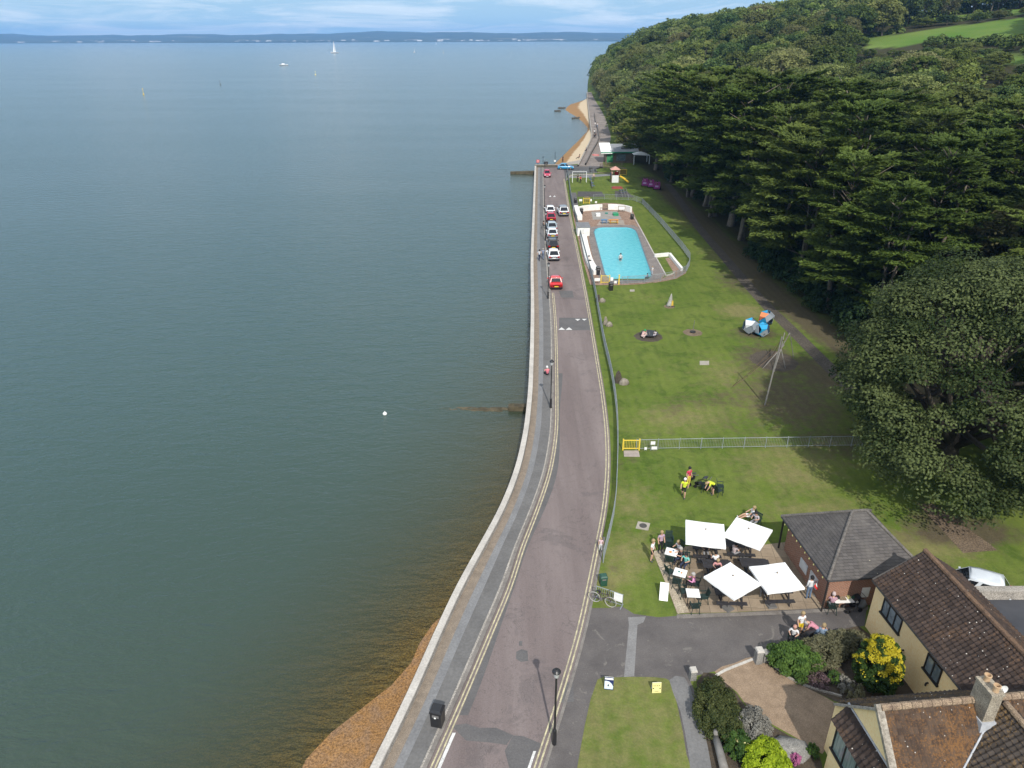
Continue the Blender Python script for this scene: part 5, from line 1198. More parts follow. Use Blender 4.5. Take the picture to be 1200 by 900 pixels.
tile_roof('roof', bv*hw2+pv*(XW+PW)+UP*(ez2+.06), bv*9, wr, h2, M_TILE3, clip=lambda c: (lambda r: r.dot(bv) > (r.dot(pv)-XW)*(hw2/PW)-.05)(c-(A+bv*hw2+UP*rz2)))
mb = MB(); q0 = bv*(hw2+.05)+pv*XW+UP*(rz2+.12); q1 = bv*2*hw2+pv*(XW-PW)+UP*(ez2+.13); mb.tube([q0, q1], .05, 5); part('valley_lead', M_LEAD, h2, mb)
ridge_tiles('ridge', bv*hw2+UP*(rz2+.12)+pv*.05, bv*hw2+UP*(rz2+.12)+pv*L2, h2, M_RIDGE2, .15)
ridge_tiles('ridge', bv*(hw2+.3)+pv*XW+UP*(rz2+.12), bv*(hw2+8.5)+pv*XW+UP*(rz2+.12), h2, M_RIDGE2, .13)
M_VERGE = pm('verge_stone', (.40, .36, .30, 1), (.16, .14, .115, 1), 3.2, .95, .5, 12, fine=.5)
mb = MB(); q0, q1 = bv*hw2+UP*(rz2+.10), bv*2*hw2+UP*(ez2+.10); dn = (q1-q0)
mb.box((q0+q1)/2, (.30, dn.length+.3, .16), rot=Matrix((pv, dn.normalized(), pv.cross(dn.normalized()))).transposed()); part('verge', M_VERGE, h2, mb)
mb = MB(); q0, q1 = A+UP*(ez2-.08), bv*hw2+UP*(rz2+.03); dn = q1-q0
mb.box((q0+q1)/2-pv*.03, (.16, dn.length, .10), rot=Matrix((pv, dn.normalized(), pv.cross(dn.normalized()))).transposed()); part('bargeboard', M_CONC, h2, mb)
w0, w1 = pv*(XW-PW+.2), pv*(XW+PW-.2); g0, g1 = bv*4.9, bv*11.2; q = [w0-UP*.3, w0+UP*(ez2-.08), pv*XW+UP*(rz2-.22), w1+UP*(ez2-.08), w1-UP*.3]
mb = MB(); mb.add([v+g0 for v in q]+[v+g1 for v in q], [(0,1,2,3,4), (9,8,7,6,5), (0,5,6,1), (1,6,7,2), (2,7,8,3), (3,8,9,4)]); part('wing_wall', M_RENDER, h2, mb)
# bay with its lean-to roof
bz0, bz1 = 3.02, 3.86; y0, y1 = .95, 4.6; prot = .55
mb = MB(); q = [bv*y0-pv*(prot-.08), bv*y1-pv*(prot-.08), bv*y1+pv*.05, bv*y0+pv*.05]; mb.add([v-UP*.2 for v in q]+[v+UP*(bz0-.02) for v in q], [(3,2,1,0), (4,5,6,7), (0,1,5,4), (1,2,6,5), (2,3,7,6), (3,0,4,7)]); bay = part('bay', M_RENDER, h2, mb)
tile_roof('bay_roof', bv*(y0-.12)-pv*(prot+.10)+UP*(bz0), bv*(y1-y0+.24), pv*(prot+.08)+UP*(bz1-bz0), h2, M_TILE1, tw=.24, th=.26)
mb = MB(); mb.tube([bv*(y0-.15)-pv*.02+UP*(bz1+.05), bv*(y1+.15)-pv*.02+UP*(bz1+.05)], .05, 6); part('flashing', M_LEAD, h2, mb)
pb = B0-pv*(prot-.08)
qa = [pb+bv*(y0+.15)+UP*2.86, pb+bv*(y1-.1)+UP*2.86, pb+bv*(y1-.1)+UP*1.5, pb+bv*(y0+.15)+UP*1.5]; window(h2, [proj(v)[:2] for v in qa], pb, wn, 4, M_CURT)
# chimney (part of the house) with pots and dish
ch = Vector((19.0, 20.75, 0))-B0; M_STACK = pm('chimney_render', (.36, .315, .245, 1), (.20, .17, .13, 1), 1.6, .95, .5, 9, fine=.5)
mb = MB(); rotc = math.atan2(pv.y, pv.x); mb.box(ch+UP*5.66, (.50, .92, 1.9), rotc); mb.box(ch+UP*6.64, (.57, .99, .09), rotc); stk = part('chimney', M_STACK, h2, mb)
M_POT = pm('chimney_pot', (.52, .36, .22, 1), (.40, .27, .16, 1), 4, .9)
for s in (-.27, .25):
    mb = MB(); c = ch-bv*s; mb.lathe([(.12, 6.68), (.105, 6.90), (.14, 6.92), (.145, 6.99), (.11, 7.0), (.085, 6.9), (.08, 6.75)], (c.x, c.y, 0), 14); part('chimney_pot', M_POT, stk, mb)
mb = MB(); mb.box(ch+UP*4.98+bv*.02, (.72, 1.2, .40), rotc, taper=.86); part('flashing', M_LEAD, stk, mb)
sd_ = thing('satellite_dish', 'small white satellite dish on the chimney of the lichened roof', 'satellite dish', B0+ch+pv*.42+bv*.1+UP*6.5, 0)
mb = MB(); mb.lathe([(.02, 0), (.14, .02), (.22, .06), (.225, .065), (.14, .03), (.02, .012)], n=18); mb.v = [(-v[2]*.3-v[0]*.25+v[2]*0, v[1]*1.0, v[0]*.95+.12) if False else (v[0]*.9, -v[2]*.9-.02, v[1]*1.0+.1) for v in mb.v]; part('dish', M_WHT, sd_, mb)
mb = MB(); mb.tube([(0, 0, .1), (0, -.22, .02)], .012, 5); mb.tube([(0, .0, .1), (0, .05, .0), (-.14, .06, -.15)], .02, 6); part('arm', M_GREYM, sd_, mb)
# kiosk with hipped slate roof
NLc = Vector((17.72, 31.85, 0)); W_, D_ = 5.95, 6.1; ezk, rzk = 2.42, 4.82
k = thing('cafe_kiosk', 'square brick cafe kiosk with a grey hipped slate roof', 'kiosk', NLc)
m, nt, N, L = newmat('red_brick'); co = objco(nt); mp = N.new('ShaderNodeMapping'); mp.inputs['Rotation'].default_value = (math.radians(90), 0, 0)
br = N.new('ShaderNodeTexBrick'); cx_ = N.new('ShaderNodeSeparateXYZ'); L.new(co, cx_.inputs[0]); cb_ = N.new('ShaderNodeCombineXYZ'); L.new(mth(nt, 'ADD', cx_.outputs[0], cx_.outputs[1]), cb_.inputs[0]); L.new(cx_.outputs[2], cb_.inputs[1]); L.new(cb_.outputs[0], br.inputs[0])
br.inputs['Scale'].default_value = 1; br.inputs['Brick Width'].default_value = .225; br.inputs['Row Height'].default_value = .075; br.inputs['Mortar Size'].default_value = .010
br.inputs['Color1'].default_value = (.21, .078, .042, 1); br.inputs['Color2'].default_value = (.28, .11, .06, 1); br.inputs['Mortar'].default_value = (.33, .28, .23, 1)
finish(nt, br.outputs[0], .9, br.outputs[1], -.3, .01); M_BRICK = m
ins = .38; wp = [pv*ins-bv*ins, pv*(W_-ins)-bv*ins, pv*(W_-ins)-bv*(D_-ins), pv*ins-bv*(D_-ins)]
mb = MB(); mb.prism([(v.x, v.y) for v in wp], -.1, ezk+.02); part('wall', M_BRICK, k, mb)
c4 = [A, pv*W_, pv*W_-bv*D_, -bv*D_]; ra, rb = pv*2.55-bv*3.0+UP*rzk, pv*3.4-bv*3.0+UP*rzk
m, nt, N, L = newmat('slate'); co = objco(nt); sx_ = N.new('ShaderNodeSeparateXYZ'); L.new(co, sx_.inputs[0])
br = N.new('ShaderNodeTexBrick'); cb_ = N.new('ShaderNodeCombineXYZ'); L.new(mth(nt, 'ADD', sx_.outputs[0], mth(nt, 'MULTIPLY', sx_.outputs[1], .94)), cb_.inputs[0]); L.new(sx_.outputs[2], cb_.inputs[1]); L.new(cb_.outputs[0], br.inputs[0])
br.inputs['Scale'].default_value = 1; br.inputs['Brick Width'].default_value = .30; br.inputs['Row Height'].default_value = .115; br.inputs['Mortar Size'].default_value = .008
br.inputs['Color1'].default_value = (.068, .062, .060, 1); br.inputs['Color2'].default_value = (.098, .090, .086, 1); br.inputs['Mortar'].default_value = (.03, .028, .027, 1)
c = mixc(nt, mth(nt, 'MULTIPLY', ramp(nt, noise(nt, .8, 5, .7, co), .45, BW, .7, WH), .5), br.outputs[0], (.14, .128, .115, 1))
v = N.new('ShaderNodeTexVoronoi'); L.new(co, v.inputs['Vector']); v.inputs['Scale'].default_value = 3.0; sc_ = N.new('ShaderNodeSeparateColor'); L.new(v.outputs['Color'], sc_.inputs[0])
c = mixc(nt, mth(nt, 'MULTIPLY', ramp(nt, v.outputs['Distance'], .06, WH, .09, BW), ramp(nt, sc_.outputs[0], .80, BW, .82, WH)), c, (.42, .38, .28, 1))
finish(nt, c, .85, mth(nt, 'ADD', br.outputs[1], noise(nt, 20, 2, .6, co)), -.4, .012); M_SLATE = m
mb = MB(); V_ = [v+UP*ezk for v in c4]+[ra, rb]+[v+UP*(ezk-.10) for v in c4]
mb.add(V_, [(0,1,5,4), (1,2,5), (2,3,4,5), (3,0,4), (0,6,7,1), (1,7,8,2), (2,8,9,3), (3,9,6,0), (9,8,7,6)]); part('roof', M_SLATE, k, mb)
M_HIP = pm('hip_tile', (.16, .145, .13, 1), (.10, .092, .085, 1), 2, .9, .3, 12, fine=.5)
for a_, b_ in ((V_[0], ra), (V_[1], rb), (V_[2], rb), (V_[3], ra), (ra, rb)): ridge_tiles('hip', a_+UP*.03, b_+UP*.03, k, M_HIP, .085, .35)
mb = MB(); [mb.tube([V_[i]-UP*.06, V_[(i+1) % 4]-UP*.06], .05, 5) for i in range(4)]; part('gutter', M_BLK, k, mb)
lw = NLc+pv*ins; 
def wallpanel(px, p0, n, mat, name, parent, proud=.05):
    q = [on_plane(x, y, p0, n) for x, y in px]; u = q[1]-q[0]; u.z = 0; u.normalize(); nn = Vector(n).normalized(); z1 = (q[0].z+q[1].z)/2; z0 = (q[2].z+q[3].z)/2; a0 = 0; a1 = (q[1]-q[0]).dot(u); b_ = q[0]; mb = MB()
    mb.add([Vector((b_.x, b_.y, 0))+u*a+UP*z+nn*d-parent.location for d in (-.02, proud) for a, z in ((a0, z0), (a1, z0), (a1, z1), (a0, z1))], [(3,2,1,0), (4,5,6,7), (0,1,5,4), (1,2,6,5), (2,3,7,6), (3,0,4,7)]); return part(name, mat, parent, mb)
M_HATCH = pm('hatch_white', (.62, .63, .64, 1), (.52, .53, .54, 1), 2, .6)
wallpanel([(938.5,654.5),(946.5,664.5),(946,676),(938,668)], lw, -pv, M_HATCH, 'hatch', k); wallpanel([(950,669.5),(958.5,680.5),(957.5,695),(949.5,684)], lw, -pv, M_HATCH, 'hatch', k)
fw_ = NLc-bv*ins
wallpanel([(1010,690),(1019,689.5),(1017,700.5),(1008.3,701)], fw_, bv, M_WHT, 'notice', k, .04)
mb = MB(); q = pv*.12-bv*(D_-.15); mb.tube([q-UP*.05, q+UP*(ezk-.05)], .06, 6); part('post', M_DKFRAME, k, mb); mb = MB(); q = pv*.12-bv*.15; mb.tube([q-UP*.05, q+UP*(ezk-.05)], .05, 6); part('post', M_DKFRAME, k, mb)
for i in range(10): mb = MB(); mb.lathe([(.03, -.08), (.05, 0), (.02, .05)], tuple(-bv*(.5+.55*i)-pv*.03+UP*(ezk-.16)), 6); part('light_bulb', M_CREAM, k, mb)
# flat roofed garage, pale wall and car beyond the long roof
gx, gy = at(1160, 728, 2.3), at(1230, 760, 2.3)
g = thing('flat_roof_garage', 'low building with a dark flat roof behind the long brown roof', 'garage', (28.2, 29.4, 0))
mb = MB(); mb.box((0, 0, .45), (7.6, 4.6, .95)); part('wall', M_CONC, g, mb); mb = MB(); mb.box((0, 0, .98), (7.8, 4.8, .12)); part('roof', pm('dark_felt', (.045, .047, .055, 1), (.062, .064, .072, 1), .5, .8), g, mb)
mb = MB(); mb.box((.1, 2.55, .8), (7.7, .28, 1.6)); mb.box((.1, 2.55, 1.66), (7.8, .44, .12)); tag(mb.build('boundary_wall', M_CONC, loc=(28.2, 29.4, 0)), 'pale weathered concrete wall along the far edge of the dark flat roof', 'wall')
# ------------------------------------------------------------------ street lamps and posts
def lamp(px, py, h, label, z=0.0, group='black lamp posts along the promenade'):
    p = at(px, py, z); t = thing('street_lamp', label, 'lamp post', p, 0, group)
    mb = MB(); mb.lathe([(.11, 0), (.10, .9), (.085, .95), (.055, 1.0), (.045, h-.5), (.05, h-.45)], n=10); part('pole', M_BLK, t, mb)
    mb = MB(); mb.lathe([(.05, h-.45), (.10, h-.40), (.16, h-.12), (.15, h-.08)], n=14); part('lantern', MATS.get('lampglass') or pm('lampglass', (.45, .46, .46, 1), (.38, .39, .39, 1), 3, .2, .05, spec=.5), t, mb)
    mb = MB(); mb.lathe([(.20, h-.10), (.195, h-.06), (.12, h+.02), (.05, h+.06), (.03, h+.13)], n=18); part('lamp_cap', M_BLK, t, mb); return t
lamp(648, 872, 4.75, 'black lamp post on the right side of the road, nearest of the lamps')
lamp(645.3, 478, 4.6, 'black lamp post beside the seated person on the promenade', .1)
lamp(642.6, 350, 4.6, 'black lamp post left of the red car', .1)
lamp(639.7, 282, 4.6, 'black lamp post beside the parked row of cars', .1)
lamp(638.6, 246, 4.6, 'black lamp post left of the white car, far end of the parked row', .1)
p = at(651.2, 195); t = thing('slipway_pole', 'tall thin pole with a white box by the slipway and the blue car', 'pole', p)
mb = MB(); mb.tube([(0, 0, 0), (0, 0, 3.6)], .06, 6); part('pole', M_BLK, t, mb); mb = MB(); mb.box((-.05, -.1, 1.35), (.42, .16, .42)); part('box', M_WHT, t, mb)
p = at(637.2, 193); t = thing('promenade_post', 'short dark post with a cap on the end of the promenade', 'post', p); mb = MB(); mb.tube([(0, 0, 0), (0, 0, 1.9)], .05, 6); mb.lathe([(.14, 1.8), (.14, 2.0), (.03, 2.08)], n=8); part('pole', M_BLK, t, mb)
M_RED = paint('red_paint', (.62, .03, .03, 1), .5)
p = at(631.2, 194.5); t = thing('lifebuoy_stand', 'red lifebuoy cabinet with a white ring at the seaward corner of the promenade', 'lifebuoy', p)
mb = MB(); mb.box((0, 0, .45), (.1, .1, .9)); part('post', M_BLK, t, mb); mb = MB(); mb.box((0, 0, 1.15), (.72, .2, .72)); cb = part('cabinet', M_RED, t, mb)
mb = MB(); mb.tube([(.2*math.cos(a), -.115, 1.15+.2*math.sin(a)) for a in [2*PI*i/16 for i in range(17)]], .045, 6, cap=False); part('ring', M_WHT, cb, mb)
# painted circular mark on the beach path
p = at(699, 182); mb = MB(); mb.lathe([(1.0, .016), (1.0, .018)], (p.x, p.y, 0), 24, sy=1.9); structure('path_marking_red', mb, pm('red_mark', (.55, .13, .11, 1), (.45, .11, .10, 1), 1.2)); mb = MB(); mb.box((p.x, p.y, .020), (1.1, .5, .004)); structure('path_marking', mb, M_WLINE)
# ------------------------------------------------------------------ cars
M_CGLASS = paint('car_glass', (.012, .014, .017, 1), .06, .6); M_TYREB = paint('tyre', (.015, .015, .015, 1), .8, .2); M_RIM = paint('rim', (.42, .43, .45, 1), .3, .5, .7)
M_TAIL = paint('tail_light', (.35, .01, .01, 1), .2); M_HEAD = paint('head_light', (.75, .76, .78, 1), .1); M_PLY = paint('plate_yellow', (.75, .55, .05, 1), .5); M_PLW = paint('plate_white', (.78, .78, .76, 1), .5)
M_TRIM = paint('car_trim', (.02, .02, .022, 1), .6, .3)
def car(px, py, rz, col, label, L=4.1, W=1.72, Ht=1.46, kind='hatch', roofcol=None, pw=M_PLY, coat=.6):
    """+Y is the nose; (px, py) is the ground point under the end nearest the camera"""
    t = thing('parked_car', label, 'car', (0, 0, 0), math.radians(rz), 'cars on the seafront road'); body = paint('carpaint_' + label.replace(' ', '_')[:40], col, .28, .5, .0, coat); roofm = paint('carroof_' + label.replace(' ', '_')[:40], roofcol, .3, .5, 0, .4) if roofcol else body
    h = W/2; zb = .20; sh = Ht*.60
    tail = {'hatch': (.02, .10, .26), 'suv': (.0, .05, .18), 'saloon': (.16, .19, .30)}[kind]
    st = [(0.0, .86, .42, sh*.80), (.03, .97, zb+.02, sh*.97), (.10, 1.0, zb, sh), (.25, 1.0, zb, sh), (.5, 1.0, zb, sh*.99), (.66, 1.0, zb, sh*.97), (.80, .99, zb, sh*.90), (.93, .95, zb, sh*.78), (.985, .86, .26, sh*.66), (1.0, .76, .34, sh*.52)]
    rows = []
    for f, k, z0, z1 in st:
        y = (f-.5)*L; w = h*k; top = z1+.05
        rows.append([(-w*.8, y, z0), (-w*.97, y, z0+.08), (-w, y, z0+(z1-z0)*.55), (-w*.97, y, z1-.05), (-w*.88, y, z1), (-w*.4, y, top), (0, y, top+.01), (w*.4, y, top), (w*.88, y, z1), (w*.97, y, z1-.05), (w, y, z0+(z1-z0)*.55), (w*.97, y, z0+.08), (w*.8, y, z0)])
    mb = MB(); mb.grid(rows); n = len(rows[0]); mb.f += [tuple(range(n)), tuple(range((len(rows)-1)*n+n-1, (len(rows)-1)*n-1, -1))]; mb.m += [0, 0]
    mb.f += [(i*n+n-1, i*n, (i+1)*n, (i+1)*n+n-1) for i in range(len(rows)-1)]; mb.m += [0]*(len(rows)-1); part('body', body, t, mb, True)
    # cabin: lower ring at the shoulder, upper ring the roof
    r0, r1, w0, w1 = tail[0], tail[2]-.04, .70, .54
    yl = lambda f: (f-.5)*L
    lo = [(-h*.93, yl(r0+.03), sh-.03), (h*.93, yl(r0+.03), sh-.03), (h*.92, yl(.5), sh-.03), (h*.86, yl(w0), sh*.96), (-h*.86, yl(w0), sh*.96), (-h*.92, yl(.5), sh-.03)]
    up = [(-h*.74, yl(r1), Ht-.03), (h*.74, yl(r1), Ht-.03), (h*.76, yl(.42), Ht), (h*.70, yl(w1), Ht-.04), (-h*.70, yl(w1), Ht-.04), (-h*.76, yl(.42), Ht)]
    mb = MB(); mb.add(lo+up, [(i, (i+1) % 6, 6+(i+1) % 6, 6+i) for i in range(6)]); part('cabin', body, t, mb)
    rf = [(x*1.0, y, z+.012) for x, y, z in up]; mb = MB(); c_ = [(x*.6, y*.8+(yl(.42))*.2, Ht+.04) for x, y, z in up]; mb.add([(x, y, z-.02) for x, y, z in up]+rf+c_, [(i, (i+1) % 6, 6+(i+1) % 6, 6+i) for i in range(6)]+[(6+i, 6+(i+1) % 6, 12+(i+1) % 6, 12+i) for i in range(6)]+[(12, 13, 14, 15, 16, 17)]); part('roof', roofm, t, mb, True)
    def pane(name, q, k=.86, o=.014):
        q = [Vector(v) for v in q]; c = sum(q, Vector())/4; nn = (q[1]-q[0]).cross(q[3]-q[0]).normalized(); 
        if nn.dot(c-Vector((0, 0, .8))) < 0: nn = -nn
        mb = MB(); mb.add([c+(v-c)*k+nn*o for v in q], [(0, 1, 2, 3)]); part(name, M_CGLASS, t, mb)
    pane('rear_window', (lo[0], lo[1], up[1], up[0]), .84); pane('windscreen', (lo[3], lo[4], up[4], up[3]), .90)
    pane('side_window', (lo[1], lo[2], up[2], up[1]), .82); pane('side_window', (lo[2], lo[3], up[3], up[2]), .82); pane('side_window', (lo[5], lo[0], up[0], up[5]), .82); pane('side_window', (lo[4], lo[5], up[5], up[4]), .82)
    for sx in (-1, 1):
        for fy in (.19, .80):
            R0 = .31; mb = MB(); mb.tube([(sx*(h-.17), yl(fy), R0), (sx*(h+.005), yl(fy), R0)], R0, 16); wh = part('wheel', M_TYREB, t, mb); mb = MB(); mb.tube([(sx*(h-.05), yl(fy), R0), (sx*(h+.015), yl(fy), R0)], R0*.64, 12); part('rim', M_RIM, wh, mb)
        mb = MB(); mb.box((sx*h*.74, yl(.012), sh*.80), (h*.36, .12, .20)); part('tail_light', M_TAIL, t, mb)
        mb = MB(); mb.box((sx*h*.66, yl(.972), sh*.68), (h*.40, .16, .13)); part('headlight', M_HEAD, t, mb)
        mb = MB(); mb.box((sx*(h+.09), yl(.63), sh+.03), (.18, .12, .13)); part('wing_mirror', body, t, mb)
    mb = MB(); mb.box((0, yl(-.004), sh*.60), (.52, .03, .12)); part('number_plate', pw, t, mb); mb = MB(); mb.box((0, yl(1.0), .36), (.52, .04, .11)); part('number_plate', M_PLW, t, mb)
    mb = MB(); mb.box((0, yl(.015), .32), (W*.86, .12, .16)); part('bumper', M_TRIM, t, mb); mb = MB(); mb.box((0, yl(.985), .30), (W*.72, .10, .14)); part('bumper', M_TRIM, t, mb)
    a = at(px, py); dirv = Vector((-math.sin(math.radians(rz)), math.cos(math.radians(rz)), 0)); k = L/2*(1 if dirv.y > .3 else -1 if dirv.y < -.3 else 0); t.location = a+dirv*k+Vector((0, 0, .014)); return t
car(646.0, 252.5, 2, (.78, .79, .80, 1), 'white hatchback at the far end of the parked row', 3.9, 1.7)
car(646.8, 261, 2, (.40, .02, .05, 1), 'dark red car parked second from the far end of the row', 3.9, 1.72)
car(648.0, 272.5, 2, (.33, .40, .44, 1), 'silver blue hatchback parked in front of the dark red car', 4.0, 1.74)
car(648.4, 280.5, 2, (.66, .70, .72, 1), 'pale silver car parked behind the black car', 3.8, 1.72)
car(649.2, 294.5, 2, (.016, .017, .018, 1), 'black estate car with a yellow plate in the parked row', 4.3, 1.78, 1.55, 'suv')
car(650.0, 307, 2, (.80, .81, .82, 1), 'white hatchback with dark glass at the near end of the parked row', 4.1, 1.74, pw=M_PLW)
car(652.4, 340.5, 1.5, (.62, .02, .02, 1), 'bright red saloon standing alone on the road nearest the camera', 4.1, 1.72, 1.40, 'saloon')
car(661.8, 254.5, 3, (.72, .73, .74, 1), 'white people carrier with a grey roof driving in the right lane', 4.6, 1.85, 1.72, 'suv', (.20, .22, .24, 1))
car(642.3, 208.5, 180, (.50, .03, .08, 1), 'small crimson car facing the camera at the top of the road', 3.7, 1.62, 1.46)
car(663.7, 198.6, -92, (.03, .27, .50, 1), 'bright blue hatchback turning across the end of the road', 4.1, 1.72)
cv = car(1147, 704, 62, (.62, .66, .70, 1), 'pale grey car mostly hidden behind the wall and the long roof', 4.3, 1.8, 1.6, 'suv'); cv.location = (27.0, 33.4, .02); cv['group'] = 'car by the garage'

# ------------------------------------------------------------------ people
M_SKIN = pm('skin', (.52, .32, .23, 1), (.46, .28, .20, 1), 8, .6, .05); HM = {}
def cloth(c):
    k = 'cloth_%d_%d_%d' % tuple(int(v*255) for v in c[:3])
    return pm(k, tuple(c[:3])+(1,), tuple(v*.72 for v in c[:3])+(1,), 7, .85, .3, 20)
J = {'stand': {}, }
def skeleton(pose):
    s = dict(pel=(0,0,.93), chest=(0,.0,1.22), neck=(0,.0,1.43), hb=(0,.02,1.52), ht=(0,.03,1.66))
    for k, x in (('l', -1), ('r', 1)):
        s.update({'sh'+k: (x*.17,0,1.39), 'el'+k: (x*.23,-.03,1.12), 'wr'+k: (x*.22,.08,.90), 'ha'+k: (x*.21,.12,.80), 'hi'+k: (x*.09,0,.90), 'kn'+k: (x*.10,.02,.50), 'an'+k: (x*.10,-.02,.09), 'to'+k: (x*.12,.15,.035)})
    if pose == 'walk':
        s.update(knl=(-.10,.16,.52), anl=(-.10,.10,.12), tol=(-.11,.27,.09), knr=(.10,-.04,.50), anr=(.10,-.34,.16), tor=(.11,-.22,.035), ell=(-.24,-.14,1.14), wrl=(-.25,-.10,.92), hal=(-.25,-.06,.83), elr=(.23,.10,1.14), wrr=(.21,.26,1.0), har=(.20,.33,.95))
    if pose in ('sit', 'sitback'):
        d = -.46
        for k in ('pel', 'chest', 'neck', 'hb', 'ht', 'shl', 'shr', 'ell', 'elr'): s[k] = (s[k][0], s[k][1]-.03, s[k][2]+d)
        lean = .10 if pose == 'sit' else -.10
        for k, m_ in (('chest', .5), ('neck', 1), ('hb', 1.2), ('ht', 1.4), ('shl', 1), ('shr', 1)): s[k] = (s[k][0], s[k][1]+lean*m_, s[k][2])
        for k, x in (('l', -1), ('r', 1)): s.update({'hi'+k: (x*.10,.0,.46), 'kn'+k: (x*.13,.44,.50), 'an'+k: (x*.12,.42,.10), 'to'+k: (x*.13,.58,.04), 'el'+k: (x*.25,.10,.72), 'wr'+k: (x*.16,.34,.76), 'ha'+k: (x*.12,.42,.77)})
        if pose == 'sitback':
            for k, x in (('l', -1), ('r', 1)): s.update({'kn'+k: (x*.13,.42,.46), 'an'+k: (x*.12,.78,.16), 'to'+k: (x*.13,.86,.26), 'wr'+k: (x*.20,.26,.60), 'ha'+k: (x*.17,.34,.57)})
    if pose == 'bend':
        s.update(pel=(0,-.10,.88), chest=(0,.18,1.06), neck=(0,.38,1.10), hb=(0,.46,1.10), ht=(0,.59,1.07))
        for k, x in (('l', -1), ('r', 1)): s.update({'hi'+k: (x*.09,-.10,.85), 'sh'+k: (x*.17,.34,1.08), 'el'+k: (x*.20,.40,.80), 'wr'+k: (x*.17,.50,.58), 'ha'+k: (x*.15,.54,.50), 'kn'+k: (x*.11,.02,.48)})
    if pose == 'crouch':
        s.update(pel=(0,-.10,.30), chest=(0,.08,.56), neck=(0,.20,.74), hb=(0,.26,.80), ht=(0,.34,.92))
        for k, x in (('l', -1), ('r', 1)): s.update({'hi'+k: (x*.10,-.08,.28), 'sh'+k: (x*.17,.18,.70), 'el'+k: (x*.24,.34,.50), 'wr'+k: (x*.16,.50,.38), 'ha'+k: (x*.12,.57,.34), 'kn'+k: (x*.17,.34,.46), 'an'+k: (x*.12,.02,.09), 'to'+k: (x*.14,.18,.035)})
    return s
RAD = dict(pel=(.135,.115), chest=(.145,.115), neck=(.062,.062), hb=(.085,.10), ht=(.082,.095), sh=(.075,.07), el=(.048,.048), wr=(.032,.034), ha=(.028,.042), hi=(.095,.095), kn=(.066,.066), an=(.045,.05), to=(.035,.045))
BONES = [('pel','chest'),('chest','neck'),('neck','hb'),('hb','ht')] + [b for k in 'lr' for b in (('chest','sh'+k),('sh'+k,'el'+k),('el'+k,'wr'+k),('wr'+k,'ha'+k),('pel','hi'+k),('hi'+k,'kn'+k),('kn'+k,'an'+k),('an'+k,'to'+k))]
PQ = []
def person(px, py, face, pose, shirt, legs, label, shorts=False, bare_arms=True, hair=(.05, .035, .025), hat=None, z=.03, size=1.0, group=None, skirt=False, shoes=(.08, .08, .08), xyz=None):
    s = skeleton(pose); names = list(s); idx = {n: i for i, n in enumerate(names)}
    me = bpy.data.meshes.new('body'); me.from_pydata([s[n] for n in names], [(idx[a], idx[b]) for a, b in BONES], [])
    o = bpy.data.objects.new('body', me); COL.objects.link(o); md = o.modifiers.new('skin', 'SKIN'); md.use_smooth_shade = True
    for n in names:
        sv = me.skin_vertices[0].data[idx[n]]; r = RAD.get(n) or RAD[n[:-1]]; sv.radius = r; sv.use_root = (n == 'pel')
    sb_ = o.modifiers.new('sub', 'SUBSURF'); sb_.levels = 1; sb_.render_levels = 1
    PQ.append((o, s, px, py, face, shirt, legs, label, shorts, bare_arms, hair, hat, z, size, group, shoes, xyz, pose))
def segd(p, a, b):
    ab = b-a; t = max(0, min(1, (p-a).dot(ab)/max(1e-9, ab.length_squared))); return (p-(a+ab*t)).length, t
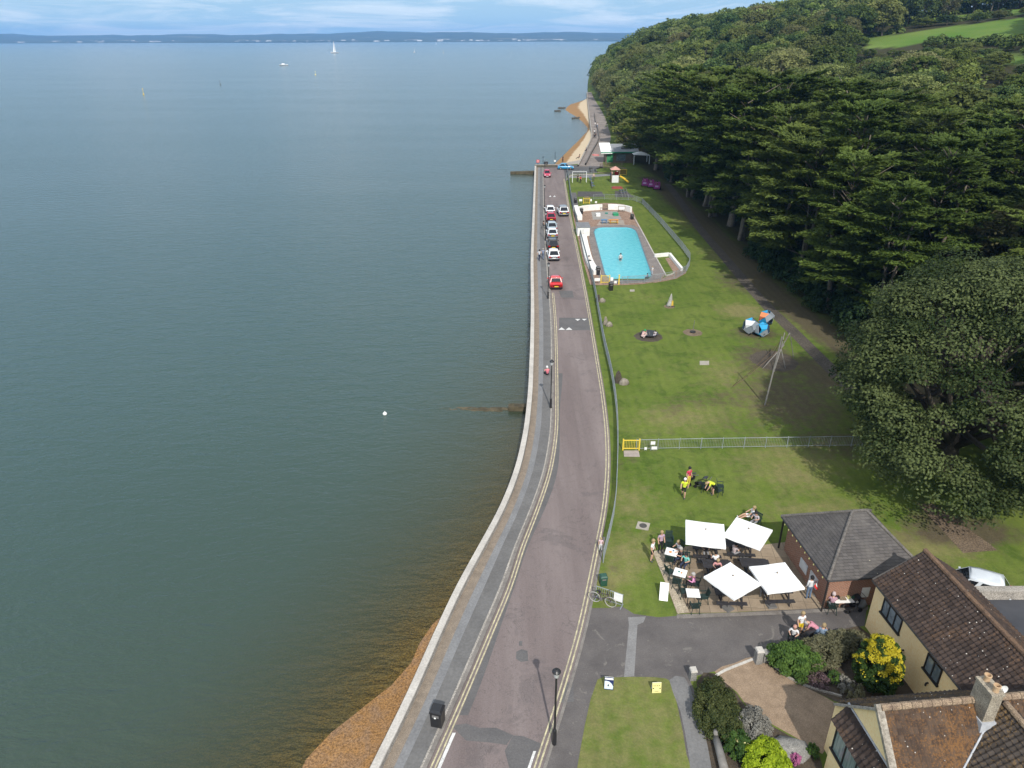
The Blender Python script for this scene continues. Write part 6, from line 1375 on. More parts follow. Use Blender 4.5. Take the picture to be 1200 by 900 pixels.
def flush_people():
    dg = bpy.context.evaluated_depsgraph_get(); dg.update()
    for (o, s, px, py, face, shirt, legs, label, shorts, bare, hair, hat, z, size, group, shoes, xyz, pose) in PQ:
        me = bpy.data.meshes.new_from_object(o.evaluated_get(dg)); bpy.data.objects.remove(o)
        me.materials.clear(); [me.materials.append(m_) for m_ in (M_SKIN, cloth(shirt), cloth(legs), cloth(shoes))]
        V = {k: Vector(v) for k, v in s.items()}
        for f in me.polygons:
            best = min(((segd(f.center, V[a], V[b])[0]-(.05 if a == 'chest' else 0), a, b) for a, b in BONES)); a, b = best[1], best[2]; t = segd(f.center, V[a], V[b])[1]; k = a[:2]
            mi = 0
            if a in ('pel',) and b == 'chest': mi = 1 if t > .18 else 2
            elif a == 'chest': mi = 1 if not (b == 'neck' and t > .8) else 0
            elif k == 'sh': mi = 1 if (t < .62 or not bare) else 0
            elif k == 'el': mi = 1 if not bare else 0
            elif a == 'pel' : mi = 2
            elif k == 'hi': mi = 2 if (not shorts or t < .75) else 0
            elif k == 'kn': mi = 2 if not shorts else 0
            elif k == 'an': mi = 3
            f.material_index = mi
        p = Vector(xyz) if xyz else at(px, py); t = thing('person', label, 'person', (p.x, p.y, z if not xyz else p.z), math.radians(face), group); t.scale = (size,)*3
        b = bpy.data.objects.new('body', me); COL.objects.link(b); b.parent = t
        hd = (V['ht']-V['hb']).normalized(); c = V['hb'].lerp(V['ht'], .62); fw = Vector((0, 1, 0)); fw = (fw-hd*fw.dot(hd)).normalized(); sd2 = hd.cross(fw)
        mb = MB(); R3 = Matrix((sd2, fw, hd)).transposed(); pr = [(.02, .135), (.07, .115), (.100, .07), (.112, .01), (.108, -.05), (.085, -.10)]
        mb.lathe(pr, n=10, sy=1.12); mb.v = [tuple(c + R3 @ Vector((v[0], v[1]-.030, v[2]-(.0 if v[1] < .02 else -.05*0+min(0, -.0)) + (.055 if (v[1] > .055 and v[2] < .03) else 0)))) for v in mb.v]
        part('hair' if hat is None else 'hat', cloth(hair if hat is None else hat), t, mb, True)
        # face: nose, eyes and ears on the front of the head
        mb = MB(); c2 = V['hb'].lerp(V['ht'], .30)
        mb.add([c2+fw*.098+sd2*.012-hd*.01, c2+fw*.098-sd2*.012-hd*.01, c2+fw*.122-hd*.012, c2+fw*.098+hd*.03], [(0, 1, 2), (1, 3, 2), (3, 0, 2)])
        part('nose', M_SKIN, t, mb)
        for sx in (-1, 1): mb = MB(); mb.box(c2+sd2*sx*.035+fw*.092+hd*.032, (.022, .02, .012)); part('eye', M_BLK, t, mb)
W_ = (.74, .74, .74); NAVY = (.03, .04, .08); BLK_ = (.02, .02, .022); PINK = (.62, .33, .38); YEL = (.62, .72, .05); JEAN = (.14, .20, .30); GREY = (.25, .25, .26); TQ = (.20, .58, .52); BLOND = (.35, .26, .14); GH = (.40, .38, .36)
# cafe customers
person(772.5, 648.5, 200, 'stand', (.42, .30, .38), BLK_, 'person in a mauve shirt and black trousers standing by the stacked chairs', hair=BLOND)
person(762.5, 658.5, -120, 'stand', W_, BLK_, 'person in a white top and dark shorts standing on the grass edge of the terrace', True, hair=BLOND)
person(794, 652.5, 115, 'sit', W_, GREY, 'person in white seated at the farthest white cafe table, arm raised', hair=BLOND)
person(797, 661, 95, 'sit', (.07, .06, .07), NAVY, 'person in dark clothes seated right of the farthest white cafe table', hair=GH)
person(802, 667, 140, 'sit', TQ, NAVY, 'person in a turquoise top seated behind the middle white cafe table', hair=BLK_)
person(811.5, 692, 75, 'sit', (.72, .30, .50), BLK_, 'person in bright pink leaning at the middle white cafe table', hair=GH, bare_arms=False)
person(836.5, 667, 8, 'sit', W_, NAVY, 'person in white with their back to us at the back left picnic table', hair=BLK_)
person(824, 652, 180, 'sit', (.50, .22, .10), GREY, 'person in orange seated under the back left parasol', hair=BLK_)
person(858, 656, -60, 'sit', (.60, .50, .50), GREY, 'person in pale clothes seated under the back right parasol', hair=BLK_)
person(838, 674, 170, 'sit', (.62, .30, .30), GREY, 'person in a salmon top between the two left parasols', hair=BLOND)
person(893, 695, 160, 'sit', (.62, .48, .46), GREY, 'person half hidden under the front right parasol', hair=BLOND)
person(878, 612, 80, 'sitback', W_, W_, 'person in white shorts with bare legs stretched out behind the parasols', True, hair=BLOND, shoes=W_)
person(884, 618, 130, 'sit', (.50, .46, .50), GREY, 'person in pale grey seated behind the back right parasol', hair=BLK_)
for px, py, f, lb in ((878.5,611,80,'dark chair of the person with stretched bare legs'), (885,617,130,'dark chair of the person in pale grey')): chair(px, py, f, lb, 'dark chairs on the lawn', .0)
person(945.5, 703.5, 10, 'stand', (.70, .72, .74), JEAN, 'person in a white hoodie and jeans standing at the kiosk hatch', bare_arms=False, hair=BLK_)
person(947.5, 684, -90, 'stand', (.66, .42, .44), BLK_, 'person in pale pink standing right at the kiosk hatch', hair=(.2, .12, .07))
person(972.5, 717, -10, 'sit', (.45, .28, .34), (.55, .55, .58), 'person in a patterned top seated at the white table by the kiosk', hair=(.6, .5, .5))
person(965.5, 704, -40, 'stand', (.05, .20, .06), (.10, .16, .08), 'person in a green coat at the corner of the kiosk', bare_arms=False, hair=(.45, .3, .05), size=.86)
chair(972.5, 719, -10, 'dark chair of the person in the patterned top', z=.03)
person(934.5, 746, -165, 'stand', W_, (.72, .52, .02), 'person in a white top and bright yellow shorts on the forecourt', True, hair=BLOND, z=.01)
person(952, 752, 60, 'bend', (.55, .24, .30), JEAN, 'person in a dusky pink shirt bending over the pushchairs', hair=GH, z=.01)
person(927, 753, 150, 'sit', (.74, .74, .74), BLK_, 'person in white seated in front of the hedge', hair=(.45, .25, .2), z=.01)
person(960, 754, -30, 'sit', (.20, .27, .36), JEAN, 'person in blue denim seated above the hedge', hair=BLOND, z=.01)
for px, py, f, lb in ((927, 754, 150, 'dark folding chair in front of the hedge under the person in white'), (960, 755, -30, 'dark folding chair above the hedge under the person in denim')): chair(px, py, f, lb, 'dark chairs by the hedge', .01)
# lawn
person(800, 584.5, 160, 'walk', YEL, BLK_, 'person in a bright yellow shirt, white cap and black shorts walking on the lawn', True, hat=W_, z=0)
person(834, 580.5, 100, 'bend', YEL, BLK_, 'person in a bright yellow shirt bending over the dark chairs on the lawn', True, hair=BLOND, z=0)
person(805.5, 571, -150, 'stand', (.55, .05, .10), (.70, .55, .08), 'person in red with a dark hat behind the walking yellow shirt', hat=BLK_, z=0)
for px, py, f, lb in ((840.5,581,-60,'black folding chair right of the bending person on the lawn'), (843,576,-100,'black folding chair behind the bending person, farther right'), (825,577,80,'dark low chair left of the bending person on the lawn')): chair(px, py, f, lb, 'dark chairs on the lawn', .0)
# promenade, pool, playground, path
person(641.5, 441, 20, 'sit', (.70, .20, .25), BLK_, 'person in a pink top seated at the kerb beside the second lamp post', hair=W_, z=-.2)
person(632.5, 306.5, -20, 'walk', (.55, .57, .60), NAVY, 'person in pale grey walking on the promenade, left of a pair', hair=BLK_, z=.1)
person(636.8, 305, -10, 'walk', (.22, .27, .38), (.12, .15, .22), 'person in denim blue walking on the promenade, right of a pair', hair=GH, z=.1)
person(637, 268, -90, 'sit', BLK_, BLK_, 'person in black seated on a bench on the promenade beside the parked cars', hair=BLK_, z=.1)
bench(637, 268.4, math.radians(-90), 1.3, 'dark promenade bench beside the parked row of cars', M_GREYM, z=.1)
person(727.5, 306, 170, 'stand', (.66, .60, .58), (.05, .05, .06), 'wader with pale skin standing in the middle of the pool', True, hair=BLK_, z=-.55)
person(759.5, 327, 60, 'sit', (.10, .12, .22), NAVY, 'child in dark blue seated on the near right edge of the pool', hair=BLK_, size=.75, z=-.2)
person(764.5, 323, 120, 'stand', W_, (.5, .5, .55), 'child in white standing on the near right corner of the pool', hair=BLOND, size=.72, z=.05)
person(689.5, 311, -70, 'sit', W_, BLK_, 'person in white seated on the long curved white wall', hair=BLK_, z=.2)
person(753, 397, -60, 'crouch', (.68, .45, .42), (.62, .48, .46), 'adult in pale pink with a green hat crouching at the play dish', hat=(.02, .28, .10), z=0)
person(757.5, 395.5, 100, 'sit', (.74, .70, .74), W_, 'small child in white sitting on the left of the play dish', hair=BLOND, size=.6, z=-.02)
person(768, 395, 140, 'sit', W_, (.6, .55, .6), 'small child in white sitting on the right of the play dish', hair=BLK_, size=.62, z=-.02)
person(681, 215, 170, 'stand', (.55, .06, .05), BLK_, 'person in red standing at the swing frame', hair=BLK_, z=0)
person(677.8, 213.5, 170, 'stand', BLK_, BLK_, 'person in black standing left of the red person at the swing frame', hair=BLK_, z=0)
person(696.5, 212, 190, 'stand', (.60, .48, .40), (.10, .10, .12), 'person in beige standing behind the see-saw', hair=BLOND, z=0)
person(717.5, 209, 170, 'stand', (.66, .42, .38), NAVY, 'person in salmon standing left of the climbing tower', hair=BLOND, z=0)
person(724, 208.5, 200, 'stand', (.72, .66, .62), BLK_, 'person in white standing right of the climbing tower', hair=BLK_, z=0)
person(698.5, 149.5, 180, 'walk', W_, GREY, 'person in white walking on the path above the beach, farthest of four', hair=BLK_, z=.02, size=1.1)
person(701, 150.5, 170, 'walk', (.55, .55, .55), JEAN, 'person in pale grey walking beside the person in white above the beach', hair=BLOND, z=.02, size=1.1)
person(697.5, 159, 0, 'walk', (.70, .70, .70), BLK_, 'person in white and black pushing a dark pushchair above the beach', hair=BLK_, z=.02, size=1.1)
person(699, 162.5, 10, 'walk', BLK_, BLK_, 'person in black walking nearest on the ramp above the beach', hair=BLK_, z=.02, size=1.1)
person(660.5, 185.5, 0, 'stand', BLK_, BLK_, 'dark figure standing on the wet orange sand', hair=BLK_, z=-1.3, size=1.1)
person(679.5, 185.5, 60, 'sitback', (.2, .1, .08), BLK_, 'dark figure sitting on the pale sand against the beach wall', hair=BLK_, z=-.35, size=1.1)
person(688, 179, 60, 'sit', NAVY, BLK_, 'dark figure seated on the ramp wall above the beach', hair=BLK_, z=.1, size=1.0)
person(703, 646, 170, 'stand', (.70, .52, .56), W_, 'small child in pale pink on the grass strip outside the railing fence', hair=BLOND, size=.62, z=0)
# train riders
TR = [(756.5, 218.5), (763.5, 220), (770.5, 222.5)]
# ------------------------------------------------------------------ small things around the cafe
def pushchair(px, py, rz, label, col=M_BLK, z=.01):
    p = at(px, py, z); t = thing('pushchair', label, 'pushchair', p, math.radians(rz))
    mb = MB(); mb.add([(-.2,-.25,.35),(.2,-.25,.35),(.2,.2,.40),(-.2,.2,.40),(-.2,-.33,.85),(.2,-.33,.85)], [(0,1,2,3),(1,0,4,5)]); mb.tube([(-.2,-.3,.6),(-.2,.15,.55)], .03, 5); mb.tube([(.2,-.3,.6),(.2,.15,.55)], .03, 5); part('seat', col, t, mb)
    mb = MB(); R_ = []
    for i in range(5): a = -.2+i*.38; R_.append([(x, -.33+.36*math.sin(a), .62+.36*math.cos(a)) for x in (-.22, -.1, .1, .22)])
    mb.grid(R_); part('hood', col, t, mb, True)
    mb = MB(); [mb.tube([(sx*.22, -.62, 1.0), (sx*.22, -.25, .45), (sx*.22, .35, .12)], .015, 5) for sx in (-1, 1)]; [mb.tube([(sx*.22, -.1, .38), (sx*.24, -.4, .14)], .015, 5) for sx in (-1, 1)]; mb.tube([(-.22, -.62, 1.0), (.22, -.62, 1.0)], .018, 5); part('frame', M_GREYM, t, mb)
    for sx in (-1, 1):
        for y in (-.42, .36): mb = MB(); mb.tube([(sx*.22, y, .13), (sx*.27, y, .13)], .13, 10); part('wheel', M_TYREB, t, mb)
    return t
pushchair(821, 572, 60, 'black pushchair standing on the lawn between the yellow shirts', z=0); pushchair(808, 566, 20, 'black pushchair with its hood up behind the person in red', z=0)
pushchair(942, 752, 30, 'dark pushchair on the forecourt below the person in yellow shorts'); pushchair(697.2, 161.8, 0, 'dark pushchair on the ramp above the beach', z=.02); pushchair(996, 716, 100, 'dark pushchair parked under the white table by the kiosk', z=.03)
q = [at(978, 707.5, .75), at(1003, 707, .75), at(997, 699, .75), at(977, 699.5, .75)]; c = sum(q, Vector())/4
t = thing('cafe_table', 'long white table laden with things against the brick front of the kiosk', 'table', (c.x, c.y, .03), .05)
mb = MB(); mb.box((0, 0, .72), (1.35, .62, .04)); part('tabletop', M_WHT, t, mb)
for sx in (-1, 1):
    for sy in (-1, 1): mb = MB(); mb.tube([(sx*.6, sy*.26, .7), (sx*.62, sy*.28, 0)], .025, 6); part('leg', M_GREYM, t, mb)
for dx, dy, sz, mt, lb in ((-.42, .05, (.22, .2, .16), M_BLK, 'black box on the long white table'), (-.12, -.02, (.34, .26, .06), M_WOOD, 'brown tray on the long white table'), (.25, .08, (.16, .24, .12), M_CREAM, 'cream box on the long white table'), (.48, .0, (.12, .12, .18), M_GRN, 'green tub on the long white table')):
    mb = MB(); mb.box((0, 0, sz[2]*.4), (sz[0], sz[1], sz[2]*.8)); mb.box((0, 0, sz[2]*.9), (sz[0]*1.08, sz[1]*1.08, sz[2]*.2), taper=.9); tag(mb.build('table_box', mt, loc=(c.x+dx, c.y+dy, .775)), lb, 'box')
p = at(1008, 714); mb = MB(); mb.lathe([(.14, 0), (.22, .08), (.24, .3), (.16, .52), (.05, .58)], n=10, sx=1.1, sy=.8); tag(mb.build('rucksack', pm('grey_bag', (.20, .21, .22, 1), None, 4), None, True, (p.x, p.y, .03)), 'grey rucksack on the paving right of the long white table', 'bag')
p = at(956, 699); t = thing('round_sign', 'round red and white sign on a stand beside the kiosk hatch', 'sign', (p.x, p.y, .03), .2)
mb = MB(); mb.lathe([(.22, 0), (.22, .04), (.03, .07), (.025, .55)], n=14); part('stand', M_GREYM, t, mb); mb = MB(); mb.tube([(0, -.02, .82), (0, .02, .82)], .34, 20); mb.v = [tuple(Matrix.Rotation(-.5, 3, 'X') @ (Vector(v)-Vector((0, 0, .82)))+Vector((0, 0, .82))) for v in mb.v]; part('disc', M_RED, t, mb)
mb = MB(); mb.tube([(0, -.028, .82), (0, -.02, .82)], .22, 18); mb.box((0, -.026, 1.08), (.56, .01, .08)); mb.v = [tuple(Matrix.Rotation(-.5, 3, 'X') @ (Vector(v)-Vector((0, 0, .82)))+Vector((0, 0, .82))) for v in mb.v]; part('emblem', M_WHT, t, mb)
p = at(974.5, 700); t = thing('folded_umbrella', 'dark green dome shaped umbrella beside the white table', 'umbrella', (p.x, p.y, .03)); mb = MB(); mb.lathe([(.34, .95), (.32, 1.05), (.20, 1.2), (.03, 1.27)], n=8); part('canopy', M_GRN, t, mb); mb = MB(); mb.tube([(0, 0, 0), (0, 0, 1.26)], .018, 6); part('pole', M_BLK, t, mb)
# ------------------------------------------------------------------ playground
M_BOLDER = pm('boulder', (.27, .24, .195, 1), (.16, .14, .11, 1), 3, .95, .6, 7, fine=.5)
def rock(px, py, r, h, label, tall=False, name='boulder', seed=1, mat=None):
    rnd = random.Random(seed); p = at(px, py); mb = MB(); n = 10; V_ = []
    prof = [(1.0, -.1), (1.05, .15), (.92, .5), (.6, .85), (.12, 1.0)] if not tall else [(.9, -.05), (1.0, .2), (.8, .6), (.5, .9), (.1, 1.0)]
    mb.lathe([(r*a, h*b) for a, b in prof], n=n, sy=.75 if not tall else .5); mb.v = [(x*(1+rnd.uniform(-.14, .14)), y*(1+rnd.uniform(-.14, .14)), z*(1+rnd.uniform(-.08, .08))+(.12*x if tall else 0)) for x, y, z in mb.v]
    tag(mb.build(name, mat or M_BOLDER, None, not tall, (p.x, p.y, 0)), label, 'rock', 'rocks along the railing fence')
rock(701, 354, .28, .95, 'upright stone at the railing fence, farthest pair, beside a rounded boulder', True, 'standing_stone', 1, M_DEARTH); rock(706, 354, .42, .5, 'rounded sandy boulder of the farthest pair at the railing fence', seed=2)
rock(709.5, 381, .26, 1.0, 'upright stone of the middle pair at the railing fence', True, 'standing_stone', 3); rock(714, 382.5, .42, .55, 'rounded boulder of the middle pair at the railing fence', seed=4)
rock(724, 449, .36, 1.25, 'dark pointed stump beside the nearest boulder at the railing fence', True, 'standing_stone', 5, M_DEARTH); rock(731, 450.5, .48, .6, 'rounded grey boulder, nearest of those along the railing fence', seed=6)
p = at(785, 359.5); t = thing('play_sculpture', 'pointed grey carved figure with a yellow front on a bare patch of lawn', 'sculpture', p)
mb = MB(); mb.lathe([(.42, 0), (.40, .25), (.30, .6), (.22, .95), (.15, 1.25), (.04, 1.62)], n=9, sy=.8); mb.v = [(x+.06*z, y, z) for x, y, z in mb.v]; part('body', pm('sculpt_grey', (.40, .40, .36, 1), (.22, .21, .18, 1), 2.5, .9), t, mb, True)
mb = MB(); mb.box((.25, -.24, .48), (.26, .16, .62), taper=.6); part('yellow_front', pm('sculpt_yel', (.60, .40, .05, 1), (.45, .30, .05, 1), 3), t, mb); mb = MB(); mb.box((.2, -.1, .07), (.8, .5, .14), taper=.8); part('base', M_DEARTH, t, mb)
p = at(761, 394); t = thing('play_dish', 'low dark spinning dish set in a dark round patch with children on it', 'play equipment', p); mb = MB(); mb.lathe([(.25, 0), (.7, .10), (.95, .30), (.98, .34), (.93, .33), (.65, .16), (.2, .08)], n=22); part('dish', paint('dish', (.03, .034, .04, 1), .5), t, mb, True)
mb = MB(); mb.tube([(0, 0, .1), (0, 0, .42)], .05, 8); part('hub', M_GREYM, t, mb)
p = at(812, 390.5); t = thing('pole_spinner', 'thin spinning pole on a round bare patch in the lawn', 'play equipment', p); mb = MB(); mb.tube([(0, 0, 0), (.06, 0, 1.45)], .035, 8); part('pole', M_GREYM, t, mb); mb = MB(); mb.lathe([(.30, .06), (.33, .12), (.28, .17), (.05, .2)], n=12); part('step', M_BLK, t, mb)
# climbing domes: dodecahedra with coloured faces
gphi = (1+5**.5)/2
def dodeca():
    v = [Vector((x, y, z)) for x in (-1, 1) for y in (-1, 1) for z in (-1, 1)]
    for a in (-1, 1):
        for b in (-1, 1): v += [Vector((0, a/gphi, b*gphi)), Vector((a/gphi, b*gphi, 0)), Vector((a*gphi, 0, b/gphi))]
    v = [x.normalized() for x in v]; fs = []
    for a, b, c in [(0, s1, s2*gphi) for s1 in (-1, 1) for s2 in (-1, 1)]+[(s1, s2*gphi, 0) for s1 in (-1, 1) for s2 in (-1, 1)]+[(s2*gphi, 0, s1) for s1 in (-1, 1) for s2 in (-1, 1)]:
        n = Vector((a, b, c)).normalized(); q = sorted(range(20), key=lambda i: -v[i].dot(n))[:5]; m0 = sum((v[i] for i in q), Vector())/5; e = (v[q[0]]-m0).normalized(); f = n.cross(e)
        q.sort(key=lambda i: math.atan2((v[i]-m0).dot(f), (v[i]-m0).dot(e))); fs.append((q, n))
    return v, fs
M_DG = paint('dome_grey', (.23, .26, .29, 1), .5); M_DW = paint('dome_white', (.72, .74, .76, 1), .5); M_DB = paint('dome_blue', (.02, .30, .55, 1), .45); M_DO = paint('dome_orange', (.72, .22, .08, 1), .45); M_DN = paint('dome_dark', (.03, .06, .12, 1), .5)
p = at(889, 388); t = thing('climbing_domes', 'cluster of three faceted climbing balls in grey, white, blue and orange', 'play equipment', p)
view = (Vector((0, 0, CAM_H))-p).normalized()
def dome(px, py, z, r, cols, rot):
    v, fs = dodeca(); R_ = Matrix.Rotation(rot, 3, 'Z') @ Matrix.Rotation(.3, 3, 'X'); c = at(px, py, z)-p; fs = sorted(fs, key=lambda f: -(R_ @ f[1]).dot(view)); sh = None
    mb = MB(); mb.add([c+(R_ @ x)*r*.97 for x in v], [q for q, n in fs]); sh = part('ball_shell', M_DN, t, mb)
    for k, (q, n) in enumerate(fs):
        if k >= len(cols) or cols[k] is None: continue
        m0 = sum((R_ @ v[i] for i in q), Vector())/5; nn = R_ @ n; mb = MB(); pts = [c+(m0+(R_ @ v[i]-m0)*.95)*r for i in q]; mb.add(pts+[x+nn*.03 for x in pts], [(0,1,2,3,4)[::-1], (5,6,7,8,9)]+[(i, (i+1) % 5, 5+(i+1) % 5, 5+i) for i in range(5)]); part('panel', cols[k], sh, mb)
dome(880.5, 383, .85, .98, [M_DW, M_DG, M_DG, M_DG, M_DB, M_DG, M_DN, M_DG], .4); dome(893.5, 387, .72, .88, [M_DB, M_DB, M_DG, M_DG, M_DN, M_DB, M_DG], 1.0); dome(898.5, 374, 1.65, .92, [M_DG, M_DB, M_DO, M_DG, M_DB, M_DO, M_DG], .1)
mb = MB(); [mb.tube([at(x, y, 0)-p, at(x, y, .6)-p], .05, 6) for x, y in ((881, 391), (893, 395), (897, 392), (901, 389))]; part('leg', M_GREYM, t, mb)
# rope climbing frame with two timber structures
p = at(896, 476); t = thing('rope_climber', 'tall timber mast and tripod climbing frame strung with ropes on worn grass', 'play equipment', p); M_POLE = pm('grey_timber', (.22, .21, .195, 1), (.15, .14, .125, 1), 2, .85, .3, 14); M_ROPE = pm('rope', (.20, .13, .085, 1), (.14, .09, .06, 1), 6, .9)
top = at(907.5, 394, 6.7); top = Vector((p.x+.55, p.y+.1, 6.6)); mb = MB(); mb.tube([Vector((0, 0, -.2)), top-p], [.075, .06], 9); part('mast', M_POLE, t, mb)
c = at(911, 428); hub = Vector((c.x+.1, c.y, 1.75))
for x, y in ((907, 437), (920.5, 433), (893.5, 433)): mb = MB(); b = at(x, y); mb.tube([b-p, (hub+(hub-b).normalized()*.5)-p], .05, 8); part('tripod_pole', M_POLE, t, mb)
for e in ((1.0, .9, 1.3), (.8, .5, 1.45), (.5, 1.0, 1.3)): mb = MB(); mb.tube([hub-p, hub+Vector(e)-p], .045, 7); part('tripod_pole', M_POLE, t, mb)
b2 = at(930, 420); mb = MB(); mb.tube([hub+Vector((1.0, .9, 1.3))-p, b2-p], .04, 7); part('tripod_pole', M_POLE, t, mb)
mb = MB()
for e in (at(858, 454), at(893, 433, 1.2), hub+Vector((.9, .8, 1.1)), hub): mb.tube([top-p-Vector((0, 0, .3)), (top+Vector(e))/2-p-Vector((0, 0, .5)), Vector(e)-p], .022, 5)
mb.tube([at(858, 454)-p, at(870, 447, .5)-p, hub-p], .02, 5); part('rope', M_ROPE, t, mb)
# playground by the pavilion
M_SAFE = pm('safety_surface', (.060, .056, .056, 1), (.085, .08, .078, 1), 1.2, .95)
mb = MB(); mb.sheet(PX([(678,224.5),(706,225),(709.5,231),(677,230.8)]), .012); structure('safety_surface', mb, M_SAFE); mb = MB(); mb.sheet(PX([(721.5,224),(737,226),(744,232),(721,231.5)]), .012); structure('safety_surface', mb, M_SAFE)
mb = MB(); mb.sheet(PX([(668,207),(700,204.8),(716,204),(716,206.3),(690,208.4),(668,208.8)]), .012); structure('playground_path', mb, M_LGREY)
mb = MB(); mb.sheet(smooth_poly(PX([(697,199.2),(706,196.5),(722,195.5),(734,197.5),(733,201.3),(716,203.4),(702,203)]), 4), .010); structure('earth_border', mb, M_EARTH)
mb = MB(); mb.sheet(smooth_poly(PX([(699,199.5),(707,197.3),(721,196.4),(731,198),(729.5,200.8),(716,202.5),(704,202.3)]), 4), .016); lw_ = structure('lawn_island', mb, M_GROUND)
for nm, v in (('soil', 0.0), ('dry', .0), ('wood', 0.0), ('field', 0.0)): a = lw_.data.attributes.new(nm, 'FLOAT', 'POINT'); a.data.foreach_set('value', [v]*len(lw_.data.vertices))
a_, b_ = at(671.5, 213.8), at(687.5, 213.2); t = thing('swing_frame', 'white metal swing frame with two seats near the road fence', 'swing', a_); L_ = b_.x-a_.x; M_WPOLE = paint('white_pole', (.70, .72, .72, 1), .5)
for x in (0, L_): mb = MB(); mb.tube([(x, -.6, 0), (x, 0, 2.35), (x, .6, 0)], .05, 6); part('leg', M_WPOLE, t, mb)
mb = MB(); mb.tube([(0, 0, 2.35), (L_, 0, 2.35)], .05, 6); part('crossbar', M_WPOLE, t, mb)
for k in (.35, .65): mb = MB(); [mb.tube([(L_*k+s*.2, 0, 2.35), (L_*k+s*.2, .1, .5)], .012, 4) for s in (-1, 1)]; mb.box((L_*k, .1, .48), (.46, .2, .05)); part('swing_seat', M_BLK, t, mb)
p = at(695, 219); t = thing('seesaw', 'dark metal see-saw pointing at the dark safety surface', 'see-saw', p); mb = MB(); mb.tube([(.3, 6.0, .85), (0, 2, .62), (-.3, -2.6, .45)], .12, 6); part('beam', M_GREYM, t, mb); mb = MB(); mb.box((0, 1.8, .3), (.5, .6, .6), taper=.6); part('pivot', M_BLK, t, mb)
for y, z in ((5.4, .95), (3.9, .9), (.4, .75), (-2.2, .6)): mb = MB(); mb.box((0, y, z), (.5, .5, .12)); mb.tube([(-.25, y+.3, z), (0, y+.3, z+.4), (.25, y+.3, z)], .03, 5); part('seat', paint('blue_seat', (.05, .09, .16, 1), .5), t, mb)
p = at(721, 213.5); t = thing('climbing_tower', 'multicoloured climbing tower with a yellow slide', 'play equipment', p)
for x in (-.9, .9):
    for y in (-.9, .9): mb = MB(); mb.tube([(x, y, 0), (x, y, 2.9)], .08, 6); part('post', M_WOOD, t, mb)
mb = MB(); mb.box((0, 0, 1.3), (1.9, 1.9, .1)); part('deck', M_WOOD, t, mb); mb = MB(); mb.add([(-1.1,-1.1,2.8),(1.1,-1.1,2.8),(1.1,1.1,2.8),(-1.1,1.1,2.8),(0,0,3.5)], [(0,1,4),(1,2,4),(2,3,4),(3,0,4),(3,2,1,0)]); part('roof', paint('tower_roof', (.55, .30, .24, 1), .6), t, mb)
mb = MB(); mb.box((-.95, 0, 1.7), (.06, 1.7, .8)); part('side_panel', M_DN, t, mb); mb = MB(); mb.box((0, -.95, .8), (1.5, .06, 1.6)); part('side_panel', M_WPOLE, t, mb); mb = MB(); mb.box((.5, .95, 1.7), (.9, .06, .8)); part('side_panel', M_RED, t, mb)
mb = MB(); R_ = []
for i in range(9): u = i/8; y = -1.0-2.6*u*.55; x = .9+1.9*u; z = 1.35-1.15*u+.12*math.sin(PI*u); R_.append([(x+.22, y+.25, z+.22), (x+.16, y+.2, z), (x-.16, y-.2, z), (x-.22, y-.25, z+.22)])
mb.grid(R_); part('slide', paint('slide_yellow', (.72, .48, .04, 1), .4), t, mb)
p = at(730, 206); t = thing('play_board', 'square yellow framed play board right of the climbing tower', 'play equipment', p); mb = MB(); [mb.box((s*1.0, 0, .7), (.14, .14, 1.4)) for s in (-1, 1)]; mb.box((0, 0, 1.35), (2.1, .14, .14)); mb.box((0, 0, .2), (2.1, .14, .14)); part('frame', M_YELP, t, mb); mb = MB(); mb.box((0, .03, .78), (1.8, .06, .95)); part('panel', pm('panel_brown', (.28, .19, .04, 1), None, 2), t, mb)
p = at(724, 221); mb = MB(); mb.box((0, 0, .12), (2.4, 1.5, .24), taper=.92); mb.box((0, 0, .27), (2.0, 1.2, .08)); tag(mb.build('play_mat', pm('red_mat', (.30, .06, .05, 1), (.22, .05, .045, 1), 2), loc=p), 'low red play platform in front of the climbing tower', 'play equipment')
p = at(732, 230); t = thing('rocking_toy', 'dark grey climbing rocker on the right hand safety surface', 'play equipment', p, .5)
for x in (-.7, 0, .7): mb = MB(); mb.tube([(x-.5, -1.2, .1), (x-.4, -.5, .9), (x+.3, .8, 1.3), (x+.5, 1.6, .1)], .07, 6); part('hoop', M_GREYM, t, mb)
mb = MB(); mb.box((0, 0, .8), (1.5, .5, .1)); mb.box((0, .9, 1.0), (1.3, .5, .1)); part('seat', paint('toyseat', (.07, .09, .14, 1), .5), t, mb)
M_MAG = paint('magenta', (.34, .05, .24, 1), .4)
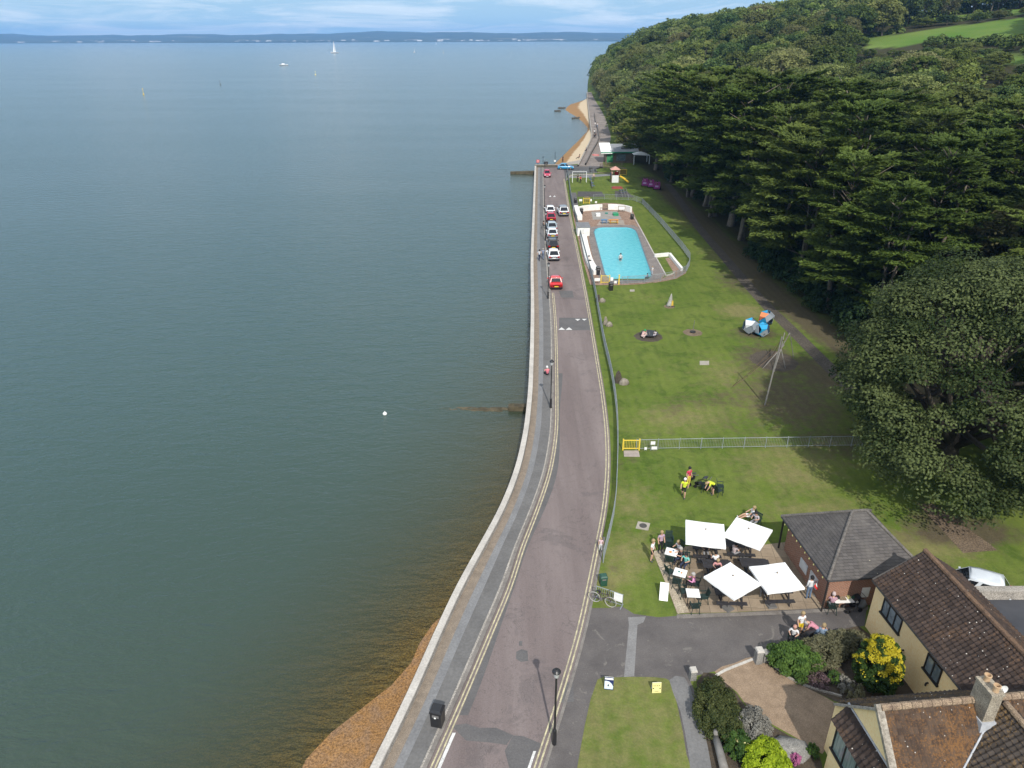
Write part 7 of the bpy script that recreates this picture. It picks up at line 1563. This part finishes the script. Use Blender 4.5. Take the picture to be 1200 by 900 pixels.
for i, (x, y) in enumerate(TR):
    p = at(x, y); t = thing('train_carriage', ('magenta land train carriage, first from the left, under the trees', 'magenta land train carriage in the middle of the three', 'magenta land train carriage, last on the right by the trunks')[i], 'train carriage', p, -.25, 'magenta land train')
    mb = MB(); mb.box((0, 0, .35), (1.3, 1.9, .2)); mb.box((-.6, 0, .75), (.1, 1.9, .8)); mb.box((.6, 0, .75), (.1, 1.9, .8)); mb.box((0, -.9, .75), (1.1, .1, .8)); mb.box((0, .9, .9), (1.1, .1, 1.1)); part('body', M_MAG, t, mb)
    mb = MB(); mb.box((0, .3, .75), (1.05, .5, .12)); mb.box((0, -.96, .8), (.7, .03, .35)); part('seat', paint('lilac', (.55, .38, .62, 1), .5), t, mb)
    for sx in (-1, 1):
        for sy in (-.6, .6): mb = MB(); mb.tube([(sx*.62, sy, .24), (sx*.74, sy, .24)], .24, 12); part('wheel', M_TYREB, t, mb)
    person(0, 0, 150+i*20, 'sit', ((.5, .2, .35), (.55, .45, .5), (.3, .08, .15))[i], BLK_, ('person in purple seated in the left train carriage', 'person in pale pink seated in the middle train carriage', 'person in dark red seated in the right train carriage')[i], hair=BLK_, xyz=(p.x, p.y+.3, .42))
# pavilion
p = at(727, 191.5); t = thing('pavilion', 'small beach pavilion with a white and grey flat roof and green fascia', 'pavilion', p); mb = MB(); mb.box((0, 2.6, 1.35), (7.4, 4.6, 2.7)); mb.box((0, 3.9, 2.9), (7.4, 2.0, .9)); part('wall', pm('pav_wall', (.20, .15, .11, 1), (.12, .09, .065, 1), 1.0), t, mb)
mb = MB(); mb.box((1.2, 2.6, 3.35), (7.6, 6.2, .14), rot=Matrix.Rotation(.24, 3, 'X')); part('roof', pm('pav_roof', (.17, .18, .19, 1), (.24, .25, .26, 1), .6), t, mb)
mb = MB(); mb.box((-3.6, 2.6, 3.42), (2.9, 6.8, .16), rot=Matrix.Rotation(.27, 3, 'X')); part('roof', M_WHT, t, mb); mb = MB(); mb.box((-.3, -.42, 2.72), (9.6, .14, .34)); part('fascia', paint('fascia_green', (.02, .20, .10, 1), .5), t, mb)
mb = MB(); mb.add([(3.0,-3.4,2.55),(7.4,-3.4,2.3),(7.4,.6,2.3),(3.0,.6,2.55),(5.2,-1.4,3.1)], [(0,1,4),(1,2,4),(2,3,4),(3,0,4),(3,2,1,0)]); part('canopy', pm('pav_can', (.55, .57, .56, 1), (.48, .5, .5, 1), 1.0), t, mb)
for x, y in ((3.2,-3.2),(7.2,-3.2),(7.2,.4)): mb = MB(); mb.box((x, y, 1.2), (.2, .2, 2.4)); part('post', M_WPOLE, t, mb)
mb = MB(); mb.box((.3, .26, 1.35), (2.4, .1, 1.6)); part('window', M_GLASS, t, mb); mb = MB(); mb.box((-2.6, .26, 1.2), (1.6, .1, 2.2)); part('door', paint('pav_green', (.04, .22, .09, 1), .6), t, mb); mb = MB(); mb.box((1.5, 2.6, 3.55), (2.0, 1.4, .35)); part('skylight', M_GREYM, t, mb)
fence(PX([(704,196.8),(712,195.6),(722,195),(731,195.6)]), 1.0, 2.2, .2, 'low dark railing in front of the pavilion', M_WOOD, .03, .06)
# ------------------------------------------------------------------ garden
tag(sheet('garden_earth', [(836,788),(860,778),(885,770),(905,785),(935,803),(965,818),(982,832),(975,860),(962,885),(935,868),(905,851),(880,836),(862,812)], .014, pm('sandy_earth', (.215, .155, .105, 1), (.28, .205, .14, 1), 1.6, .95, .5, 10, fine=.25), 2), kind='structure')
tag(sheet('garden_soil', [(893,773),(925,760),(1005,735),(1060,790),(1095,840),(1000,830),(960,815),(930,800),(905,786)], .011, pm('dark_soil', (.045, .036, .026, 1), (.085, .066, .046, 1), 1.2, .95, .5, 10, fine=.3), 2), kind='structure')
tag(sheet('garden_bed', [(815,800),(836,790),(862,814),(880,838),(905,853),(935,870),(960,890),(955,940),(850,940),(828,880)], .012, MATS['dark_soil'], 2), kind='structure')
def bush(px, py, rx, ry, h, mat, label, ncl=40, nl=150, leaf=.085, seed=1, name='bush', twig=8, z=0.0, crc=.30, base=.0):
    p = at(px, py); t = thing(name, label, 'bush', (p.x, p.y, z)); P, Nn, Tt, C = broad_points(seed, 1.0, h, ncl, nl, base=base, crc=crc, lump=.22); P = P*np.array([rx, ry, 1.0]); g = np.random.default_rng(seed)
    me = leaf_mesh('foliage', P, Nn, leaf*g.uniform(.7, 1.3, len(P)), leaf*.6, Tt, mat, rng=g); o = bpy.data.objects.new('foliage', me); COL.objects.link(o); o.parent = t
    C2 = [np.array([c[0]*rx, c[1]*ry, c[2]]) for c in C]; part('stem', M_BARKD, t, trunk_mb(C2, h, .05, seed, twig), True); return t
M_HEDGE = leafmat('hedge_leaf', (.030, .045, .014, 1), (.100, .110, .036, 1), None, .15); M_LIME = leafmat('lime_leaf', (.16, .24, .012, 1), (.42, .52, .03, 1), None, .3); M_GREYL = leafmat('grey_leaf', (.11, .105, .09, 1), (.24, .23, .20, 1), None, .2)
M_BRIGHT = leafmat('bright_leaf', (.030, .062, .014, 1), (.10, .165, .034, 1), None, .25); M_OLIVE = leafmat('olive_leaf', (.075, .075, .040, 1), (.20, .19, .11, 1), None, .2); M_GOLD = leafmat('gold_leaf', (.36, .30, .015, 1), (.66, .56, .05, 1), None, .3); M_DKL = leafmat('dark_leaf', (.018, .042, .010, 1), (.06, .105, .022, 1), None, .15)
bush(837, 838, 1.0, 1.55, .95, M_HEDGE, 'clipped dark green hedge bush with brownish tips beside the grey footpath', 80, 170, .06, 11, crc=.26)
bush(851, 858, .8, .9, .85, M_HEDGE, 'lower end of the brownish hedge behind the flowering plant', 40, 150, .06, 12)
bush(880, 860, .85, .85, .95, M_GREYL, 'pale grey twiggy bush between the hedge and the sandy earth', 50, 170, .05, 13, crc=.28)
bush(894, 900, 1.05, .85, 1.0, M_LIME, 'bright lime green rounded bush at the bottom of the garden', 60, 180, .065, 14, crc=.28)
bush(862, 880, .62, .62, .7, M_DKL, 'dark glossy plant with pale cream flowers left of the lime bush', 24, 80, .10, 15)
bush(866, 884, .5, .45, .72, M_CREAM, 'cream flower heads of the dark glossy plant', 9, 6, .07, 31, 'flower_heads', 4)
bush(928, 783, 1.25, .85, 1.2, M_BRIGHT, 'fresh green hedge bush right of the stone gate pillar', 60, 170, .07, 16, crc=.28)
bush(962, 775, 1.3, .8, 1.15, M_OLIVE, 'greyish olive hedge bush right of the fresh green one', 60, 160, .06, 17, crc=.28)
bush(990, 764, 1.0, .7, 1.05, M_OLIVE, 'greyish olive hedge bush closest to the cream house corner', 46, 150, .06, 18)
eb = bush(1022, 806, .90, .92, 3.0, M_DKL, 'large rounded variegated bush with golden yellow top against the cream wall', 90, 170, .085, 19, 'variegated_bush', 10, crc=.24)
P, Nn, Tt, C = broad_points(19, 1.03, 3.06, 90, 260, base=0, crc=.24, lump=.22); g = np.random.default_rng(4); k_ = (g.random(len(P)) < np.clip((P[:, 2]-1.0)/1.9, .05, .9)) & (np.sin(P[:, 0]*5+P[:, 2]*4)+np.sin(P[:, 1]*6-P[:, 2]*3) > -.25-(P[:, 2]-1.3)*1.1)
P, Nn, Tt = P[k_]*np.array([.92, .94, 1.0]), Nn[k_], Tt[k_]; me = leaf_mesh('golden_foliage', P, Nn, .055, .036, Tt, M_GOLD); o = bpy.data.objects.new('golden_foliage', me); COL.objects.link(o); o.parent = eb
for i, (px, py, r, h, mt, lb) in enumerate(((935,798,.35,.35,M_BRIGHT,'small green plant in the soil below the fresh green hedge'), (948,790,.3,.3,M_BRIGHT,'small green plant left of the pinkish bed'), (975,800,.3,.5,M_BRIGHT,'dark green plant in the soil beside the variegated bush'), (988,810,.4,.6,M_GREYL,'silvery spiky plant beside the variegated bush'), (1000,818,.45,.6,M_OLIVE,'dry olive plant at the foot of the variegated bush'),
                                               (958,802,.55,.25,pm('heather', (.11, .07, .075, 1), None, 6),'low pinkish heather in the dark soil'), (930,894,.22,.22,pm('pinkfl', (.35, .10, .22, 1), None, 6),'small magenta flowering plant by the house wall'), (950,885,.3,.35,M_BRIGHT,'small green plant at the foot of the bay window'))):
    bush(px, py, r, r, h, mt, lb, 14, 60, .045, 40+i, 'garden_plant', 3)
rock(925, 880, .9, .35, 'large flat grey rock beside the lime bush', seed=9, name='garden_rock', mat=pm('grey_rock', (.27, .26, .24, 1), (.17, .165, .155, 1), 2, .9, .5, 8, fine=.5)); rock(912, 876, .55, .3, 'smaller grey rock left of the large flat rock', seed=10, name='garden_rock', mat=MATS['grey_rock'])
def pillar(px, py, s, h, label):
    p = at(px, py); t = thing('gate_pillar', label, 'pillar', p, .1, 'garden gate pillars'); mb = MB(); mb.box((0, 0, h/2), (s, s, h), taper=.94); part('shaft', MATS['grey_rock'], t, mb); mb = MB(); mb.box((0, 0, h+.05), (s*1.12, s*1.12, .1), taper=.85); part('cap', M_COPING, t, mb)
pillar(886.5, 777, .36, .85, 'pale stone gate pillar beside the fresh green hedge'); pillar(810, 796, .32, .6, 'short stone gate pillar at the corner of the brownish hedge')
p = at(896, 775); mb = MB(); mb.box((0, 0, .3), (.5, .3, .6), .3, taper=.9); mb.box((0, 0, .64), (.54, .34, .08), .3); tag(mb.build('stone_stub', MATS['grey_rock'], loc=p), 'broken end of a stone wall between the gate pillar and the hedge', 'wall')
lowwall([(838,793),(848,787),(868,779),(882,773.5)], .14, .05, 'low pale stone edging across the garden entrance', mat=M_COPING, name='stone_edging', sm=2); lowwall([(898,776),(925,797),(950,808),(985,818)], .10, .10, 'thin low edging along the planted bed', mat=M_CONC, name='bed_edging', sm=2)
a_, b_ = at(836, 868), at(848, 915); t = MB(); t.tube([a_+UP*.3, a_.lerp(b_, .5)+UP*.32, b_+UP*.30], [.16, .19, .2], 9); t.tube([a_, a_+UP*.62], [.15, .12], 8); tag(t.build('timber_rail', M_POLE, None, True), 'weathered timber post and rail beside the grey footpath', 'fence')
# ------------------------------------------------------------------ boats and buoys
M_HULL = paint('hull_white', (.80, .80, .80, 1), .3); M_SAIL = pm('sail', (.80, .80, .78, 1), (.74, .74, .73, 1), .2, .9, .05)
def on_sea(px, py): return at(px, py, SEA)
def yacht(px, py, hm, L_, label, rz=0.0, sails=2):
    p = on_sea(px, py); t = thing('sailing_yacht', label, 'sailing boat', p, rz, 'sailing boats'); rows = []
    for i in range(7): u = i/6; w = L_*.16*math.sin(PI*min(1, .25+u*.75))**.7+.02; x = (u-.5)*L_*-1; rows.append([(x, -w, L_*.11+.02*L_*u), (x, -w*.7, -.2), (x, w*.7, -.2), (x, w, L_*.11+.02*L_*u), (x, 0, L_*.125+.02*L_*u), (x, -w, L_*.11+.02*L_*u)])
    mb = MB(); mb.grid(rows); part('hull', M_HULL, t, mb, True); mb = MB(); mb.box((-.02*L_, 0, L_*.15), (L_*.35, L_*.14, L_*.07), taper=.8); part('cabin', M_HULL, t, mb)
    mb = MB(); mb.tube([(.05*L_, 0, 0), (.03*L_, 0, hm)], [.12, .06], 6); mb.tube([(.05*L_, 0, hm*.12), (-.4*L_, 0, hm*.11)], .08, 5); part('mast', M_GREYM, t, mb)
    def sail(name, A_, B_, C_, bul):
        A_, B_, C_ = Vector(A_), Vector(B_), Vector(C_); R_ = []
        for i in range(6):
            u = i/5; R_.append([A_.lerp(C_, u).lerp(B_.lerp(C_, u), j/4)+Vector((0, bul*math.sin(PI*j/4)*(1-u), 0)) for j in range(5)])
        mb = MB(); mb.grid(R_); part(name, M_SAIL, t, mb, True)
    sail('mainsail', (.03*L_, 0, hm*.14), (-.17*L_, 0, hm*.13), (.02*L_, 0, hm*.98), L_*.06)
    if sails > 1: sail('headsail', (.16*L_, 0, L_*.15), (.08*L_, 0, hm*.14), (.05*L_, 0, hm*.80), L_*.05)
    return t
yacht(393.5, 61.5, 27, 18, 'large white sailing boat with tall sails, nearest the middle of the horizon', .3)
yacht(512.5, 51.5, 17, 12, 'small distant white sail close under the far shore', 1.2); yacht(487, 61, 10, 7, 'thin faint sail right of the large sailing boat', .9, 1)
p = on_sea(334, 76); t = thing('motor_boat', 'small white motor boat left of the large sailing boat', 'motor boat', p); rows = []
for i in range(7): u = i/6; w = 1.7*math.sin(PI*min(1, .3+u*.7))**.7+.02; x = (.5-u)*-11; rows.append([(x, -w, 1.2+.4*u), (x, -w*.7, -.2), (x, w*.7, -.2), (x, w, 1.2+.4*u), (x, 0, 1.25+.4*u), (x, -w, 1.2+.4*u)])
mb = MB(); mb.grid(rows); part('hull', M_HULL, t, mb, True); mb = MB(); mb.box((-.5, 0, 2.0), (4.2, 2.4, 1.3), taper=.8); part('cabin', M_HULL, t, mb); mb = MB(); mb.box((1.4, 0, 2.1), (.6, 2.0, .6)); part('windscreen', M_GLASS, t, mb); mb = MB(); mb.tube([(-.5, 0, 2.6), (-.5, 0, 5.2)], .06, 5); part('mast', M_GREYM, t, mb)
def buoy(px, py, h, mat, label, name='channel_marker', fat=.35):
    p = on_sea(px, py); t = thing(name, label, 'buoy', p, 0, 'markers and buoys out at sea'); mb = MB(); mb.lathe([(fat*.7, -.4), (fat, .1), (fat*.9, .6), (.14, .9)], n=10); part('float', mat, t, mb); mb = MB(); mb.tube([(0, 0, .8), (0, 0, h)], .10, 6); mb.lathe([(.05, h-.5), (.3, h-.3), (.3, h), (.05, h+.15)], n=8); part('topmark', mat, t, mb)
buoy(169.5, 109.5, 3.6, M_YELP, 'thin yellow marker post in the sea at the left'); buoy(259.5, 98, 3.0, M_GREYM, 'grey marker left of the motor boat'); buoy(371, 87, 3.2, M_CREAM, 'yellowish buoy nearest below the large sailing boat', fat=.7); buoy(521, 62, 5.0, M_YELP, 'yellow marker right of the thin faint sail', fat=.8)
mb = MB(); p = on_sea(451, 485); mb.lathe([(.05, -.15), (.2, 0), (.2, .12), (.06, .25)], n=10); mb.tube([(0, 0, .2), (0, 0, .34)], .03, 5); tag(mb.build('mooring_float', M_WHT, None, True, p), 'small white float on the sea left of the groyne', 'buoy')
# ------------------------------------------------------------------ the far shore
rnd = random.Random(8); g = np.random.default_rng(3); XS = np.arange(-9400, 9401, 110); rows = []
def ridge(X, a): return sum(A_*math.sin(X*f+ph) for A_, f, ph in ((9, .0011, a), (6, .0027, 2*a), (4, .0061, .5*a), (2, .017, a*3)))
for Y, hb, k in ((6300, -4, 0), (6330, 1.5, 0), (6500, 7, .1), (6800, 14, .2), (7200, 20, .35), (7800, 40, .8), (8400, 64, 1.0), (9000, 76, 1.1), (9500, 60, .8)):
    rows.append([(float(X), Y+60*math.sin(X*.002+Y), max(-4, hb+k*ridge(X, Y*.001)+(g.uniform(-1.5, 2.5) if k else 0)+k*(X-0)*.0006)) for X in XS])
m, nt, N, L = newmat('far_land'); co = objco(nt); c = ramp(nt, noise(nt, .006, 6, .7, co), .35, (.022, .040, .020, 1), .66, (.065, .075, .04, 1)); c = mixc(nt, ramp(nt, noise(nt, .0022, 4, .6, co, 1), .62, BW, .66, WH), c, (.15, .14, .08, 1)); finish(nt, c, .95); mb = MB(); mb.grid(rows); structure('far_hills', mb, m, True)
m, nt, N, L = newmat('far_building'); oi = N.new('ShaderNodeObjectInfo'); finish(nt, ramp(nt, oi.outputs['Random'], .2, (.16, .15, .14, 1), .8, (.70, .68, .65, 1)), .9); mb = MB(); mb.box((0, 0, .36), (1, 1, .72)); mb.add([(-.5,-.5,.72),(.5,-.5,.72),(.5,.5,.72),(-.5,.5,.72),(-.4,0,1),(.4,0,1)], [(0,1,5,4),(1,2,5),(2,3,4,5),(3,0,4)]); fb = None
for i in range(120):
    px = rnd.uniform(20, 745) if i < 95 else rnd.uniform(300, 745); D = 6420+rnd.random()**2*500; X = (px-600)/932*D; w, h = rnd.uniform(12, 45), rnd.uniform(6, 12)
    if i % 14 == 0: w, h = rnd.uniform(70, 130), rnd.uniform(8, 13)
    if fb is None: fb = mb.build('waterfront_building', m); o = fb
    else: o = fb.copy(); COL.objects.link(o)
    o.location = (X, D, 1.0+(D-6420)*.012); o.scale = (w, 25, h); tag(o, 'pale building in the town along the far shore', 'building', 'pale buildings along the far shore')
flush_people()
ROLL = -.2
cam.rotation_euler = (PI/2 - PITCH, 0, 0); cam.rotation_euler.rotate_axis('Z', math.radians(ROLL))
# ------------------------------------------------------------------ air
mb = MB(); mb.box((0, 4700, 68), (19600, 10800, 144)); hz = mb.build('haze', bpy.data.materials.new('haze')); tag(hz, 'thin bluish air over the strait', 'haze', kind='stuff')
m = hz.data.materials[0]; m.use_nodes = True; nt = m.node_tree; nt.nodes.clear(); pv_ = nt.nodes.new('ShaderNodeVolumePrincipled'); pv_.inputs['Color'].default_value = (.24, .53, 1.0, 1); pv_.inputs['Density'].default_value = 1.05e-4; pv_.inputs['Anisotropy'].default_value = 0.0
o = nt.nodes.new('ShaderNodeOutputMaterial'); nt.links.new(pv_.outputs[0], o.inputs['Volume'])
